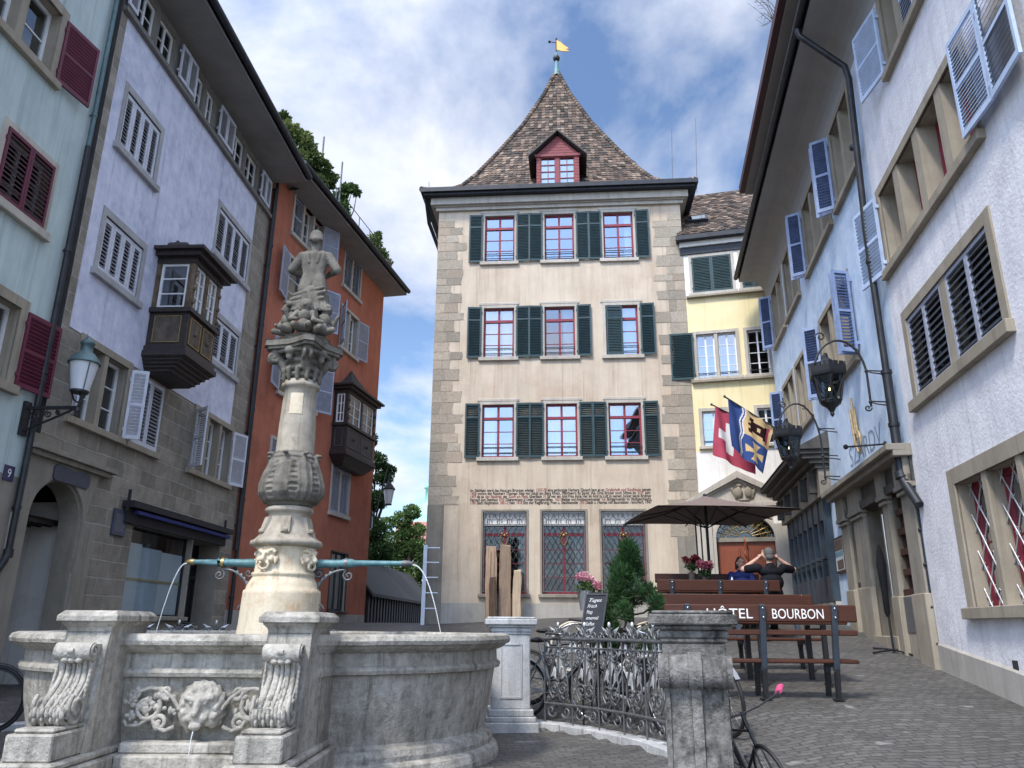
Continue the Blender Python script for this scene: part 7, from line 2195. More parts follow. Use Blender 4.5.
def putto(cx, cy, z, lean, turn):
    c = Vector((cx, cy, z)); e = Vector((math.cos(turn), math.sin(turn), 0)); n = Vector((-e.y, e.x, 0))
    f = lambda u, v, w_: c + (e * u + n * v + Vector((0, 0, w_))) * 1.12
    return [('e', f(lean, 0, 0.30), (0.072, 0.076, 0.078)), ('e', f(lean, -0.062, 0.285), (0.02, 0.02, 0.018)), ('e', f(lean * 0.6, 0, 0.18), (0.078, 0.068, 0.085)), ('e', f(0, 0, 0.08), (0.085, 0.08, 0.075)), ('c', f(lean * .8, 0, 0.24), f(lean * .9, 0, 0.27), 0.04, 0.04),
            ('c', f(-0.075, 0, 0.22), f(-0.125, -0.05, 0.13), 0.034, 0.028), ('c', f(-0.125, -0.05, 0.13), f(-0.05, -0.11, 0.11), 0.028, 0.02), ('c', f(0.075, 0, 0.22), f(0.125, -0.04, 0.14), 0.034, 0.028), ('c', f(0.125, -0.04, 0.14), f(0.13, -0.10, 0.22), 0.028, 0.02),
            ('c', f(-0.05, 0, 0.05), f(-0.08, -0.11, 0.05), 0.046, 0.036), ('c', f(0.05, 0, 0.05), f(0.07, -0.11, 0.06), 0.046, 0.036)]
for cx, cy, z, ln, tn in ((AX + 0.01, AY - 0.16, 4.77, 0.01, 0.05), (AX - 0.20, AY - 0.06, 4.76, -0.03, -0.9), (AX + 0.19, AY - 0.10, 4.75, 0.05, 0.8)):
    blob(putto(cx, cy, z, ln, tn), 0.0065, 'child_figure', M['col_grey'], FT, 2)
# spouts, scroll brackets and water
for sg in (-1, 1):
    zc = 2.215; kx = 1.0 if sg > 0 else 0.70
    f = lambda u, z=0.0, y=0.0: (AX + sg * (0.30 + u * (kx if u > 0.4 else 1) ), AY + y, zc + z)
    mb = MB()
    mb.tube([f(0.0), f(0.04), f(0.10), f(0.30, 0.005), f(0.33, 0.005), f(0.40, 0.006), f(0.45, 0.007), f(0.90, 0.01), f(0.94, 0.01)], [0.042, 0.050, 0.045, 0.038, 0.050, 0.048, 0.033, 0.026, 0.029], 12)
    sp = mb.build('spout', M['copper'], FT)
    mb = MB(); mb.tube([f(0.94, 0.01), f(0.97, 0.01), f(1.02, 0.012), f(1.05, 0.006)], [0.032, 0.036, 0.027, 0.02], 10); mb.tube([f(0.335, 0.005), f(0.365, 0.005)], 0.055, 12); mb.build('spout_mouth', M['brass'] if sg < 0 else M['iron_grey'], sp)
    mb = MB()
    P = [f(0.06 + 0.30 * (1 - math.cos(t)) - 0.02, -0.36 + 0.30 * math.sin(t)) for t in np.linspace(0.0, 1.57, 10)]
    mb.tube([f(0.04, -0.46)] + P, 0.014, 6)
    mb.tube([(AX + sg * (0.30 + 0.38 + u), AY, zc - 0.12 + v) for u, v in spiral((0, 0), 0.06, 1.4, 16, 1, 2.0)], 0.011, 5)
    mb.tube([(AX + sg * (0.30 + 0.09 + u), AY, zc - 0.46 + v) for u, v in spiral((0, 0), 0.055, 1.3, 14, 1, 0.0)], 0.011, 5)
    mb.tube([(AX + sg * (0.30 + 0.07 + u), AY, zc - 0.10 + v) for u, v in spiral((0, 0), 0.045, 1.2, 12, 1, 3.0)], 0.010, 5)
    for k in range(4): mb.ball(P[3 + k], 0.022, 6, 0, (1, 0.6, 1.4))
    mb.build('scroll_bracket', M['iron_grey'], sp)
    mb = MB()
    P = [f(1.05 + 0.36 * t, -0.005 - 0.86 * t * t + 0.015 * math.sin(t * 3)) for t in np.linspace(0, 1, 16)]
    mb.tube(P, [0.008 - 0.004 * k / 15 for k in range(16)], 6)
    if sg > 0:
        for k in range(5): mb.ball(f(1.39 + 0.03 * k + 0.01 * (k % 2), -0.74 - 0.028 * k), 0.007, 6)
    mb.build('water_jet', M['water'], FT)

# ================================================================== enclosure of the court: pillars and iron railing
def court_pillar(name, label, cx, cy, face, scroll, mat, wd=0.33, base=None):
    """square stone pillar, face = direction of its front"""
    t = thing(name, label, 'pillar', (cx, cy, COURT - 0.02))
    e = Vector((math.sin(face), -math.cos(face), 0)); sde = Vector((math.cos(face), math.sin(face), 0))
    fr = (Vector((cx, cy, 0)), sde, Vector((0, 0, 1)), e)
    z0 = COURT - 0.05
    mb = MB()
    def blk(w_, a, b): mb.obox(fr, -w_, w_, a, b, -w_, w_)
    blk(wd, z0 + 0.30, 1.50)
    sh_ = mb.build('shaft', mat, t, bevel=0.01)
    mb = MB(); blk(wd + 0.10, z0, z0 + 0.16); blk(wd + 0.07, z0 + 0.16, z0 + 0.22); blk(wd + 0.04, z0 + 0.22, z0 + 0.30); mb.build('base', mat, t, bevel=0.012)
    mb = MB()
    blk(wd + 0.012, 1.50, 1.53); blk(wd + 0.02, 1.53, 1.585); blk(wd + 0.05, 1.585, 1.615); blk(wd + 0.085, 1.615, 1.685); blk(wd + 0.06, 1.685, 1.71)
    mb.build('cap', mat, t, bevel=0.010)
    mb = MB()
    if not scroll:
        for f_ in ((fr[1], fr[3]), (fr[3], -fr[1])):
            g = (fr[0] + f_[1] * wd, f_[0], fr[2], f_[1])
            a, z_0, z_1 = wd - 0.10, z0 + 0.42, 1.40
            mb.obox(g, -a, a, z_0, z_0 + 0.02, -0.01, 0.012); mb.obox(g, -a, a, z_1 - 0.02, z_1, -0.01, 0.012)
            mb.obox(g, -a, -a + 0.02, z_0 + 0.02, z_1 - 0.02, -0.01, 0.012); mb.obox(g, a - 0.02, a, z_0 + 0.02, z_1 - 0.02, -0.01, 0.012)
        mb.build('panel_moulding', mat, sh_)
    else:
        hw = 0.20
        g = (fr[0] + fr[3] * wd, fr[3], fr[2], fr[1])      # u outwards, v up, w sideways
        def band(w0, w1, extra):
            prof = [(0.115 + extra - 0.06 * math.sin(math.pi * min(1, t * 1.4)) + 0.22 * t ** 2.0, 1.24 - 0.80 * t) for t in np.linspace(0, 1, 20)]
            mb.prism(g, prof + [(-0.01, 0.40), (-0.01, 1.24)], w0, w1)
        band(-hw, -0.035, 0.0); band(0.035, hw, 0.0); band(-0.033, 0.033, 0.035); band(-hw + 0.002, -hw + 0.03, 0.018); band(hw - 0.03, hw - 0.002, 0.018)
        vol = [(0.10 + 0.095 * math.cos(R(15 * k)), 1.325 + 0.105 * math.sin(R(15 * k))) for k in range(24)]
        mb.prism(g, vol, -hw - 0.035, -0.045, 0, True); mb.prism(g, vol, 0.045, hw + 0.035, 0, True)
        mb.prism(g, [(0.10 + 0.115 * math.cos(R(15 * k)), 1.325 + 0.12 * math.sin(R(15 * k))) for k in range(24)], -0.043, 0.043, 0, True)
        for w_ in (-hw + 0.02, hw - 0.02): mb.prism(g, [(0.10 + 0.105 * math.cos(R(15 * k)), 1.325 + 0.112 * math.sin(R(15 * k))) for k in range(24)], w_ - 0.012, w_ + 0.012, 0, True)
        mb.obox(g, -0.01, 0.12, 1.30, 1.43, -hw, hw)
        mb.build('scroll_console', mat, sh_)
    return t
PF = (0.0, 10.25); PN = (1.28, 5.70)
court_pillar('stone_pillar', 'pale granite pillar with a sunk panel at the far end of the iron railing', PF[0], PF[1], R(3), False, M['granite'], 0.235)
court_pillar('stone_pillar', 'large weathered grey pillar with a scroll console in the foreground', PN[0], PN[1], R(-12.5), True, M['granite_old'], 0.21)
def railing(label, a0, a1, n_mot, seed, mat_leaf=True):
    """ironwork following the court's ring between two bearings; a0,a1 in degrees"""
    am = R((a0 + a1) / 2); L = R(a1 - a0) * CR
    base = (CC[0] + CR * math.cos(am), CC[1] + CR * math.sin(am), COURT + 0.08)
    t = thing('iron_railing', label, 'railing', base)
    def f(s, z, o=0.0):
        a = R(a0) + s / CR; r = CR + o
        return (CC[0] + r * math.cos(a), CC[1] + r * math.sin(a), z)
    zb, zt = 0.70, 1.455
    mb = MB()
    for z, r_ in ((zb, 0.017), (zt, 0.022), (zt - 0.10, 0.010)):
        mb.tube([f(L * k / 24, z) for k in range(25)], r_, 6)
    for k in range(n_mot + 1): mb.tube([f(L * k / n_mot, 0.46), f(L * k / n_mot, zt)], 0.011, 6)
    mb.build('rail_frame', M['iron_grey'], t)
    mb = MB(); lf = MB()
    rl = random.Random(seed)
    def sp(c, r_, turns, a_, sg, th=0.011):
        mb.tube([f(c[0] + u, c[1] + v, 0.006 * sg) for u, v in spiral((0, 0), r_ * 1.3, turns, 18, sg, a_)], th * 1.1, 5)
    def leaf(s0, z0, s1, z1, w_):
        s1, z1, w_ = s1 + (s1 - s0) * 0.3, z1 + (z1 - z0) * 0.3, w_ * 1.5
        d = Vector((s1 - s0, z1 - z0)); n = Vector((-d.y, d.x)).normalized() * w_
        m_ = (s0 + d.x * 0.4, z0 + d.y * 0.4)
        P = [f(s0, z0), f(m_[0] + n.x, m_[1] + n.y, 0.012), f(s1, z1, 0.02), f(m_[0] - n.x, m_[1] - n.y, 0.012), f(m_[0], m_[1], 0.03)]
        lf.add(P + [f(m_[0], m_[1], 0.0)], [(0, 1, 4), (1, 2, 4), (2, 3, 4), (3, 0, 4), (1, 0, 5), (2, 1, 5), (3, 2, 5), (0, 3, 5)])
    w_ = L / n_mot
    for k in range(n_mot):
        c = w_ * (k + 0.5)
        for sg in (-1, 1):
            # lyre-shaped bars
            P = [(c + sg * 0.02, zt - 0.02), (c + sg * 0.035, 1.30), (c + sg * 0.10, 1.12), (c + sg * 0.155, 0.97), (c + sg * 0.16, 0.85), (c + sg * 0.10, 0.76), (c + sg * 0.03, 0.80)]
            Q = []
            for i in range(len(P) - 1):
                for j in range(4):
                    u = j / 4; Q.append((P[i][0] + (P[i + 1][0] - P[i][0]) * u, P[i][1] + (P[i + 1][1] - P[i][1]) * u))
            mb.tube([f(s, z) for s, z in Q], 0.012, 5)
            sp((c + sg * 0.075, 0.87), 0.062, 1.5, 0.5, sg); sp((c + sg * 0.10, 1.29), 0.06, 1.5, 3.6, sg); sp((c + sg * 0.16, 1.17), 0.04, 1.3, 1.0, sg)
            sp((c + sg * 0.13, 0.62), 0.06, 1.1, 3.4, sg, 0.012)
            sp((c + sg * 0.085, 1.52), 0.055, 1.35, 2.0, sg); sp((c + sg * 0.17, 1.49), 0.035, 1.2, 0.4, -sg)
            leaf(c + sg * 0.05, 0.98, c + sg * 0.12, 1.16, 0.028); leaf(c + sg * 0.14, 1.0, c + sg * 0.07, 1.10, 0.022); leaf(c + sg * 0.06, 1.18, c + sg * 0.02, 1.36, 0.022); leaf(c + sg * 0.16, 1.27, c + sg * 0.20, 1.40, 0.02)
            leaf(c + sg * 0.03, 1.50, c + sg * 0.14, 1.58, 0.018)
        mb.tube([f(c, 0.80), f(c, 1.05), f(c, 1.30)], 0.012, 5); leaf(c, 1.02, c, 1.30, 0.034); leaf(c, 0.98, c + 0.004, 0.80, 0.02)
        mb.tube([f(c, zt), f(c, 1.60)], 0.010, 5); lf.ball(f(c, 1.62), 0.022, 6, 0, (1, 1, 1.6))
        for z in (0.93, 1.36): mb.ball(f(c, z), 0.020, 6)
    scr = mb.build('scrollwork', M['iron_grey'], t)
    lf.build('iron_leaves', M['iron_bright'], scr)
    return t
ang = lambda p: math.degrees(math.atan2(p[1] - CC[1], p[0] - CC[0]))
aF, aN = ang(PF), ang(PN)
railing('wrought iron railing with scrolls and leaves between the pale pillar and the weathered scroll pillar', aN + 4.2, aF - 4.2, 10, 1)
railing('wrought iron railing behind the left side of the fountain', 150, 178, 4, 2)
railing('wrought iron railing at the far back of the fountain, below the shop window', 90, 130, 6, 3)
# ================================================================== foliage
def leaves(name, clusters, n, size, mat, parent, seed=1, aspect=0.55, up=0.3, needle=False, off=None):
    """many separate leaves spread through clumps: clusters = (centre, (rx,ry,rz), weight)"""
    rg = np.random.default_rng(seed)
    r = parent
    while r is not None and r.parent: r = r.parent
    O = np.array(r.location) if r is not None else np.zeros(3)
    wts = np.array([c[2] for c in clusters], float); wts /= wts.sum()
    idx = rg.choice(len(clusters), n, p=wts)
    C = np.array([c[0] for c in clusters], float)[idx]; S = np.array([c[1] for c in clusters], float)[idx]
    d = rg.normal(size=(n, 3)); d /= np.linalg.norm(d, axis=1)[:, None]
    rad = rg.uniform(0.25, 1.0, n) ** 0.6
    P = C + d * S * rad[:, None]
    if needle: a = d * 0.7 + np.array([0, 0, 0.55]) + rg.normal(size=(n, 3)) * 0.35
    else: a = rg.normal(size=(n, 3)) + d * 0.8 + np.array([0, 0, up])
    a /= np.linalg.norm(a, axis=1)[:, None]
    b = np.cross(a, rg.normal(size=(n, 3))); b /= np.linalg.norm(b, axis=1)[:, None]
    s = size * rg.uniform(0.6, 1.4, n)[:, None]
    k = aspect
    V = np.stack([P, P + a * s * 0.5 + b * s * k * 0.5, P + a * s, P + a * s * 0.5 - b * s * k * 0.5], 1).reshape(-1, 3) - O
    me = bpy.data.meshes.new(name)
    me.from_pydata(V.tolist(), [], np.arange(4 * n).reshape(-1, 4).tolist())
    base = rg.uniform(0, 1, len(clusters))[idx] * 0.5 + rg.uniform(0, 0.5, n)
    col = np.repeat(np.stack([base, base, base, np.ones(n)], 1), 4, axis=0).astype(np.float32)
    ca = me.color_attributes.new('tint', 'FLOAT_COLOR', 'POINT'); ca.data.foreach_set('color', col.ravel())
    me.materials.append(mat); me.update()
    o = bpy.data.objects.new(name, me); COL.objects.link(o)
    if parent is not None: o.parent = parent
    return o
def tree(label, base, trunk_h, clusters, n, size, mat, seed, r0=0.18, group=None, cat='tree', name='tree'):
    t = thing(name, label, cat, base, group)
    b = Vector(base); mb = MB(); rg = random.Random(seed)
    top = b + Vector((rg.uniform(-.2, .2), rg.uniform(-.2, .2), trunk_h))
    mb.tube([b - Vector((0, 0, 0.2)), b + (top - b) * 0.4 + Vector((rg.uniform(-.1, .1), 0, 0)), b + (top - b) * 0.8, top], [r0 * 1.3, r0, r0 * 0.8, r0 * 0.55], 8)
    for c, s_, w_ in clusters:
        cv = Vector(c); st = b + (top - b) * rg.uniform(0.5, 1.0)
        mid = (st + cv) / 2 + Vector((rg.uniform(-.2, .2), rg.uniform(-.2, .2), rg.uniform(0, .3)))
        mb.tube([st, mid, cv], [r0 * 0.4, r0 * 0.25, r0 * 0.1], 5)
        for k in range(3):
            e = cv + Vector((rg.uniform(-1, 1) * s_[0], rg.uniform(-1, 1) * s_[1], rg.uniform(-.5, 1) * s_[2])) * 0.8
            mb.tube([mid, (mid + e) / 2 + Vector((0, 0, 0.1)), e], [r0 * 0.15, r0 * 0.1, r0 * 0.04], 4)
    mb.build('trunk', M['bark'], t)
    leaves('crown', clusters, n, size, mat, t, seed)
    return t
def cl(px, py, y, r, w_=1.0, sq=0.8):
    p = at(px, py, y); k = (y * _c + (p.z - EYE) * _s) / FPX
    return (tuple(p), (r * k, r * k, r * k * sq), w_)
# trees in the gap between the red house and the tower
Y1_ = 36.0
g_ = ground(-6.5, Y1_)
tree('dark leafy tree close behind the red house corner', tuple(at(372, 628, Y1_)), 4.5,
     [cl(376, 462, Y1_, 12), cl(384, 478, Y1_, 9, .6), cl(377, 500, Y1_, 12), cl(390, 470, Y1_, 6, .3), cl(368, 440, Y1_, 9), cl(372, 530, Y1_, 15, 1.4), cl(378, 552, Y1_, 15, 1.5), cl(362, 480, Y1_, 14), cl(366, 560, Y1_, 14)], 13000, 0.13, M['leaf_dark'], 21, 0.2)
Y2_ = 44.0
tree('bright green spreading tree in the gap before the domed church', tuple(at(404, 624, Y2_)), 4.0,
     [cl(402, 520, Y2_, 11), cl(412, 512, Y2_, 9, .8), cl(392, 540, Y2_, 12), cl(408, 548, Y2_, 11), cl(418, 530, Y2_, 8, .6), cl(398, 566, Y2_, 12), cl(414, 572, Y2_, 12), cl(386, 524, Y2_, 8, .5), cl(420, 556, Y2_, 8, .6), cl(424, 590, Y2_, 8, .8), cl(406, 534, Y2_, 9), cl(416, 545, Y2_, 10), cl(424, 572, Y2_, 9), cl(394, 556, Y2_, 11), cl(410, 586, Y2_, 12)], 17000, 0.14, M['leaf'], 22, 0.2)
# domed church far away
DY = 120.0
dp_ = at(430, 545, DY); kk = (DY * _c + (dp_.z - EYE) * _s) / FPX
cx_ = dp_.x; rD = 30 * kk
zt_, zb_ = at(430, 504, DY).z, at(430, 543, DY).z
ch = thing('domed_church', 'far church with a pale green copper dome, seen left of the tower', 'church', (cx_, DY, 1.5))
mb = MB()
mb.lathe((cx_, DY, 0), [(rD * 1.0, 1.0), (rD * 1.0, zb_ - 1.2), (rD * 1.08, zb_ - 1.0), (rD * 1.08, zb_ - 0.3)], 24); drum = mb.build('drum', M['far_wall'], ch)
mb = MB()
for k in range(12):
    a = R(30 * k + 10); fr = (Vector((cx_, DY, 0)), Vector((-math.sin(a), math.cos(a), 0)), Vector((0, 0, 1)), Vector((math.cos(a), math.sin(a), 0)))
    mb.obox(fr, -0.5, 0.5, zb_ - 4.6, zb_ - 2.2, rD * 0.985, rD * 1.01)
mb.build('drum_windows', M['dark_in'], drum)
mb = MB()
hD = (at(430, 504, DY).z - zb_)
mb.lathe((cx_, DY, 0), [(rD * 1.12, zb_ - 0.3), (rD * 1.10, zb_)] + [(rD * math.cos(R(90 * k / 12)), zb_ + hD * 1.05 * math.sin(R(90 * k / 12))) for k in range(12)] + [(0.9, zb_ + hD * 1.04)], 28)
mb.build('dome', M['copper_roof'], ch)
mb = MB(); zl = zb_ + hD * 1.02
mb.lathe((cx_, DY, 0), [(1.0, zl), (1.0, zl + 2.2), (1.3, zl + 2.3), (0.8, zl + 3.0), (0.15, zl + 3.6), (0.1, zl + 4.4)], 10); mb.build('lantern', M['copper_roof'], ch)
# far pale house with a red roof
fy = 70.0; a = at(396, 560, fy); b = at(436, 560, fy)
fh = thing('far_house', 'distant cream house with a red tiled roof seen through the trees', 'house', ((a.x + b.x) / 2, fy, 1.5))
zt_, zr_ = at(415, 546, fy).z, at(415, 534, fy).z
mb = MB(); mb.box(a.x, b.x + 1, fy, fy + 6, 1.0, zt_); wl_ = mb.build('wall', M['far_wall'], fh)
mb = MB()
for k in range(3): mb.box(a.x + 0.5 + 1.4 * k, a.x + 1.1 + 1.4 * k, fy - 0.03, fy + 0.02, zt_ - 2.0, zt_ - 0.8)
mb.build('windows', M['dark_in'], wl_)
mb = MB(); mb.prism((Vector((0, 0, 0)), Vector((0, 1, 0)), Vector((0, 0, 1)), Vector((1, 0, 0))), [(fy - 0.4, zt_), (fy + 6.4, zt_), (fy + 3, zr_ + 1.5)], a.x - 0.4, b.x + 1.4); mb.build('roof', M['far_roof'], fh)
# dark slatted shed running back beside the red house
s0 = at(365, 600, 29.6); s1 = at(427, 600, 43)
sd_ = (Vector((s1.x, s1.y, 0)) - Vector((s0.x, s0.y, 0))); sl_ = sd_.length; sd_.normalize()
SW = Wall((s0.x, s0.y), math.atan2(sd_.x, sd_.y), 1)
sh = thing('shed', 'long dark slatted shed with a lean-to roof running back beside the red house', 'shed', SW.pt(sl_ / 2, 1.7, -1.5))
ze = at(366, 586, 29.6).z; zr = at(367, 556, 29.6).z
mb = MB(); mb.obox(SW.fr(), 0, sl_, 1.3, ze, -3, 0)
n_ = 26
for k in range(n_):
    s = sl_ * (k + 0.5) / n_
    mb.obox(SW.fr(), s - 0.11, s + 0.11, 1.4, ze - 0.02, 0.0, 0.10)
mb.build('slat_wall', M['shed'], sh)
mb = MB(); mb.add([SW.pt(-0.3, ze - 0.38, 0.35), SW.pt(sl_, ze - 0.38, 0.35), SW.pt(sl_, zr, -0.9), SW.pt(-0.3, zr, -0.9), SW.pt(-0.3, ze - 0.26, 0.35), SW.pt(sl_, ze - 0.26, 0.35), SW.pt(sl_, zr + 0.12, -0.9), SW.pt(-0.3, zr + 0.12, -0.9)], [(0, 1, 2, 3), (4, 7, 6, 5), (0, 4, 5, 1), (1, 5, 6, 2), (0, 3, 7, 4)])
mb.build('roof', M['shed_roof'], sh)
# roof-garden plants on the red house
def roofplant(label, blobs, n, size, mat, seed, zbase=None):
    c0 = blobs[0][0]; lo = min(b[0][2] - b[1][2] for b in blobs)
    t = thing('roof_shrub', label, 'shrub', (c0[0], c0[1], lo - 0.3), 'roof garden shrubs')
    mb = MB(); rg = random.Random(seed)
    for b in blobs:
        e = Vector(b[0]); st = Vector((e.x * 0.5 + c0[0] * 0.5, c0[1], lo - 0.3))
        mb.tube([st, (st + e) / 2 + Vector((rg.uniform(-.1, .1), 0, 0)), e], [0.03, 0.02, 0.01], 5)
    mb.build('stems', M['bark'], t); leaves('foliage', blobs, n, size, mat, t, seed)
ya, yb2, yc2 = 20.5, 24.0, 27.6
roofplant('large dense green shrub overhanging the red house roof beside the lavender eaves', [cl(276, 126, ya, 10), cl(288, 134, ya, 14, 1.5), cl(300, 146, ya + .2, 15, 1.6), cl(310, 160, ya + .4, 13, 1.3), cl(320, 168, ya + .7, 11, 1.1), cl(326, 182, ya + 1, 9), cl(332, 178, ya + 1.1, 5, .4), cl(296, 160, ya, 13, 1.3), cl(283, 118, ya, 6, .5), cl(316, 184, ya + .6, 11, 1.1), cl(305, 138, ya + .2, 7, .5)], 9000, 0.12, M['leaf_roof'], 31)
roofplant('arching green shrub in the middle of the red house roof', [cl(340, 198, yb2, 8), cl(345, 190, yb2, 6), cl(353, 188, yb2, 4, .5), cl(357, 193, yb2, 3, .3), cl(341, 208, yb2, 8), cl(344, 216, yb2, 6)], 2200, 0.12, M['leaf'], 32)
roofplant('small yellow-green potted shrub at the far end of the red house roof', [cl(373, 242, yc2, 8), cl(375, 250, yc2, 8), cl(381, 255, yc2, 7), cl(378, 236, yc2, 4, .4), cl(386, 262, yc2, 6, .6)], 2200, 0.11, M['leaf_roof'], 33)
pt_ = at(383, 266, yc2)
mb = MB(); mb.lathe((pt_.x, pt_.y, pt_.z - 0.35), [(0.25, 0), (0.33, 0.4), (0.36, 0.42), (0.36, 0.48)], 12)
tag(recenter(mb.build('roof_planter', M['sand_grey']), (pt_.x, pt_.y, pt_.z - 0.35)), 'grey stone planter at the far corner of the red house roof', 'planter')
# thin bare twigs above the right-hand eaves
tb = at(774, 30, 16.0)
mb = MB(); rg = random.Random(2)
for k in range(9):
    a = at(778 + rg.uniform(-2, 3), 22 + rg.uniform(-8, 10), 16.0); b = at(756 + rg.uniform(-3, 12), rg.uniform(-6, 30), 16.0)
    m_ = (a + b) / 2 + Vector((0, 0, rg.uniform(-.05, .15)))
    mb.tube([a, m_, b], [0.014, 0.009, 0.004], 4)
    for j in range(3):
        e = m_ + (b - m_) * rg.uniform(0, 1); mb.tube([e, e + Vector((rg.uniform(-.25, 0), 0, rg.uniform(-.2, .25)))], 0.004, 4)
tw_ = mb.build('bare_branches', M['bark']); tag(recenter(tw_, at(779, 26, 16.0)), 'thin bare branches reaching out above the right-hand eaves', 'branches')

# ================================================================== lanterns
def lantern_body(t, c, r, h, mat, crown=True, lit=True, nside=6, frost=False):
    """c: centre of the top of the glass"""
    c = Vector(c)
    def ringp(rr, z, k): a = 2 * math.pi * k / nside + 0.25; return c + Vector((rr * math.cos(a), rr * math.sin(a), z))
    mb = MB()
    for k in range(nside):
        mb.tube([ringp(r, 0, k), ringp(r * 0.66, -h, k)], 0.016, 5)
        for (rr, z) in ((r, 0), (r * 0.66, -h)): mb.tube([ringp(rr, z, k), ringp(rr, z, k + 1)], 0.018, 5)
        # pointed tracery in each side
        a, b, p = ringp(r * 0.95, -0.03, k), ringp(r * 0.95, -0.03, k + 1), (ringp(r * 0.68, -h * 0.92, k) + ringp(r * 0.68, -h * 0.92, k + 1)) / 2
        mb.tube([a, (a * 0.45 + p * 0.55) + Vector((0, 0, -0.02)), p], 0.010, 4); mb.tube([b, (b * 0.45 + p * 0.55) + Vector((0, 0, -0.02)), p], 0.010, 4)
    mb.build('cage', mat, t)
    gb = MB()
    for k in range(nside): gb.add([ringp(r * 0.97, 0, k), ringp(r * 0.97, 0, k + 1), ringp(r * 0.64, -h, k + 1), ringp(r * 0.64, -h, k)], [(0, 1, 2, 3)])
    gb.build('glazing', M['glass_dim'], t)
    tb_ = MB()
    V = []
    rings = [(r * 1.16, 0.0), (r * 1.20, 0.05), (r * 1.20, 0.15), (r * 1.08, 0.15), (r * 1.08, 0.06), (r * 0.5, 0.26), (r * 0.16, 0.34), (r * 0.12, 0.42)]
    for rr, z in rings: V += [ringp(rr, z, k) for k in range(nside)]
    tb_.add(V, [(i * nside + k, i * nside + (k + 1) % nside, (i + 1) * nside + (k + 1) % nside, (i + 1) * nside + k) for i in range(len(rings) - 1) for k in range(nside)] + [tuple(range(nside))])
    if crown:
        for k in range(nside):
            a, b = ringp(r * 1.2, 0.15, k), ringp(r * 1.2, 0.15, k + 1)
            for j in range(3):
                p = a + (b - a) * (j / 3 + 0.02); q = a + (b - a) * (j / 3 + 0.20); inn = (c - (p + q) / 2); inn.z = 0; inn = inn.normalized() * 0.03
                up = Vector((0, 0, 0.06))
                tb_.add([p, q, q + inn, p + inn, p + up, q + up, q + inn + up, p + inn + up], [(4, 5, 6, 7), (0, 1, 5, 4), (1, 2, 6, 5), (2, 3, 7, 6), (3, 0, 4, 7)])
    tb_.build('crown', mat, t)
    bb = MB(); bb.lathe(c + Vector((0, 0, -h)), [(r * 0.68, 0.01), (r * 0.62, -0.04), (r * 0.30, -0.10), (r * 0.12, -0.18), (r * 0.14, -0.22), (0.01, -0.26)], 8); bb.build('foot', mat, t)
    if lit:
        lb = MB(); lb.ball(c + Vector((0, 0, -h * 0.5)), 0.024, 8, 0, (1, 1, 1.1)); lb.build('bulb', M['bulb'], t)
def bracket_lantern(label, px_m, py_m, strut_px, lpx, lpy, r, h, arc_top_py, base_pys, loop):
    s, h0 = RW.px(px_m, py_m)
    o_st, _ = RW.at_s(strut_px[0], strut_px[1], s)
    o_l, z_l = RW.at_s(lpx, lpy, s)
    t = thing('wall_lantern', label, 'lantern', RW.pt(s, h0, 0), 'iron bracket lanterns on the blue house')
    z_top = RW.at_s(lpx, arc_top_py, s)[1]
    mb = MB(); P = lambda o, z, ds=0.0: RW.pt(s + ds, z, o)
    zst = [RW.at_s(strut_px[0], y, s)[1] for y in base_pys]
    zb = min(zst) - 0.08
    # upright, great arc and the curl back to the hook
    arcp = [P(o_st, zb)] + [P(o_st, zb + (z_top - zb) * k / 5 * 0.45) for k in range(1, 6)]
    cxo = (o_st + o_l) / 2 + 0.10; ra = abs(o_l - o_st) / 2 + 0.25
    zc = zb + (z_top - zb) * 0.45
    for k in range(1, 15):
        a = math.pi * 0.92 * k / 14
        arcp.append(P(cxo - (cxo - o_st) * math.cos(a) if a < math.pi / 2 else cxo - (o_l + loop - cxo) * math.cos(a), zc + (z_top - zc) * math.sin(a)))
    e = arcp[-1]
    eo, ez = o_l + loop * 0.98, None
    ez_ = e.z
    for k in range(1, 9):
        a = k / 8 * math.pi * 0.75
        arcp.append(P(o_l + loop * math.cos(a * 0.9), ez_ - 0.30 * math.sin(a * 0.65)))
    mb.tube(arcp, 0.020, 7)
    mb.tube([P(o_st + u, zb + v) for u, v in spiral((0.05, -0.02), 0.06, 1.2, 12, 1, 3.1)], 0.014, 5)
    for k, zz in enumerate(zst):
        mb.tube([P(0.0, zz + 0.02, 0.10), P(o_st * 0.7, zz + 0.03, 0.08), P(o_st, zz, 0)], 0.013, 5); mb.tube([P(0.0, zz - 0.10, -0.10), P(o_st * 0.7, zz - 0.06, -0.08), P(o_st, zz, 0)], 0.013, 5)
        mb.ball(P(o_st, zz), 0.035, 8)
    # curls on the arc
    for i in (9, 11): mb.tube([arcp[i] + RW.n * (u * 1.0) + Vector((0, 0, v - 0.05)) for u, v in spiral((0, 0), 0.07, 0.8, 8, 1, 1.0)], 0.011, 5)
    # S hook down to the lantern
    zt = z_l + 0.42
    mb.tube([P(o_l + 0.06 * math.sin(t * 6.283), zt + (arcp[-1].z - zt + 0.25) * t) for t in np.linspace(0, 1, 14)], 0.016, 6)
    mb.tube([P(o_l + u, zt + 0.30 + v) for u, v in spiral((0.05, 0), 0.09, 1.2, 14, 1, 0)], 0.014, 5)
    mb.build('bracket', M['iron'], t)
    lantern_body(t, P(o_l, z_l), r, h, M['iron'])
    return s, o_l, z_l
bracket_lantern('larger black crowned lantern on an arched bracket near the white house', 886, 388, (869, 390), 828, 377, 0.265, 0.43, 341, (371, 402), 0.22)
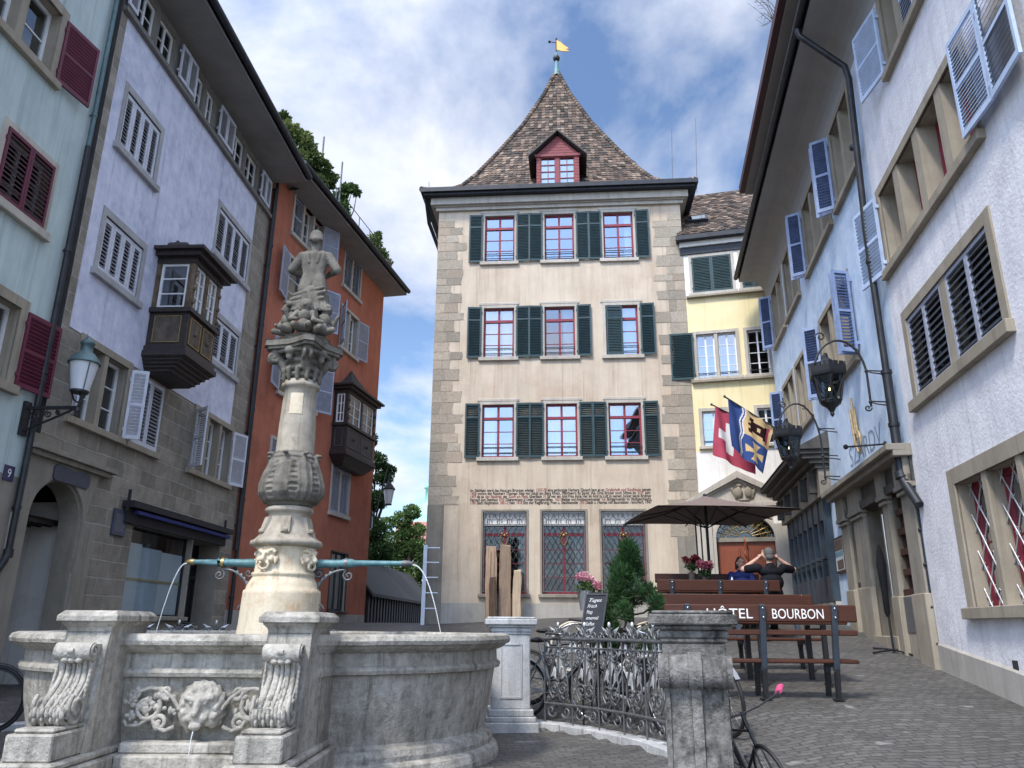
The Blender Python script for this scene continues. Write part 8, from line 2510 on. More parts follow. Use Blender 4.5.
bracket_lantern('farther black crowned lantern beside the flags, above the shop cornice', 838, 448, (822, 448), 788, 438, 0.275, 0.43, 404, (429, 456, 477), 0.24)
# street lamp on the left
s_, h_ = LW.px(22, 418)
o_l, z_l = LW.at_s(84, 366, s_)
kpm = 1
sl = thing('street_lamp', 'verdigris street lamp with frosted glass on a scrolled wall bracket', 'street lamp', LW.pt(s_, h_, 0.02))
za = LW.at_s(70, 408, s_)[1]
P = lambda o, z, ds=0.0: LW.pt(s_ + ds, z, o)
o_e = LW.at_s(78, 408, s_)[0]
mb = MB()
mb.obox(LW.fr(), s_ - 0.07, s_ + 0.07, za - 0.42, za + 0.10, 0.0, 0.07)
mb.obox((P(0, 0), LW.n.copy(), Vector((0, 0, 1)), LW.d.copy()), 0.07, o_e, za - 0.02, za + 0.03, -0.02, 0.02)
mb.tube([P(0.08, za - 0.36), P(0.16, za - 0.30), P(o_e * 0.55, za - 0.17), P(o_e * 0.85, za - 0.05), P(o_e * 0.95, za)], 0.018, 6)
for (u, v, rr) in ((0.20, -0.13, 0.09), (0.40, -0.09, 0.06), (0.55, -0.065, 0.04)): mb.tube([P(u + a, za + v + b) for a, b in spiral((0, 0), rr, 1.4, 16, 1, 2)], 0.013, 5)
zg = LW.at_s(84, 391, s_)[1]
mb.tube([P(o_e - 0.12, za + 0.02), P(o_e - 0.02, za + 0.0), P(o_l + 0.02, za + 0.05), P(o_l + 0.06, za + 0.12), P(o_l, zg)], 0.018, 6)
mb.tube([P(o_l - 0.12, zg - 0.02), P(o_l - 0.06, zg - 0.14), P(o_l, zg - 0.18)], 0.014, 5); mb.tube([P(o_l + 0.12, zg - 0.02), P(o_l + 0.06, zg - 0.14), P(o_l, zg - 0.18)], 0.014, 5)
mb.tube([P(o_e, za), P(o_e + 0.0, za - 0.06)], 0.05, 8)
mb.build('bracket', M['iron'], sl)
zt_ = LW.at_s(84, 364, s_)[1]
rl_ = abs(LW.at_s(98.5, 366, s_)[0] - LW.at_s(72, 366, s_)[0]) / 2
mb = MB(); mb.lathe(P(o_l, 0), [(rl_ * 0.60, zg), (rl_ * 0.95, zt_)], 20); mb.build('lamp_glass', M['lamp_glass'], sl)
mb = MB(); mb.lathe(P(o_l, 0), [(rl_ * 0.62, zg - 0.03), (rl_ * 0.66, zg), (rl_ * 0.60, zg + 0.01)], 20); mb.build('lamp_base', M['iron'], sl); mb = MB(); mb.lathe(P(o_l, 0), [(rl_ * 0.96, zt_), (rl_ * 1.12, zt_ + 0.0), (rl_ * 1.10, zt_ + 0.02), (rl_ * 0.75, zt_ + 0.13), (rl_ * 0.42, zt_ + 0.20), (rl_ * 0.40, zt_ + 0.30), (rl_ * 0.52, zt_ + 0.32), (rl_ * 0.45, zt_ + 0.36), (rl_ * 0.12, zt_ + 0.43), (0.01, zt_ + 0.46)], 20)
for k in range(3):
    a = R(120 * k + 200); mb.tube([P(o_l, zg) + Vector((math.cos(a), math.sin(a), 0)) * (rl_ * 0.62), P(o_l, zt_) + Vector((math.cos(a), math.sin(a), 0)) * (rl_ * 0.98)], 0.009, 5)
mb.build('lamp_hood', M['pipe_green'], sl)
# small street lantern hung from the red house corner
rc_ = DW.pt(D1, 0, 0)
lc = at(389, 490, rc_.y + 0.3)
ll = thing('street_lantern', 'small street lantern hanging by the corner of the red house', 'lantern', (rc_.x, rc_.y, lc.z))
mb = MB(); mz = at(368, 518, rc_.y).z
mb.tube([(rc_.x, rc_.y + 0.1, mz), (rc_.x + 0.2, rc_.y + 0.2, mz + 0.35), (lc.x - 0.1, lc.y, lc.z + 0.75), (lc.x, lc.y, lc.z + 0.6), (lc.x, lc.y, lc.z + 0.3)], 0.025, 6); mb.box(rc_.x - 0.05, rc_.x + 0.06, rc_.y, rc_.y + 0.2, mz - 0.35, mz + 0.25); mb.build('bracket', M['iron'], ll)
mb = MB(); mb.lathe(lc, [(0.12, -0.52), (0.20, 0.0)], 8); mb.build('lamp_glass', M['lamp_glass'], ll)
mb = MB(); mb.lathe(lc, [(0.13, -0.56), (0.13, -0.52)], 8); mb.build('lamp_base', M['iron'], ll); mb = MB(); mb.lathe(lc, [(0.23, 0.0), (0.24, 0.03), (0.12, 0.20), (0.05, 0.28), (0.03, 0.36)], 8); mb.build('lamp_hood', M['iron'], ll)

# ================================================================== flags
def flag(name, label, base, tip, u0, u1, drop, sway, paint, mats, seed, group=None, pole_r=0.022, nu=90, nv=90):
    base, tip = Vector(base), Vector(tip)
    t = thing(name, label, 'flag', tuple(base), 'flags by the pedimented door')
    mb = MB(); mb.tube([base, (base + tip) / 2 + Vector((0, 0, -0.01)), tip], pole_r, 8); mb.ball(tip, pole_r * 1.8, 8); mb.build('flagpole', M['shop_cornice'], t)
    mb = MB()
    d = tip - base; dn = d.normalized(); side = dn.cross(Vector((0, 0, 1))).normalized()
    V = []
    for j in range(nv + 1):
        for i in range(nu + 1):
            u, v = i / nu, j / nv
            P = base + d * (u0 + (u1 - u0) * u) + Vector((0, 0, -1)) * (drop(u) * v) + sway(u) * v
            P += side * (0.06 * math.sin(u * 9 + v * 2.0 + seed) * (0.25 + 0.75 * v) + 0.03 * math.sin(u * 17 + v * 5))
            V.append(P)
    F = []
    for j in range(nv):
        for i in range(nu):
            mb.m.append(paint((i + 0.5) / nu, (j + 0.5) / nv)); F.append((j * (nu + 1) + i, j * (nu + 1) + i + 1, (j + 1) * (nu + 1) + i + 1, (j + 1) * (nu + 1) + i))
    mb.v = V; mb.f = F; mb.sm = [True] * len(F)
    mb.build('flag_cloth', mats, t)
    return t
s_f, h_f = RW.px(790, 437)
fb_ = RW.pt(s_f, h_f, 0.0)
ft_ = at(724.5, 396.5, fb_.y - 0.5)
def paint_b(u, v):     # u 0 near the wall .. 1 at the tip
    x = 1 - u          # from the tip inwards
    wv = 0.30 + 0.02 * math.sin(v * 16)
    if x < wv: return 0
    if x < wv + 0.025 or wv + 0.05 < x < wv + 0.075: return 1
    if x < wv + 0.05: return 0
    y = (x - wv - 0.075) / (1 - wv - 0.075)
    if v < 0.50:
        cu, cv = y, v / 0.50
        tower = (0.22 < cu < 0.78 and 0.30 < cv < 0.74) or (0.14 < cu < 0.30 and 0.20 < cv < 0.84 and not (0.36 < cv < 0.46 or 0.58 < cv < 0.68)) or (0.70 < cu < 0.80 and 0.22 < cv < 0.82)
        if 0.80 < cu < 0.90 and 0.16 < cv < 0.88: return 4
        if 0.48 < cu < 0.58 and 0.44 < cv < 0.60: return 2
        if tower: return 3
        return 2
    cu, cv = y - 0.5, (v - 0.75) / 0.5
    a, b = abs(cu), abs(cv) * 1.0
    if (a < 0.07 + 0.10 * (b / 0.34) ** 2 and b < 0.36) or (b < 0.06 + 0.09 * (a / 0.36) ** 2 and a < 0.36): return 2
    return 0
flag('flag', 'blue and yellow flag with a black castle tower and a yellow cross', fb_, ft_, 0.24, 0.96, lambda u: 1.30 + 0.05 * u, lambda u: Vector((-0.44 + 0.42 * u, -0.05, 0)), paint_b, [M['flag_blue'], M['flag_white'], M['flag_yellow'], M['flag_black'], M['flag_red']], 0.4)
f2b = fb_ + RW.d * 0.55 + Vector((0, 0, 0.0)); ft2 = at(711.5, 404.5, f2b.y - 0.3)
def paint_s(u, v):
    x, y = abs(u - 0.60), abs(v - 0.52)
    if (x < 0.10 and y < 0.30) or (y < 0.095 and x < 0.30): return 1
    return 0
flag('flag', 'red flag with a white cross hanging behind the blue and yellow one', f2b, ft2, 0.42, 0.96, lambda u: 1.40, lambda u: Vector((-0.14, 0, 0)), paint_s, [M['flag_red'], M['flag_white']], 2.1)

# ================================================================== cafe furniture
BZ = 2.16
def make_bench(mat, letter=False):
    t = thing('bench', 'bench', 'bench', (0, 0, 0), 'slatted cafe benches')
    L2 = 1.09
    mb = MB(); mb.box(-L2, L2, -0.23, -0.19, 0.83, 1.02); bk = mb.build('backrest', mat, t, bevel=0.012)
    mb = MB(); mb.box(-L2, L2, -0.205, -0.165, 0.685, 0.745); mb.build('back_rail', mat, t, bevel=0.01)
    mb = MB()
    for y0, y1 in ((-0.16, 0.0), (0.02, 0.18)): mb.box(-L2, L2, y0, y1, 0.385, 0.425)
    mb.build('seat', mat, t, bevel=0.010)
    for x in (-0.83, 0.02, 0.83):
        mb = MB()
        fr = (Vector((x, 0, 0)), Vector((1, 0, 0)), Vector((0, 1, 0)), Vector((0, 0, 1)))
        def post(y0, z0, y1, z1, w_=0.032, d_=0.028):
            a, b = Vector((x, y0, z0)), Vector((x, y1, z1)); ax = (b - a).normalized()
            mb.obox((a, Vector((1, 0, 0)), ax, Vector((1, 0, 0)).cross(ax)), -w_, w_, 0, (b - a).length, -d_, d_)
        post(-0.13, 0.30, -0.255, 1.02); post(0.17, 0.28, 0.15, 0.40); mb.box(x - 0.03, x + 0.03, -0.16, 0.18, 0.34, 0.384)
        fr_ = mb.build('leg', M['steel_paint'], t, bevel=0.004)
        mb = MB()
        post(-0.105, 0.012, -0.14, 0.33, 0.026, 0.024); mb.box(x - 0.06, x + 0.06, -0.15, -0.06, 0.0, 0.012); mb.build('foot', M['iron'], fr_); mb = MB()
        post(0.20, 0.012, 0.17, 0.30, 0.026, 0.024); mb.box(x - 0.06, x + 0.06, 0.155, 0.245, 0.0, 0.012)
        mb.build('foot', M['iron'], fr_)
    mb = MB()
    for x in (-0.83, 0.02, 0.83):
        for z in (0.88, 0.98): mb.ball((x, -0.275, z), 0.014, 8)
    mb.build('bolts', M['chrome'], bk)
    if letter:
        mb = MB()
        fr = (Vector((0, -0.2315, 0)), Vector((1, 0, 0)), Vector((0, 0, 1)), Vector((0, -1, 0)))
        text_mb(mb, (Vector((-0.62, -0.2315, 0.868)), fr[1], fr[2], fr[3]), 'HÔTEL', 0.155, width=0.52, ext=0.0015)
        text_mb(mb, (Vector((0.125, -0.2315, 0.868)), fr[1], fr[2], fr[3]), 'BOURBON', 0.155, width=0.58, ext=0.0015)
        mb.build('lettering', M['white_text'], bk)
    return t
def make_table(mat):
    t = thing('table', 'table', 'table', (0, 0, 0), 'slatted cafe tables')
    mb = MB()
    for k in range(4): mb.box(-1.09, 1.09, -0.34 + 0.172 * k, -0.34 + 0.172 * k + 0.16, 0.705, 0.745)
    mb.build('tabletop', mat, t, bevel=0.01)
    for x in (-0.8, 0.0, 0.8):
        for y in (-0.27, 0.27):
            mb = MB(); mb.box(x - 0.028, x + 0.028, y - 0.028, y + 0.028, 0.0, 0.70); mb.box(x - 0.05, x + 0.05, y - 0.05, y + 0.05, 0.0, 0.012); mb.build('leg', M['iron'], t)
        mb = MB(); mb.box(x - 0.02, x + 0.02, -0.24, 0.24, 0.62, 0.66); mb.build('crossbar', M['iron'], t)
    return t
def slope_tilt(o, x, y, dx=1.0):
    """stand the piece on the sloping ground"""
    return ground(x, y)
bench0 = make_bench(M['bench_wood'])
bench1 = make_bench(M['bench_wood'], True)
bench4 = make_bench(M['bench_shaded'])
def setb(o, x, y, rz, label): place(o, (x, y, ground(x, y)), rz, label)
b1x = (at(853, 612, 9.3).x + at(664, 612, 9.3).x) / 2
setb(bench1, b1x, 9.45, R(-1.5), 'front bench with white HÔTEL BOURBON lettering on its backrest')
b2x = (at(816, 600, 11.5).x + at(664, 600, 11.5).x) / 2
setb(bench0, b2x, 11.45, R(180), 'second red-brown bench, facing the lettered bench across the nearer table')
b3x = (at(775, 586, 14.4).x + at(656, 586, 14.4).x) / 2
bench3 = copy_tree(bench0)
setb(bench3, b3x, 14.4, 0, 'third red-brown bench, the one the man in black sits on')
b4x = (at(765, 576, 16.4).x + at(656, 576, 16.4).x) / 2
setb(bench4, b4x, 16.5, R(180), 'bench farthest back, its wood coloured dark for the shade of the parasol')
tab1 = make_table(M['bench_wood']); tab2 = copy_tree(tab1)
setb(tab1, (b1x + b2x) / 2 + 0.05, 10.45, 0, 'nearer slatted table between the two front benches')
setb(tab2, (b3x + b4x) / 2, 15.45, 0, 'farther slatted table with the flowers, under the parasol')
# parasol
ux, uy = at(709, 560, 16.9).x, 16.9
uz = ground(ux, uy)
zE = at(712, 515, 15.4).z + 0.17; zA = at(712, 496, uy).z
um = thing('parasol', 'large square taupe parasol over the farther cafe table', 'parasol', (ux, uy, uz))
mb = MB(); rot = R(5); Hs = 1.48
cor = [Vector((ux + Hs * 1.414 * math.cos(rot + R(45 + 90 * k)), uy + Hs * 1.414 * math.sin(rot + R(45 + 90 * k)), zE)) for k in range(4)]
apx = Vector((ux, uy, zA))
for k in range(4):
    a, b = cor[k], cor[(k + 1) % 4]
    n_ = 8; V = []
    for i in range(n_ + 1):
        t = i / n_
        for j in range(n_ + 1):
            u = j / n_
            p = a + (b - a) * u; q = apx + (p - apx) * t
            q.z -= 0.05 * math.sin(math.pi * t) - 0.02 * math.sin(math.pi * u) * t
            V.append(q)
    mb.add(V, [(i * (n_ + 1) + j, i * (n_ + 1) + j + 1, (i + 1) * (n_ + 1) + j + 1, (i + 1) * (n_ + 1) + j) for i in range(n_) for j in range(n_)], 0, True)
    dv = Vector((0, 0, -0.14))
    e = [a + (b - a) * (j / n_) + Vector((0, 0, 0.03 * math.sin(math.pi * j / n_))) for j in range(n_ + 1)]
mb.build('canopy', M['taupe'], um)
mb = MB()
for k in range(8):
    if k % 2 == 0: e = cor[k // 2]
    else: e = (cor[k // 2] + cor[(k // 2 + 1) % 4]) / 2
    mb.tube([apx + Vector((0, 0, -0.08)), (apx + e) / 2 + Vector((0, 0, -0.10)), e + Vector((0, 0, -0.03))], 0.014, 5)
    mb.tube([Vector((ux, uy, zE - 0.25)), (apx + e) / 2 + Vector((0, 0, -0.10))], 0.012, 5)
mb.build('ribs', M['iron'], um)
mb = MB(); mb.tube([(ux, uy, uz), (ux, uy, zA)], 0.032, 8); mb.lathe((ux, uy, zA), [(0.04, -0.02), (0.04, 0.03), (0.015, 0.05)], 8); mb.build('pole', M['iron'], um)
mb = MB(); mb.lathe((ux, uy, uz), [(0.36, 0), (0.36, 0.06), (0.10, 0.09), (0.06, 0.3)], 16); mb.build('foot', M['iron'], um)
for px_ in (698, 703):
    p = at(px_, 560, 16.2)
    q = at(px_ - 3, 519, 16.3)
    mb = MB(); mb.tube([(p.x, p.y, ground(p.x, p.y)), tuple(p), tuple(q)], 0.016, 6)
    mb.tube([(p.x, p.y, ground(p.x, p.y)), (p.x, p.y, ground(p.x, p.y) + 0.03)], 0.12, 12)
    tag(recenter(mb.build('slim_pole', M['iron']), (p.x, p.y, ground(p.x, p.y))), ['leftmost thin dark pole standing under the parasol', 'thin dark pole just left of the parasol pole'][px_ == 703], 'pole')
# vases with flowers, bottle, straw hat
def bouquet(label, x, y, z, zf, r, mat, stemmat, seed, vase=True):
    t = thing('flower_vase', label, 'vase', (x, y, z), 'flower vases on the farther table')
    mb = MB(); hv = (zf - z) * 0.62
    mb.lathe((x, y, z), [(0.055, 0), (0.07, hv * 0.4), (0.06, hv * 0.8), (0.075, hv)], 14); mb.build('vase', M['terracotta'], t)
    mb = MB(); rg = random.Random(seed)
    for k in range(9): mb.tube([(x, y, z + hv * 0.8), (x + rg.uniform(-r, r) * 0.8, y + rg.uniform(-r, r) * 0.8, zf - 0.02)], 0.006, 4)
    mb.build('stems', M['leaf_dark'] if False else M['bark'], t)
    leaves('petals', [((x + rg.uniform(-r, r) * 0.75, y + rg.uniform(-r, r) * .75, zf + rg.uniform(0, r * 0.5)), (r * 0.4, r * 0.4, r * 0.35), 1) for _ in range(9)], 1100, 0.035, mat, t, seed, 0.8)
    leaves('greenery', [((x, y, zf - r * 0.6), (r * 0.7, r * 0.7, r * 0.4), 1)], 200, 0.05, M['leaf_dark'], t, seed + 1)
vz_ = ground(b3x, 15.45) + 0.745
v1 = at(691, 560, 15.4); v2 = at(704.5, 566.5, 15.35)
bouquet('dark wine-red flowers in a tall dark vase on the farther table', v1.x, 15.4, vz_, v1.z - 0.03, 0.15, M['petal_wine'], None, 41)
bouquet('dusky pink flowers in a dark vase on the farther table', v2.x, 15.35, vz_, v2.z - 0.03, 0.16, M['petal_rose'], None, 43)
bt = at(732, 578, 15.3)
bo = thing('water_bottle', 'clear water bottle on the farther table beside the seated woman', 'bottle', (bt.x, 15.3, vz_))
mb = MB(); mb.lathe((bt.x, 15.3, vz_), [(0.036, 0), (0.038, 0.02), (0.038, 0.17), (0.015, 0.23), (0.014, 0.26)], 12); mb.build('body', M['lamp_glass'], bo)
mb = MB(); mb.lathe((bt.x, 15.3, vz_), [(0.018, 0.26), (0.018, 0.285)], 10); mb.build('cap', M['enamel'], bo)
ht = at(681, 614, 10.2); hz_ = ground((b1x + b2x) / 2, 10.45) + 0.745
hat = thing('straw_hat', 'woven straw hat lying at the left end of the nearer table', 'hat', (ht.x, 10.35, hz_))
mb = MB(); mb.lathe((ht.x, 10.35, hz_), [(0.20, 0.0), (0.20, 0.008), (0.115, 0.02), (0.105, 0.09), (0.085, 0.125), (0.01, 0.135)], 22); mb.build('straw', M['straw'], hat)
mb = MB(); mb.lathe((ht.x, 10.35, hz_), [(0.118, 0.022), (0.114, 0.055)], 22); mb.build('hat_band', M['black_cloth'], hat)
# folded black parasol on a cross foot by the portal
fp = gp(894, 653)
fo_ = thing('folded_parasol', 'slim folded black parasol on a cross-shaped foot in front of the columned portal', 'parasol', tuple(fp))
ftz = at(880, 545, fp.y).z
mb = MB(); fx = at(881, 545, fp.y).x
mb.tube([(fp.x, fp.y, fp.z), (fp.x - 0.01, fp.y, fp.z + 0.7), (fp.x - 0.02, fp.y, fp.z + 1.0)], 0.018, 6)
mb.build('pole', M['iron'], fo_)
mb = MB(); H_ = ftz - fp.z
mb.lathe((fp.x - 0.02, fp.y, fp.z), [(0.022, 0.55), (0.045, 0.62), (0.05, H_ * 0.55), (0.075, H_ * 0.80), (0.05, H_ * 0.93), (0.015, H_)], 10); mb.build('folded_canopy', M['black_cloth'], fo_)
mb = MB()
for k in range(4):
    a = R(20 + 90 * k); e = Vector((math.cos(a) * 0.42, math.sin(a) * 0.42, 0)); gz = ground(fp.x + e.x, fp.y + e.y)
    mb.tube([(fp.x, fp.y, fp.z + 0.05), (fp.x + e.x, fp.y + e.y, gz + 0.02)], 0.016, 6)
mb.build('foot', M['iron'], fo_)

# ================================================================== pine, chalkboard, timber, ladder
pn = at(632, 652, 10.6); px0, py0 = pn.x, 10.6; pz0 = ground(px0, py0)
pine = thing('potted_pine', 'bushy dark green pine in a dark pot behind the railing', 'pine', (px0, py0, pz0))
mb = MB(); mb.lathe((px0, py0, pz0), [(0.24, 0), (0.30, 0.36), (0.33, 0.38), (0.33, 0.42), (0.28, 0.42), (0.27, 0.38), (0.02, 0.38)], 20); mb.build('pot', M['terracotta'], pine)
ztop = at(632, 545, 10.6).z
mb = MB(); mb.tube([(px0, py0, pz0 + 0.38), (px0 + 0.02, py0, pz0 + 0.9), (px0, py0, ztop - 0.15)], [0.035, 0.028, 0.01], 6)
rg = random.Random(12); clus = []
z0 = pz0 + 0.42
for k in range(64):
    t = rg.random() ** 0.85; z = z0 + (ztop - z0 - 0.1) * t
    wmax = 0.60 * (1 - t) ** 0.85 * (0.75 + 0.25 * min(1, t * 5)) + 0.03
    a = rg.uniform(0, 6.283); rr = wmax * rg.uniform(0.4, 1.12)
    c = (px0 + rr * math.cos(a), py0 + rr * math.sin(a), z + 0.06)
    clus.append((c, (0.075, 0.075, 0.12), rg.uniform(0.6, 1.2)))
    mb.tube([(px0, py0, z - 0.08), ((px0 + c[0]) / 2, (py0 + c[1]) / 2, z - 0.05), c], [0.010, 0.008, 0.004], 4)
for c in ((px0, py0, ztop - 0.12), (px0 + 0.04, py0, ztop - 0.2), (px0 - 0.05, py0, ztop - 0.22), (px0 + 0.36, py0 - 0.05, pz0 + 1.05), (px0 + 0.33, py0, pz0 + 0.95)): clus.append((c, (0.06, 0.06, 0.13), 0.9))
mb.build('trunk', M['bark'], pine)
leaves('needles', clus, 20000, 0.08, M['needle'], pine, 51, 0.13, needle=True)
# chalkboard
cb0 = at(580, 642, 10.0)
cbx = at(592, 630, 10.0).x; cbg = ground(cbx, 10.0)
cbd = thing('chalkboard_sign', 'leaning black chalkboard with white handwriting beside the potted pine', 'sign', (cbx, 10.0, cbg))
tl_, br_ = at(586, 596, 10.15), at(601, 640, 9.9)
H_ = tl_.z - cbg
W_ = 0.235
tilt = Vector((0.19, 0.20, 0.96)).normalized(); sd2 = Vector((0.97, -0.12, 0.02)).normalized(); nn = sd2.cross(tilt).normalized()
O_ = at(580.5, 641, 10.0); Lb = (at(589, 596.5, 10.15) - O_).length
O_ = Vector((O_.x, 10.0, O_.z))
fr = (O_, sd2, tilt, nn)
mb = MB(); mb.obox(fr, -0.02, W_ + 0.02, -0.02, Lb + 0.02, -0.025, 0.0); mb.build('board', M['board'], cbd)
mb = MB()
for u0, u1, v0, v1 in ((-0.02, W_ + 0.02, -0.02, 0.005), (-0.02, W_ + 0.02, Lb - 0.005, Lb + 0.02), (-0.02, 0.0, 0.005, Lb - 0.005), (W_, W_ + 0.02, 0.005, Lb - 0.005)): mb.obox(fr, u0, u1, v0, v1, -0.002, 0.012)
mb.build('frame', M['iron'], cbd)
for k, tx in enumerate(('Tages', 'Frisch', 'Mittags', 'menü', 'Kaffee', 'Snack', 'Kuchen')):
    mb = MB(); text_mb(mb, (O_ + sd2 * 0.02 + tilt * (Lb - 0.085 - k * (Lb - 0.05) / 7), sd2, tilt, nn), tx, 0.062, width=W_ - 0.08 - 0.04 * (k % 3), ext=0.002, shear=0.35); mb.build('chalk_writing', M['chalk'], cbd)
mb = MB()
top_ = O_ + tilt * Lb
for u in (0.02, W_ - 0.02):
    a = top_ + sd2 * u - nn * 0.03; b = Vector((a.x + 0.04, a.y + 0.38, ground(a.x, a.y + 0.38))); mb.tube([a, b], 0.012, 5)
    c = O_ + sd2 * u; mb.tube([c, (c.x, c.y, ground(c.x, c.y))], 0.012, 5)
mb.build('stand', M['iron'], cbd)
# four split timbers leaning by the first lattice window
for k, (x0, x1, yt_, yb__, dy, mt, lab, th) in enumerate(((485.5, 497, 546, 616, 23.55, 'plank_a', 'reddish split timber, widest of the upright timbers by the tower window', 0.22), (489, 496, 577, 617, 23.25, 'plank_c', 'short dark timber standing in front of the reddish split one', 0.10), (498.5, 510.5, 545.5, 617, 23.5, 'plank_b', 'tall grey-brown timber beside the reddish split one', 0.24), (512, 520.5, 570, 617, 23.4, 'plank_d', 'pale short timber with a broken top, rightmost of the upright timbers', 0.18))):
    a, b = at(x0, yb__, dy), at(x1, yb__, dy); zt_ = at((x0 + x1) / 2, yt_, dy).z; gz = ground(a.x, dy) - 0.03
    rg = random.Random(k + 60)
    mb = MB(); n_ = 6; m_ = 12
    V = []
    for i in range(m_ + 1):
        t = i / m_
        for (u, v) in ((0, 0), (1, 0), (1, 1), (0, 1)):
            x = a.x + (b.x - a.x) * (u if t < 0.9 else 0.06 + 0.88 * u) + 0.03 * mnoise.noise(Vector((t * 3, k * 5 + u * 3, v))) + 0.02 * t * (k - 1.5)
            y = dy + th * v + 0.05 * t + 0.02 * mnoise.noise(Vector((t * 4, k * 9 + u, v * 5)))
            z = gz + (zt_ - gz) * t + (rg.uniform(-0.05, 0.05) if i == m_ else 0)
            V.append((x, y, z))
    mb.add(V, [(4 * i + j, 4 * i + (j + 1) % 4, 4 * i + 4 + (j + 1) % 4, 4 * i + 4 + j) for i in range(m_) for j in range(4)] + [(4 * m_, 4 * m_ + 1, 4 * m_ + 2, 4 * m_ + 3), (3, 2, 1, 0)])
    if k == 0:
        for sx2 in (0.35, 0.68):
            xx = a.x + (b.x - a.x) * sx2; mb.box(xx - 0.004, xx + 0.004, dy - 0.012, dy + 0.02, gz + 0.3, zt_ - 0.1)
    o = mb.build('timber', M[mt], None, bevel=0.012)
    tag(recenter(o, ((a.x + b.x) / 2, dy, gz)), lab, 'timber', 'upright timbers by the tower window')
# pole ladder at the tower corner
ly_ = 23.9
la, lb_ = at(422.5, 622, ly_), at(425.8, 545, ly_)
gz = ground(la.x, ly_)
ld = thing('pole_ladder', 'pale blue-grey pole ladder with five rungs at the tower corner', 'ladder', (la.x, ly_, gz))
mb = MB(); mb.obox((Vector((la.x, ly_, gz)), Vector((1, 0, 0)), (Vector((lb_.x, ly_, lb_.z)) - Vector((la.x, ly_, gz))).normalized(), Vector((0, 1, 0))), -0.055, 0.055, 0, lb_.z - gz, -0.04, 0.04)
mb.build('upright', M['ladder'], ld)
for k, (yy, xa, xb) in enumerate(((548, 426, 440), (562.5, 425, 439), (577.5, 424, 438), (593, 423.5, 437.5), (608.5, 423, 436.5))):
    a, b = at(xa, yy, ly_), at(xb, yy, ly_)
    mb = MB(); mb.tube([(a.x, ly_, a.z), (b.x, ly_, a.z)], 0.022, 8); mb.build('rung', M['ladder'], ld)

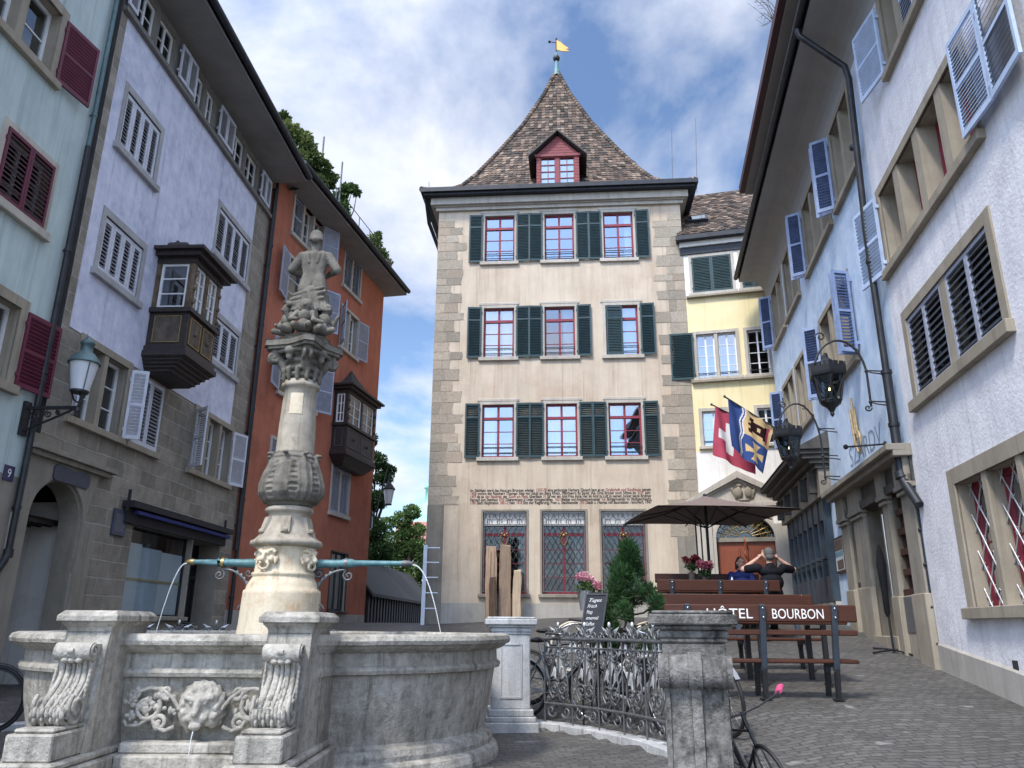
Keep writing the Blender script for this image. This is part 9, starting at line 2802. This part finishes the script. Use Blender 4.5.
# ================================================================== bicycles
def make_bike(label, frame, tyre='rubber', basket=None, grip=None, rims='chrome', fender=True):
    t = thing('bicycle', label, 'bicycle', (0, 0, 0), 'parked bicycles')
    r = 0.335
    for k, x in enumerate((-0.52, 0.53)):
        mb = MB(); mb.tube([(x + r * math.cos(a), 0, r + r * math.sin(a)) for a in np.linspace(0, 6.283, 41)[:-1]], 0.019, 8, closed=True); wh = mb.build('wheel', M[tyre], t)
        mb = MB(); mb.tube([(x + (r - 0.027) * math.cos(a), 0, r + (r - 0.027) * math.sin(a)) for a in np.linspace(0, 6.283, 41)[:-1]], 0.012, 6, closed=True)
        for j in range(18):
            a = 2 * math.pi * j / 18; mb.tube([(x, 0.02 * (1 if j % 2 else -1), r), (x + (r - 0.03) * math.cos(a + 0.2), 0, r + (r - 0.03) * math.sin(a + 0.2))], 0.0018, 3)
        mb.tube([(x, -0.05, r), (x, 0.05, r)], 0.022, 8); mb.build('rim', M[rims], wh)
    bb, st, hd, hb = (-0.08, 0, 0.29), (-0.24, 0, 0.80), (0.36, 0, 0.84), (0.40, 0, 0.66)
    mb = MB()
    mb.tube([bb, st], 0.016, 8); mb.tube([(-0.22, 0, 0.74), (0.37, 0, 0.80)], 0.016, 8); mb.tube([bb, hb], 0.019, 8); mb.tube([hb, hd], 0.020, 8)
    for sy in (-0.045, 0.045):
        mb.tube([(-0.08, sy * 0.6, 0.29), (-0.52, sy, r)], 0.010, 6); mb.tube([(-0.225, sy * 0.4, 0.75), (-0.52, sy, r)], 0.009, 6); mb.tube([(0.405, sy * 0.8, 0.66), (0.47, sy, 0.45), (0.53, sy, r)], 0.011, 6)
    fb = mb.build('frame', M[frame], t)
    mb = MB(); mb.tube([hd, (0.345, 0, 0.95), (0.34, 0, 1.0)], 0.013, 6)
    mb.tube([(0.20, -0.30, 1.04), (0.32, -0.24, 1.03), (0.38, -0.10, 1.0), (0.385, 0, 0.99), (0.38, 0.10, 1.0), (0.32, 0.24, 1.03), (0.20, 0.30, 1.04)], 0.011, 8)
    hbo = mb.build('handlebar', M['chrome'] if not grip else M['bike_black'], t)
    for sy in (-1, 1):
        mb = MB(); mb.tube([(0.285, sy * 0.262, 1.033), (0.13, sy * 0.325, 1.045)], 0.024 if grip else 0.017, 8); mb.build('grip', M[grip or 'rubber'], hbo)
        mb = MB(); mb.tube([(0.33, sy * 0.21, 1.02), (0.33, sy * 0.25, 0.99), (0.24, sy * 0.30, 0.985), (0.21, sy * 0.315, 0.99)], 0.006, 5); mb.build('brake_lever', M['rubber'], hbo)
    mb = MB(); mb.tube([st, (-0.265, 0, 0.90)], 0.013, 6); sp_ = mb.build('seat_post', M['chrome'], t)
    blob([('e', (-0.33, 0, 0.925), (0.10, 0.075, 0.028)), ('c', (-0.30, 0, 0.93), (-0.12, 0, 0.925), 0.038, 0.02)], 0.012, 'saddle', M['rubber'], t, 3)
    mb = MB(); mb.tube([(bb[0] + 0.085 * math.cos(a), -0.045, bb[2] + 0.085 * math.sin(a)) for a in np.linspace(0, 6.283, 20)[:-1]], 0.006, 5, closed=True)
    mb.tube([(bb[0], -0.07, bb[2]), (bb[0] + 0.10, -0.07, bb[2] - 0.13)], 0.010, 5); mb.tube([(bb[0], 0.07, bb[2]), (bb[0] - 0.10, 0.07, bb[2] + 0.13)], 0.010, 5); mb.tube([(bb[0], -0.07, bb[2]), (bb[0], 0.07, bb[2])], 0.016, 6)
    mb.box(bb[0] + 0.06, bb[0] + 0.14, -0.15, -0.08, bb[2] - 0.145, bb[2] - 0.12); mb.box(bb[0] - 0.14, bb[0] - 0.06, 0.08, 0.15, bb[2] + 0.12, bb[2] + 0.145); mb.build('crankset', M['iron_grey'], t)
    if fender:
        mb = MB()
        for x, a0_, a1_ in ((-0.52, 0.3, 3.0), (0.53, 0.6, 3.0)):
            P = [(x + (r + 0.035) * math.cos(a), r + (r + 0.035) * math.sin(a)) for a in np.linspace(a0_, a1_, 14)]
            V = [(p[0], sy, p[1]) for p in P for sy in (-0.026, 0.026)]; mb.add(V, [(2 * i, 2 * i + 1, 2 * i + 3, 2 * i + 2) for i in range(13)], 0, True)
        mb.build('mudguard', M[frame], t)
    mb = MB(); mb.tube([(-0.10, 0.05, 0.27), (-0.02, 0.24, 0.012)], 0.009, 5); mb.build('kickstand', M['iron_grey'], t)
    return t
bk_c = make_bike('old black bicycle with cream tyres, parked behind the chalkboard', 'bike_black', 'bike_cream')
bk_s = make_bike('silver bicycle parked close behind the railing', 'bike_silver')
bk_w = make_bike('white bicycle parked behind the railing under the pine', 'bike_white')
bk_p = make_bike('small black bicycle with pink handlebar grips, half hidden by the foreground scroll pillar', 'bike_black', 'rubber', None, 'pink_grip', fender=False)
def setbike(o, x, y, rz, lean=0.0):
    o.location = (x, y, ground(x, y)); o.rotation_euler = (lean, 0, rz)
wc = at(576, 618, 11.6)
setbike(bk_c, wc.x + 0.50, 11.5, R(172), 0.05)
# basket of hydrangeas rides on it: a thing of its own
hx, hy = at(586, 580, 11.5).x, 11.5
hzz = at(586, 580, 11.5).z
fl = thing('hydrangea_bunch', 'bunch of pale pink hydrangeas above the chalkboard', 'flowers', (hx, hy, hzz - 0.35))
rg = random.Random(5)
hc = [((at(px_, py_, hy).x, hy + rg.uniform(-.08, .08), at(px_, py_, hy).z), (0.062, 0.062, 0.055), 1) for px_, py_ in ((580, 577), (585, 576), (590, 580), (594, 585), (586, 582), (591, 587), (597, 586))]
leaves('blooms', hc, 1500, 0.03, M['petal_pink'], fl, 71, 0.9)
leaves('greenery', [((hx, hy, hzz - 0.14), (0.12, 0.1, 0.12), 1), ((hx + 0.1, hy, hzz - 0.16), (0.1, 0.1, 0.08), .7)], 260, 0.07, M['leaf'], fl, 72)
mb = MB(); mb.lathe((hx, hy, hzz - 0.42), [(0.09, 0), (0.12, 0.26), (0.125, 0.27)], 14); mb.build('pail', M['bike_silver'], fl)
setbike(bk_s, 0.62, 9.98 + 0.55, R(-42), 0.08)
setbike(bk_w, 1.45, 9.45, R(-62), -0.06)
b5 = copy_tree(bk_s); b5['label'] = 'silver bicycle standing furthest right behind the railing, half hidden by the scroll pillar'; setbike(b5, 2.05, 8.85, R(-75), 0.1)
b6 = make_bike('black bicycle leaning on the railing nearest the pale pillar', 'bike_black', rims='dark_rim'); setbike(b6, 0.72, 10.9, R(-20), -0.1)
b7 = copy_tree(b6); b7['label'] = 'black bicycle cut off by the left edge of the photo, left of the fountain'; setbike(b7, -6.18, 9.1, R(6), 0.1)
b8 = copy_tree(b6); b8['label'] = 'black bicycle whose saddle shows over the fountain rim below the shop window'; setbike(b8, -5.15, 12.3, R(18), 0.06)
# foreground bicycle: handlebar crosses right of the pillar
hp_ = at(767, 718, 5.0)
bk_p.location = (0, 0, 0)
rz = R(-80)
bk_p.rotation_euler = (R(18), 0, rz); bk_p.scale = (0.62, 0.62, 0.62)
for ch_ in bk_p.children:
    if ch_.name.startswith('handlebar'): ch_.scale = (1.1, 2.0, 1.0); ch_.location = (-0.038, 0, 0)
bk_p.location = (at(745, 728, 5.63).x + 0.145, 5.9, ground(1.8, 5.9))
# ================================================================== the two people at the farther table
def capsule_hand(P, wrist, dirv, side, curl=0.4, s=1.0):
    """palm, four fingers of unequal length and a thumb"""
    d = Vector(dirv).normalized(); sd_ = Vector(side).normalized(); n = d.cross(sd_).normalized(); w_ = Vector(wrist)
    P.append(('e', w_ + d * 0.045 * s, (0.034 * s, 0.034 * s, 0.034 * s)))
    for k in range(4):
        P.append(('c', w_ + d * 0.02 * s + sd_ * (0.010 * (k - 1.5)), w_ + d * 0.085 * s + sd_ * (0.0195 * (k - 1.5)), 0.016, 0.0125))
        L = (0.066, 0.078, 0.073, 0.056)[k] * s
        b = w_ + d * 0.085 * s + sd_ * (0.0205 * (k - 1.5)); m_ = b + (d * math.cos(curl) + n * math.sin(curl)) * L * 0.55; e = m_ + (d * math.cos(curl * 2) + n * math.sin(curl * 2)) * L * 0.45
        P.append(('c', b, m_, 0.0105, 0.0095)); P.append(('c', m_, e, 0.0095, 0.008))
    t0 = w_ + d * 0.025 * s - sd_ * 0.03; t1 = t0 - sd_ * 0.03 + d * 0.03 + n * 0.01; P.append(('c', t0, t1, 0.014, 0.012)); P.append(('c', t1, t1 + d * 0.03 + n * 0.012, 0.012, 0.010))
def sitter(label, x, y, zseat, face, male, k=1.0, arms='head', shirt='black_cloth', legs='navy_cloth', hair='hair_grey', tilt=0.0):
    """face: +1 looks away (+y), -1 looks towards the camera"""
    t = thing('person', label, 'person', (x, y, ground(x, y)))
    def p(u, v, z): return Vector((x + u * k * (1 if face > 0 else -1), y + v * k * face, zseat + z * k))
    B = []
    gz = (ground(x, y + 0.4 * face) - zseat) / k
    B += [('e', p(0, 0, 0.08), (0.17 * k, 0.13 * k, 0.10 * k)), ('e', p(0, 0.0, 0.22), (0.145 * k, 0.105 * k, 0.12 * k)), ('e', p(0, 0.0, 0.38), (0.165 * k, 0.115 * k, 0.14 * k)), ('e', p(0, 0, 0.53), (0.18 * k, 0.095 * k, 0.07 * k)),
          ('c', p(0, 0.0, 0.54), p(0, 0.015, 0.66), 0.058 * k, 0.052 * k)]
    hc = p(0, 0.035, 0.77 )
    B += [('e', hc, (0.076 * k, 0.095 * k, 0.112 * k)), ('e', p(0, 0.075, 0.715), (0.055 * k, 0.05 * k, 0.055 * k)), ('c', p(0, 0.125, 0.785), p(0, 0.145, 0.752), 0.011 * k, 0.015 * k),
          ('e', p(-0.080, 0.03, 0.765), (0.012 * k, 0.02 * k, 0.03 * k)), ('e', p(0.080, 0.03, 0.765), (0.012 * k, 0.02 * k, 0.03 * k)), ('c', p(-0.024, 0.122, 0.718), p(0.024, 0.122, 0.718), 0.010 * k, 0.010 * k), ('c', p(-0.05, 0.112, 0.805), p(0.05, 0.112, 0.805), 0.010 * k, 0.010 * k)]
    for sg in (-1, 1):
        B += [('c', p(sg * 0.085, 0.02, 0.07), p(sg * 0.11, 0.42, 0.08), 0.082 * k, 0.058 * k), ('c', p(sg * 0.11, 0.42, 0.08), p(sg * 0.11, 0.40, gz + 0.08), 0.056 * k, 0.038 * k), ('c', p(sg * 0.11, 0.38, gz + 0.045), p(sg * 0.12, 0.52, gz + 0.035), 0.04 * k, 0.034 * k)]
    T = [('e', p(0, 0, 0.10), (0.182 * k, 0.14 * k, 0.09 * k)), ('e', p(0, 0.0, 0.22), (0.16 * k, 0.12 * k, 0.13 * k)), ('e', p(0, 0.0, 0.38), (0.182 * k, 0.13 * k, 0.15 * k)), ('e', p(0, 0, 0.53), (0.20 * k, 0.108 * k, 0.08 * k)), ('c', p(0, 0, 0.58), p(0, 0.005, 0.62), 0.085 * k, 0.062 * k)]
    for sg in (-1, 1):
        sh_ = p(sg * 0.19, 0, 0.585 if male else 0.54)
        if arms == 'head':
            el = p(sg * 0.38, 0.10, 0.57); wr = p(sg * 0.155, 0.085, 0.73)
            hd_, hs_ = (p(sg * 0.075, 0.07, 0.80) - wr), Vector((0, 1, 0.2))
        else:
            el = p(sg * 0.25, 0.08, 0.26); wr = p(sg * 0.12, 0.33, 0.30); hd_, hs_ = (p(sg * 0.03, 0.42, 0.30) - wr), Vector((sg * face * 1.0, 0, 0))
        B += [('c', sh_, el, 0.054 * k, 0.042 * k), ('c', el, wr, 0.042 * k, 0.027 * k)]
        T += [('c', sh_, sh_ + (el - sh_) * (0.72 if male else 0.5), 0.070 * k, 0.062 * k)]
        capsule_hand(B, wr, hd_, hs_, 0.45, k)
    blob(B, 0.0072, 'body', M['skin'], t, 3)
    blob(T, 0.011, 'shirt', M[shirt], t, 4)
    G = [('e', p(0, 0, 0.06), (0.186 * k, 0.145 * k, 0.095 * k))]
    for sg in (-1, 1): G += [('c', p(sg * 0.085, 0.02, 0.07), p(sg * 0.11, 0.42, 0.08), 0.094 * k, 0.070 * k), ('c', p(sg * 0.11, 0.42, 0.08), p(sg * 0.11, 0.40, gz + 0.10), 0.068 * k, 0.056 * k)]
    blob(G, 0.011, 'trousers', M[legs], t, 3)
    for sg in (-1, 1): blob([('c', p(sg * 0.11, 0.37, gz + 0.045), p(sg * 0.12, 0.53, gz + 0.032), 0.048 * k, 0.042 * k)], 0.010, 'shoe', M['rubber'], t, 2)
    if male:
        Hh = [('e', p(0, 0.022, 0.80), (0.081 * k, 0.097 * k, 0.095 * k)), ('e', p(0, -0.025, 0.745), (0.068 * k, 0.055 * k, 0.055 * k))]
    else:
        Hh = [('e', p(0, 0.012, 0.80), (0.085 * k, 0.092 * k, 0.098 * k)), ('e', p(0, -0.05, 0.74), (0.08 * k, 0.06 * k, 0.08 * k)), ('e', p(0, -0.09, 0.80), (0.05 * k, 0.05 * k, 0.05 * k)), ('c', p(-0.075, 0.0, 0.78), p(-0.08, -0.02, 0.66), 0.03 * k, 0.025 * k), ('c', p(0.075, 0.0, 0.78), p(0.08, -0.02, 0.66), 0.03 * k, 0.025 * k)]
    blob(Hh, 0.010, 'hair', M[hair], t, 2)
    eb = MB()
    for sg in (-1, 1): eb.ball(p(sg * 0.030, 0.118, 0.782), 0.010 * k, 8)
    eb.build('eyes', M['rubber'], t)
    return t
mp = at(768, 560, 14.55)
man = sitter('man in a black T-shirt seen from behind, holding both hands up to his head', mp.x, 14.45, ground(mp.x, 14.45) + 0.53, 1, True, 1.22, 'head', 'black_cloth', 'black_cloth', 'hair_grey')
wp = at(741, 565, 16.3)
wom = sitter('dark-haired woman in a blue top facing the camera across the farther table', wp.x, 16.35, ground(wp.x, 16.35) + 0.43, -1, False, 1.04, 'table', 'navy_cloth', 'black_cloth', 'hair_dark')
mb = MB(); c = Vector((wp.x + 0.03, 16.35 - 0.145, ground(wp.x, 16.35) + 0.43 + 0.30)); 
mb.prism((c, Vector((1, 0, 0)), Vector((0, 0, 1)), Vector((0, -1, 0))), [(-0.07, -0.05), (0.07, -0.05), (0.08, 0.05), (0.04, 0.02), (0.0, 0.06), (-0.05, 0.03), (-0.08, 0.05)], -0.02, 0.004)
mb.build('shirt_print', M['white_print'], wom)

bpy.data.scenes.remove(WORK)
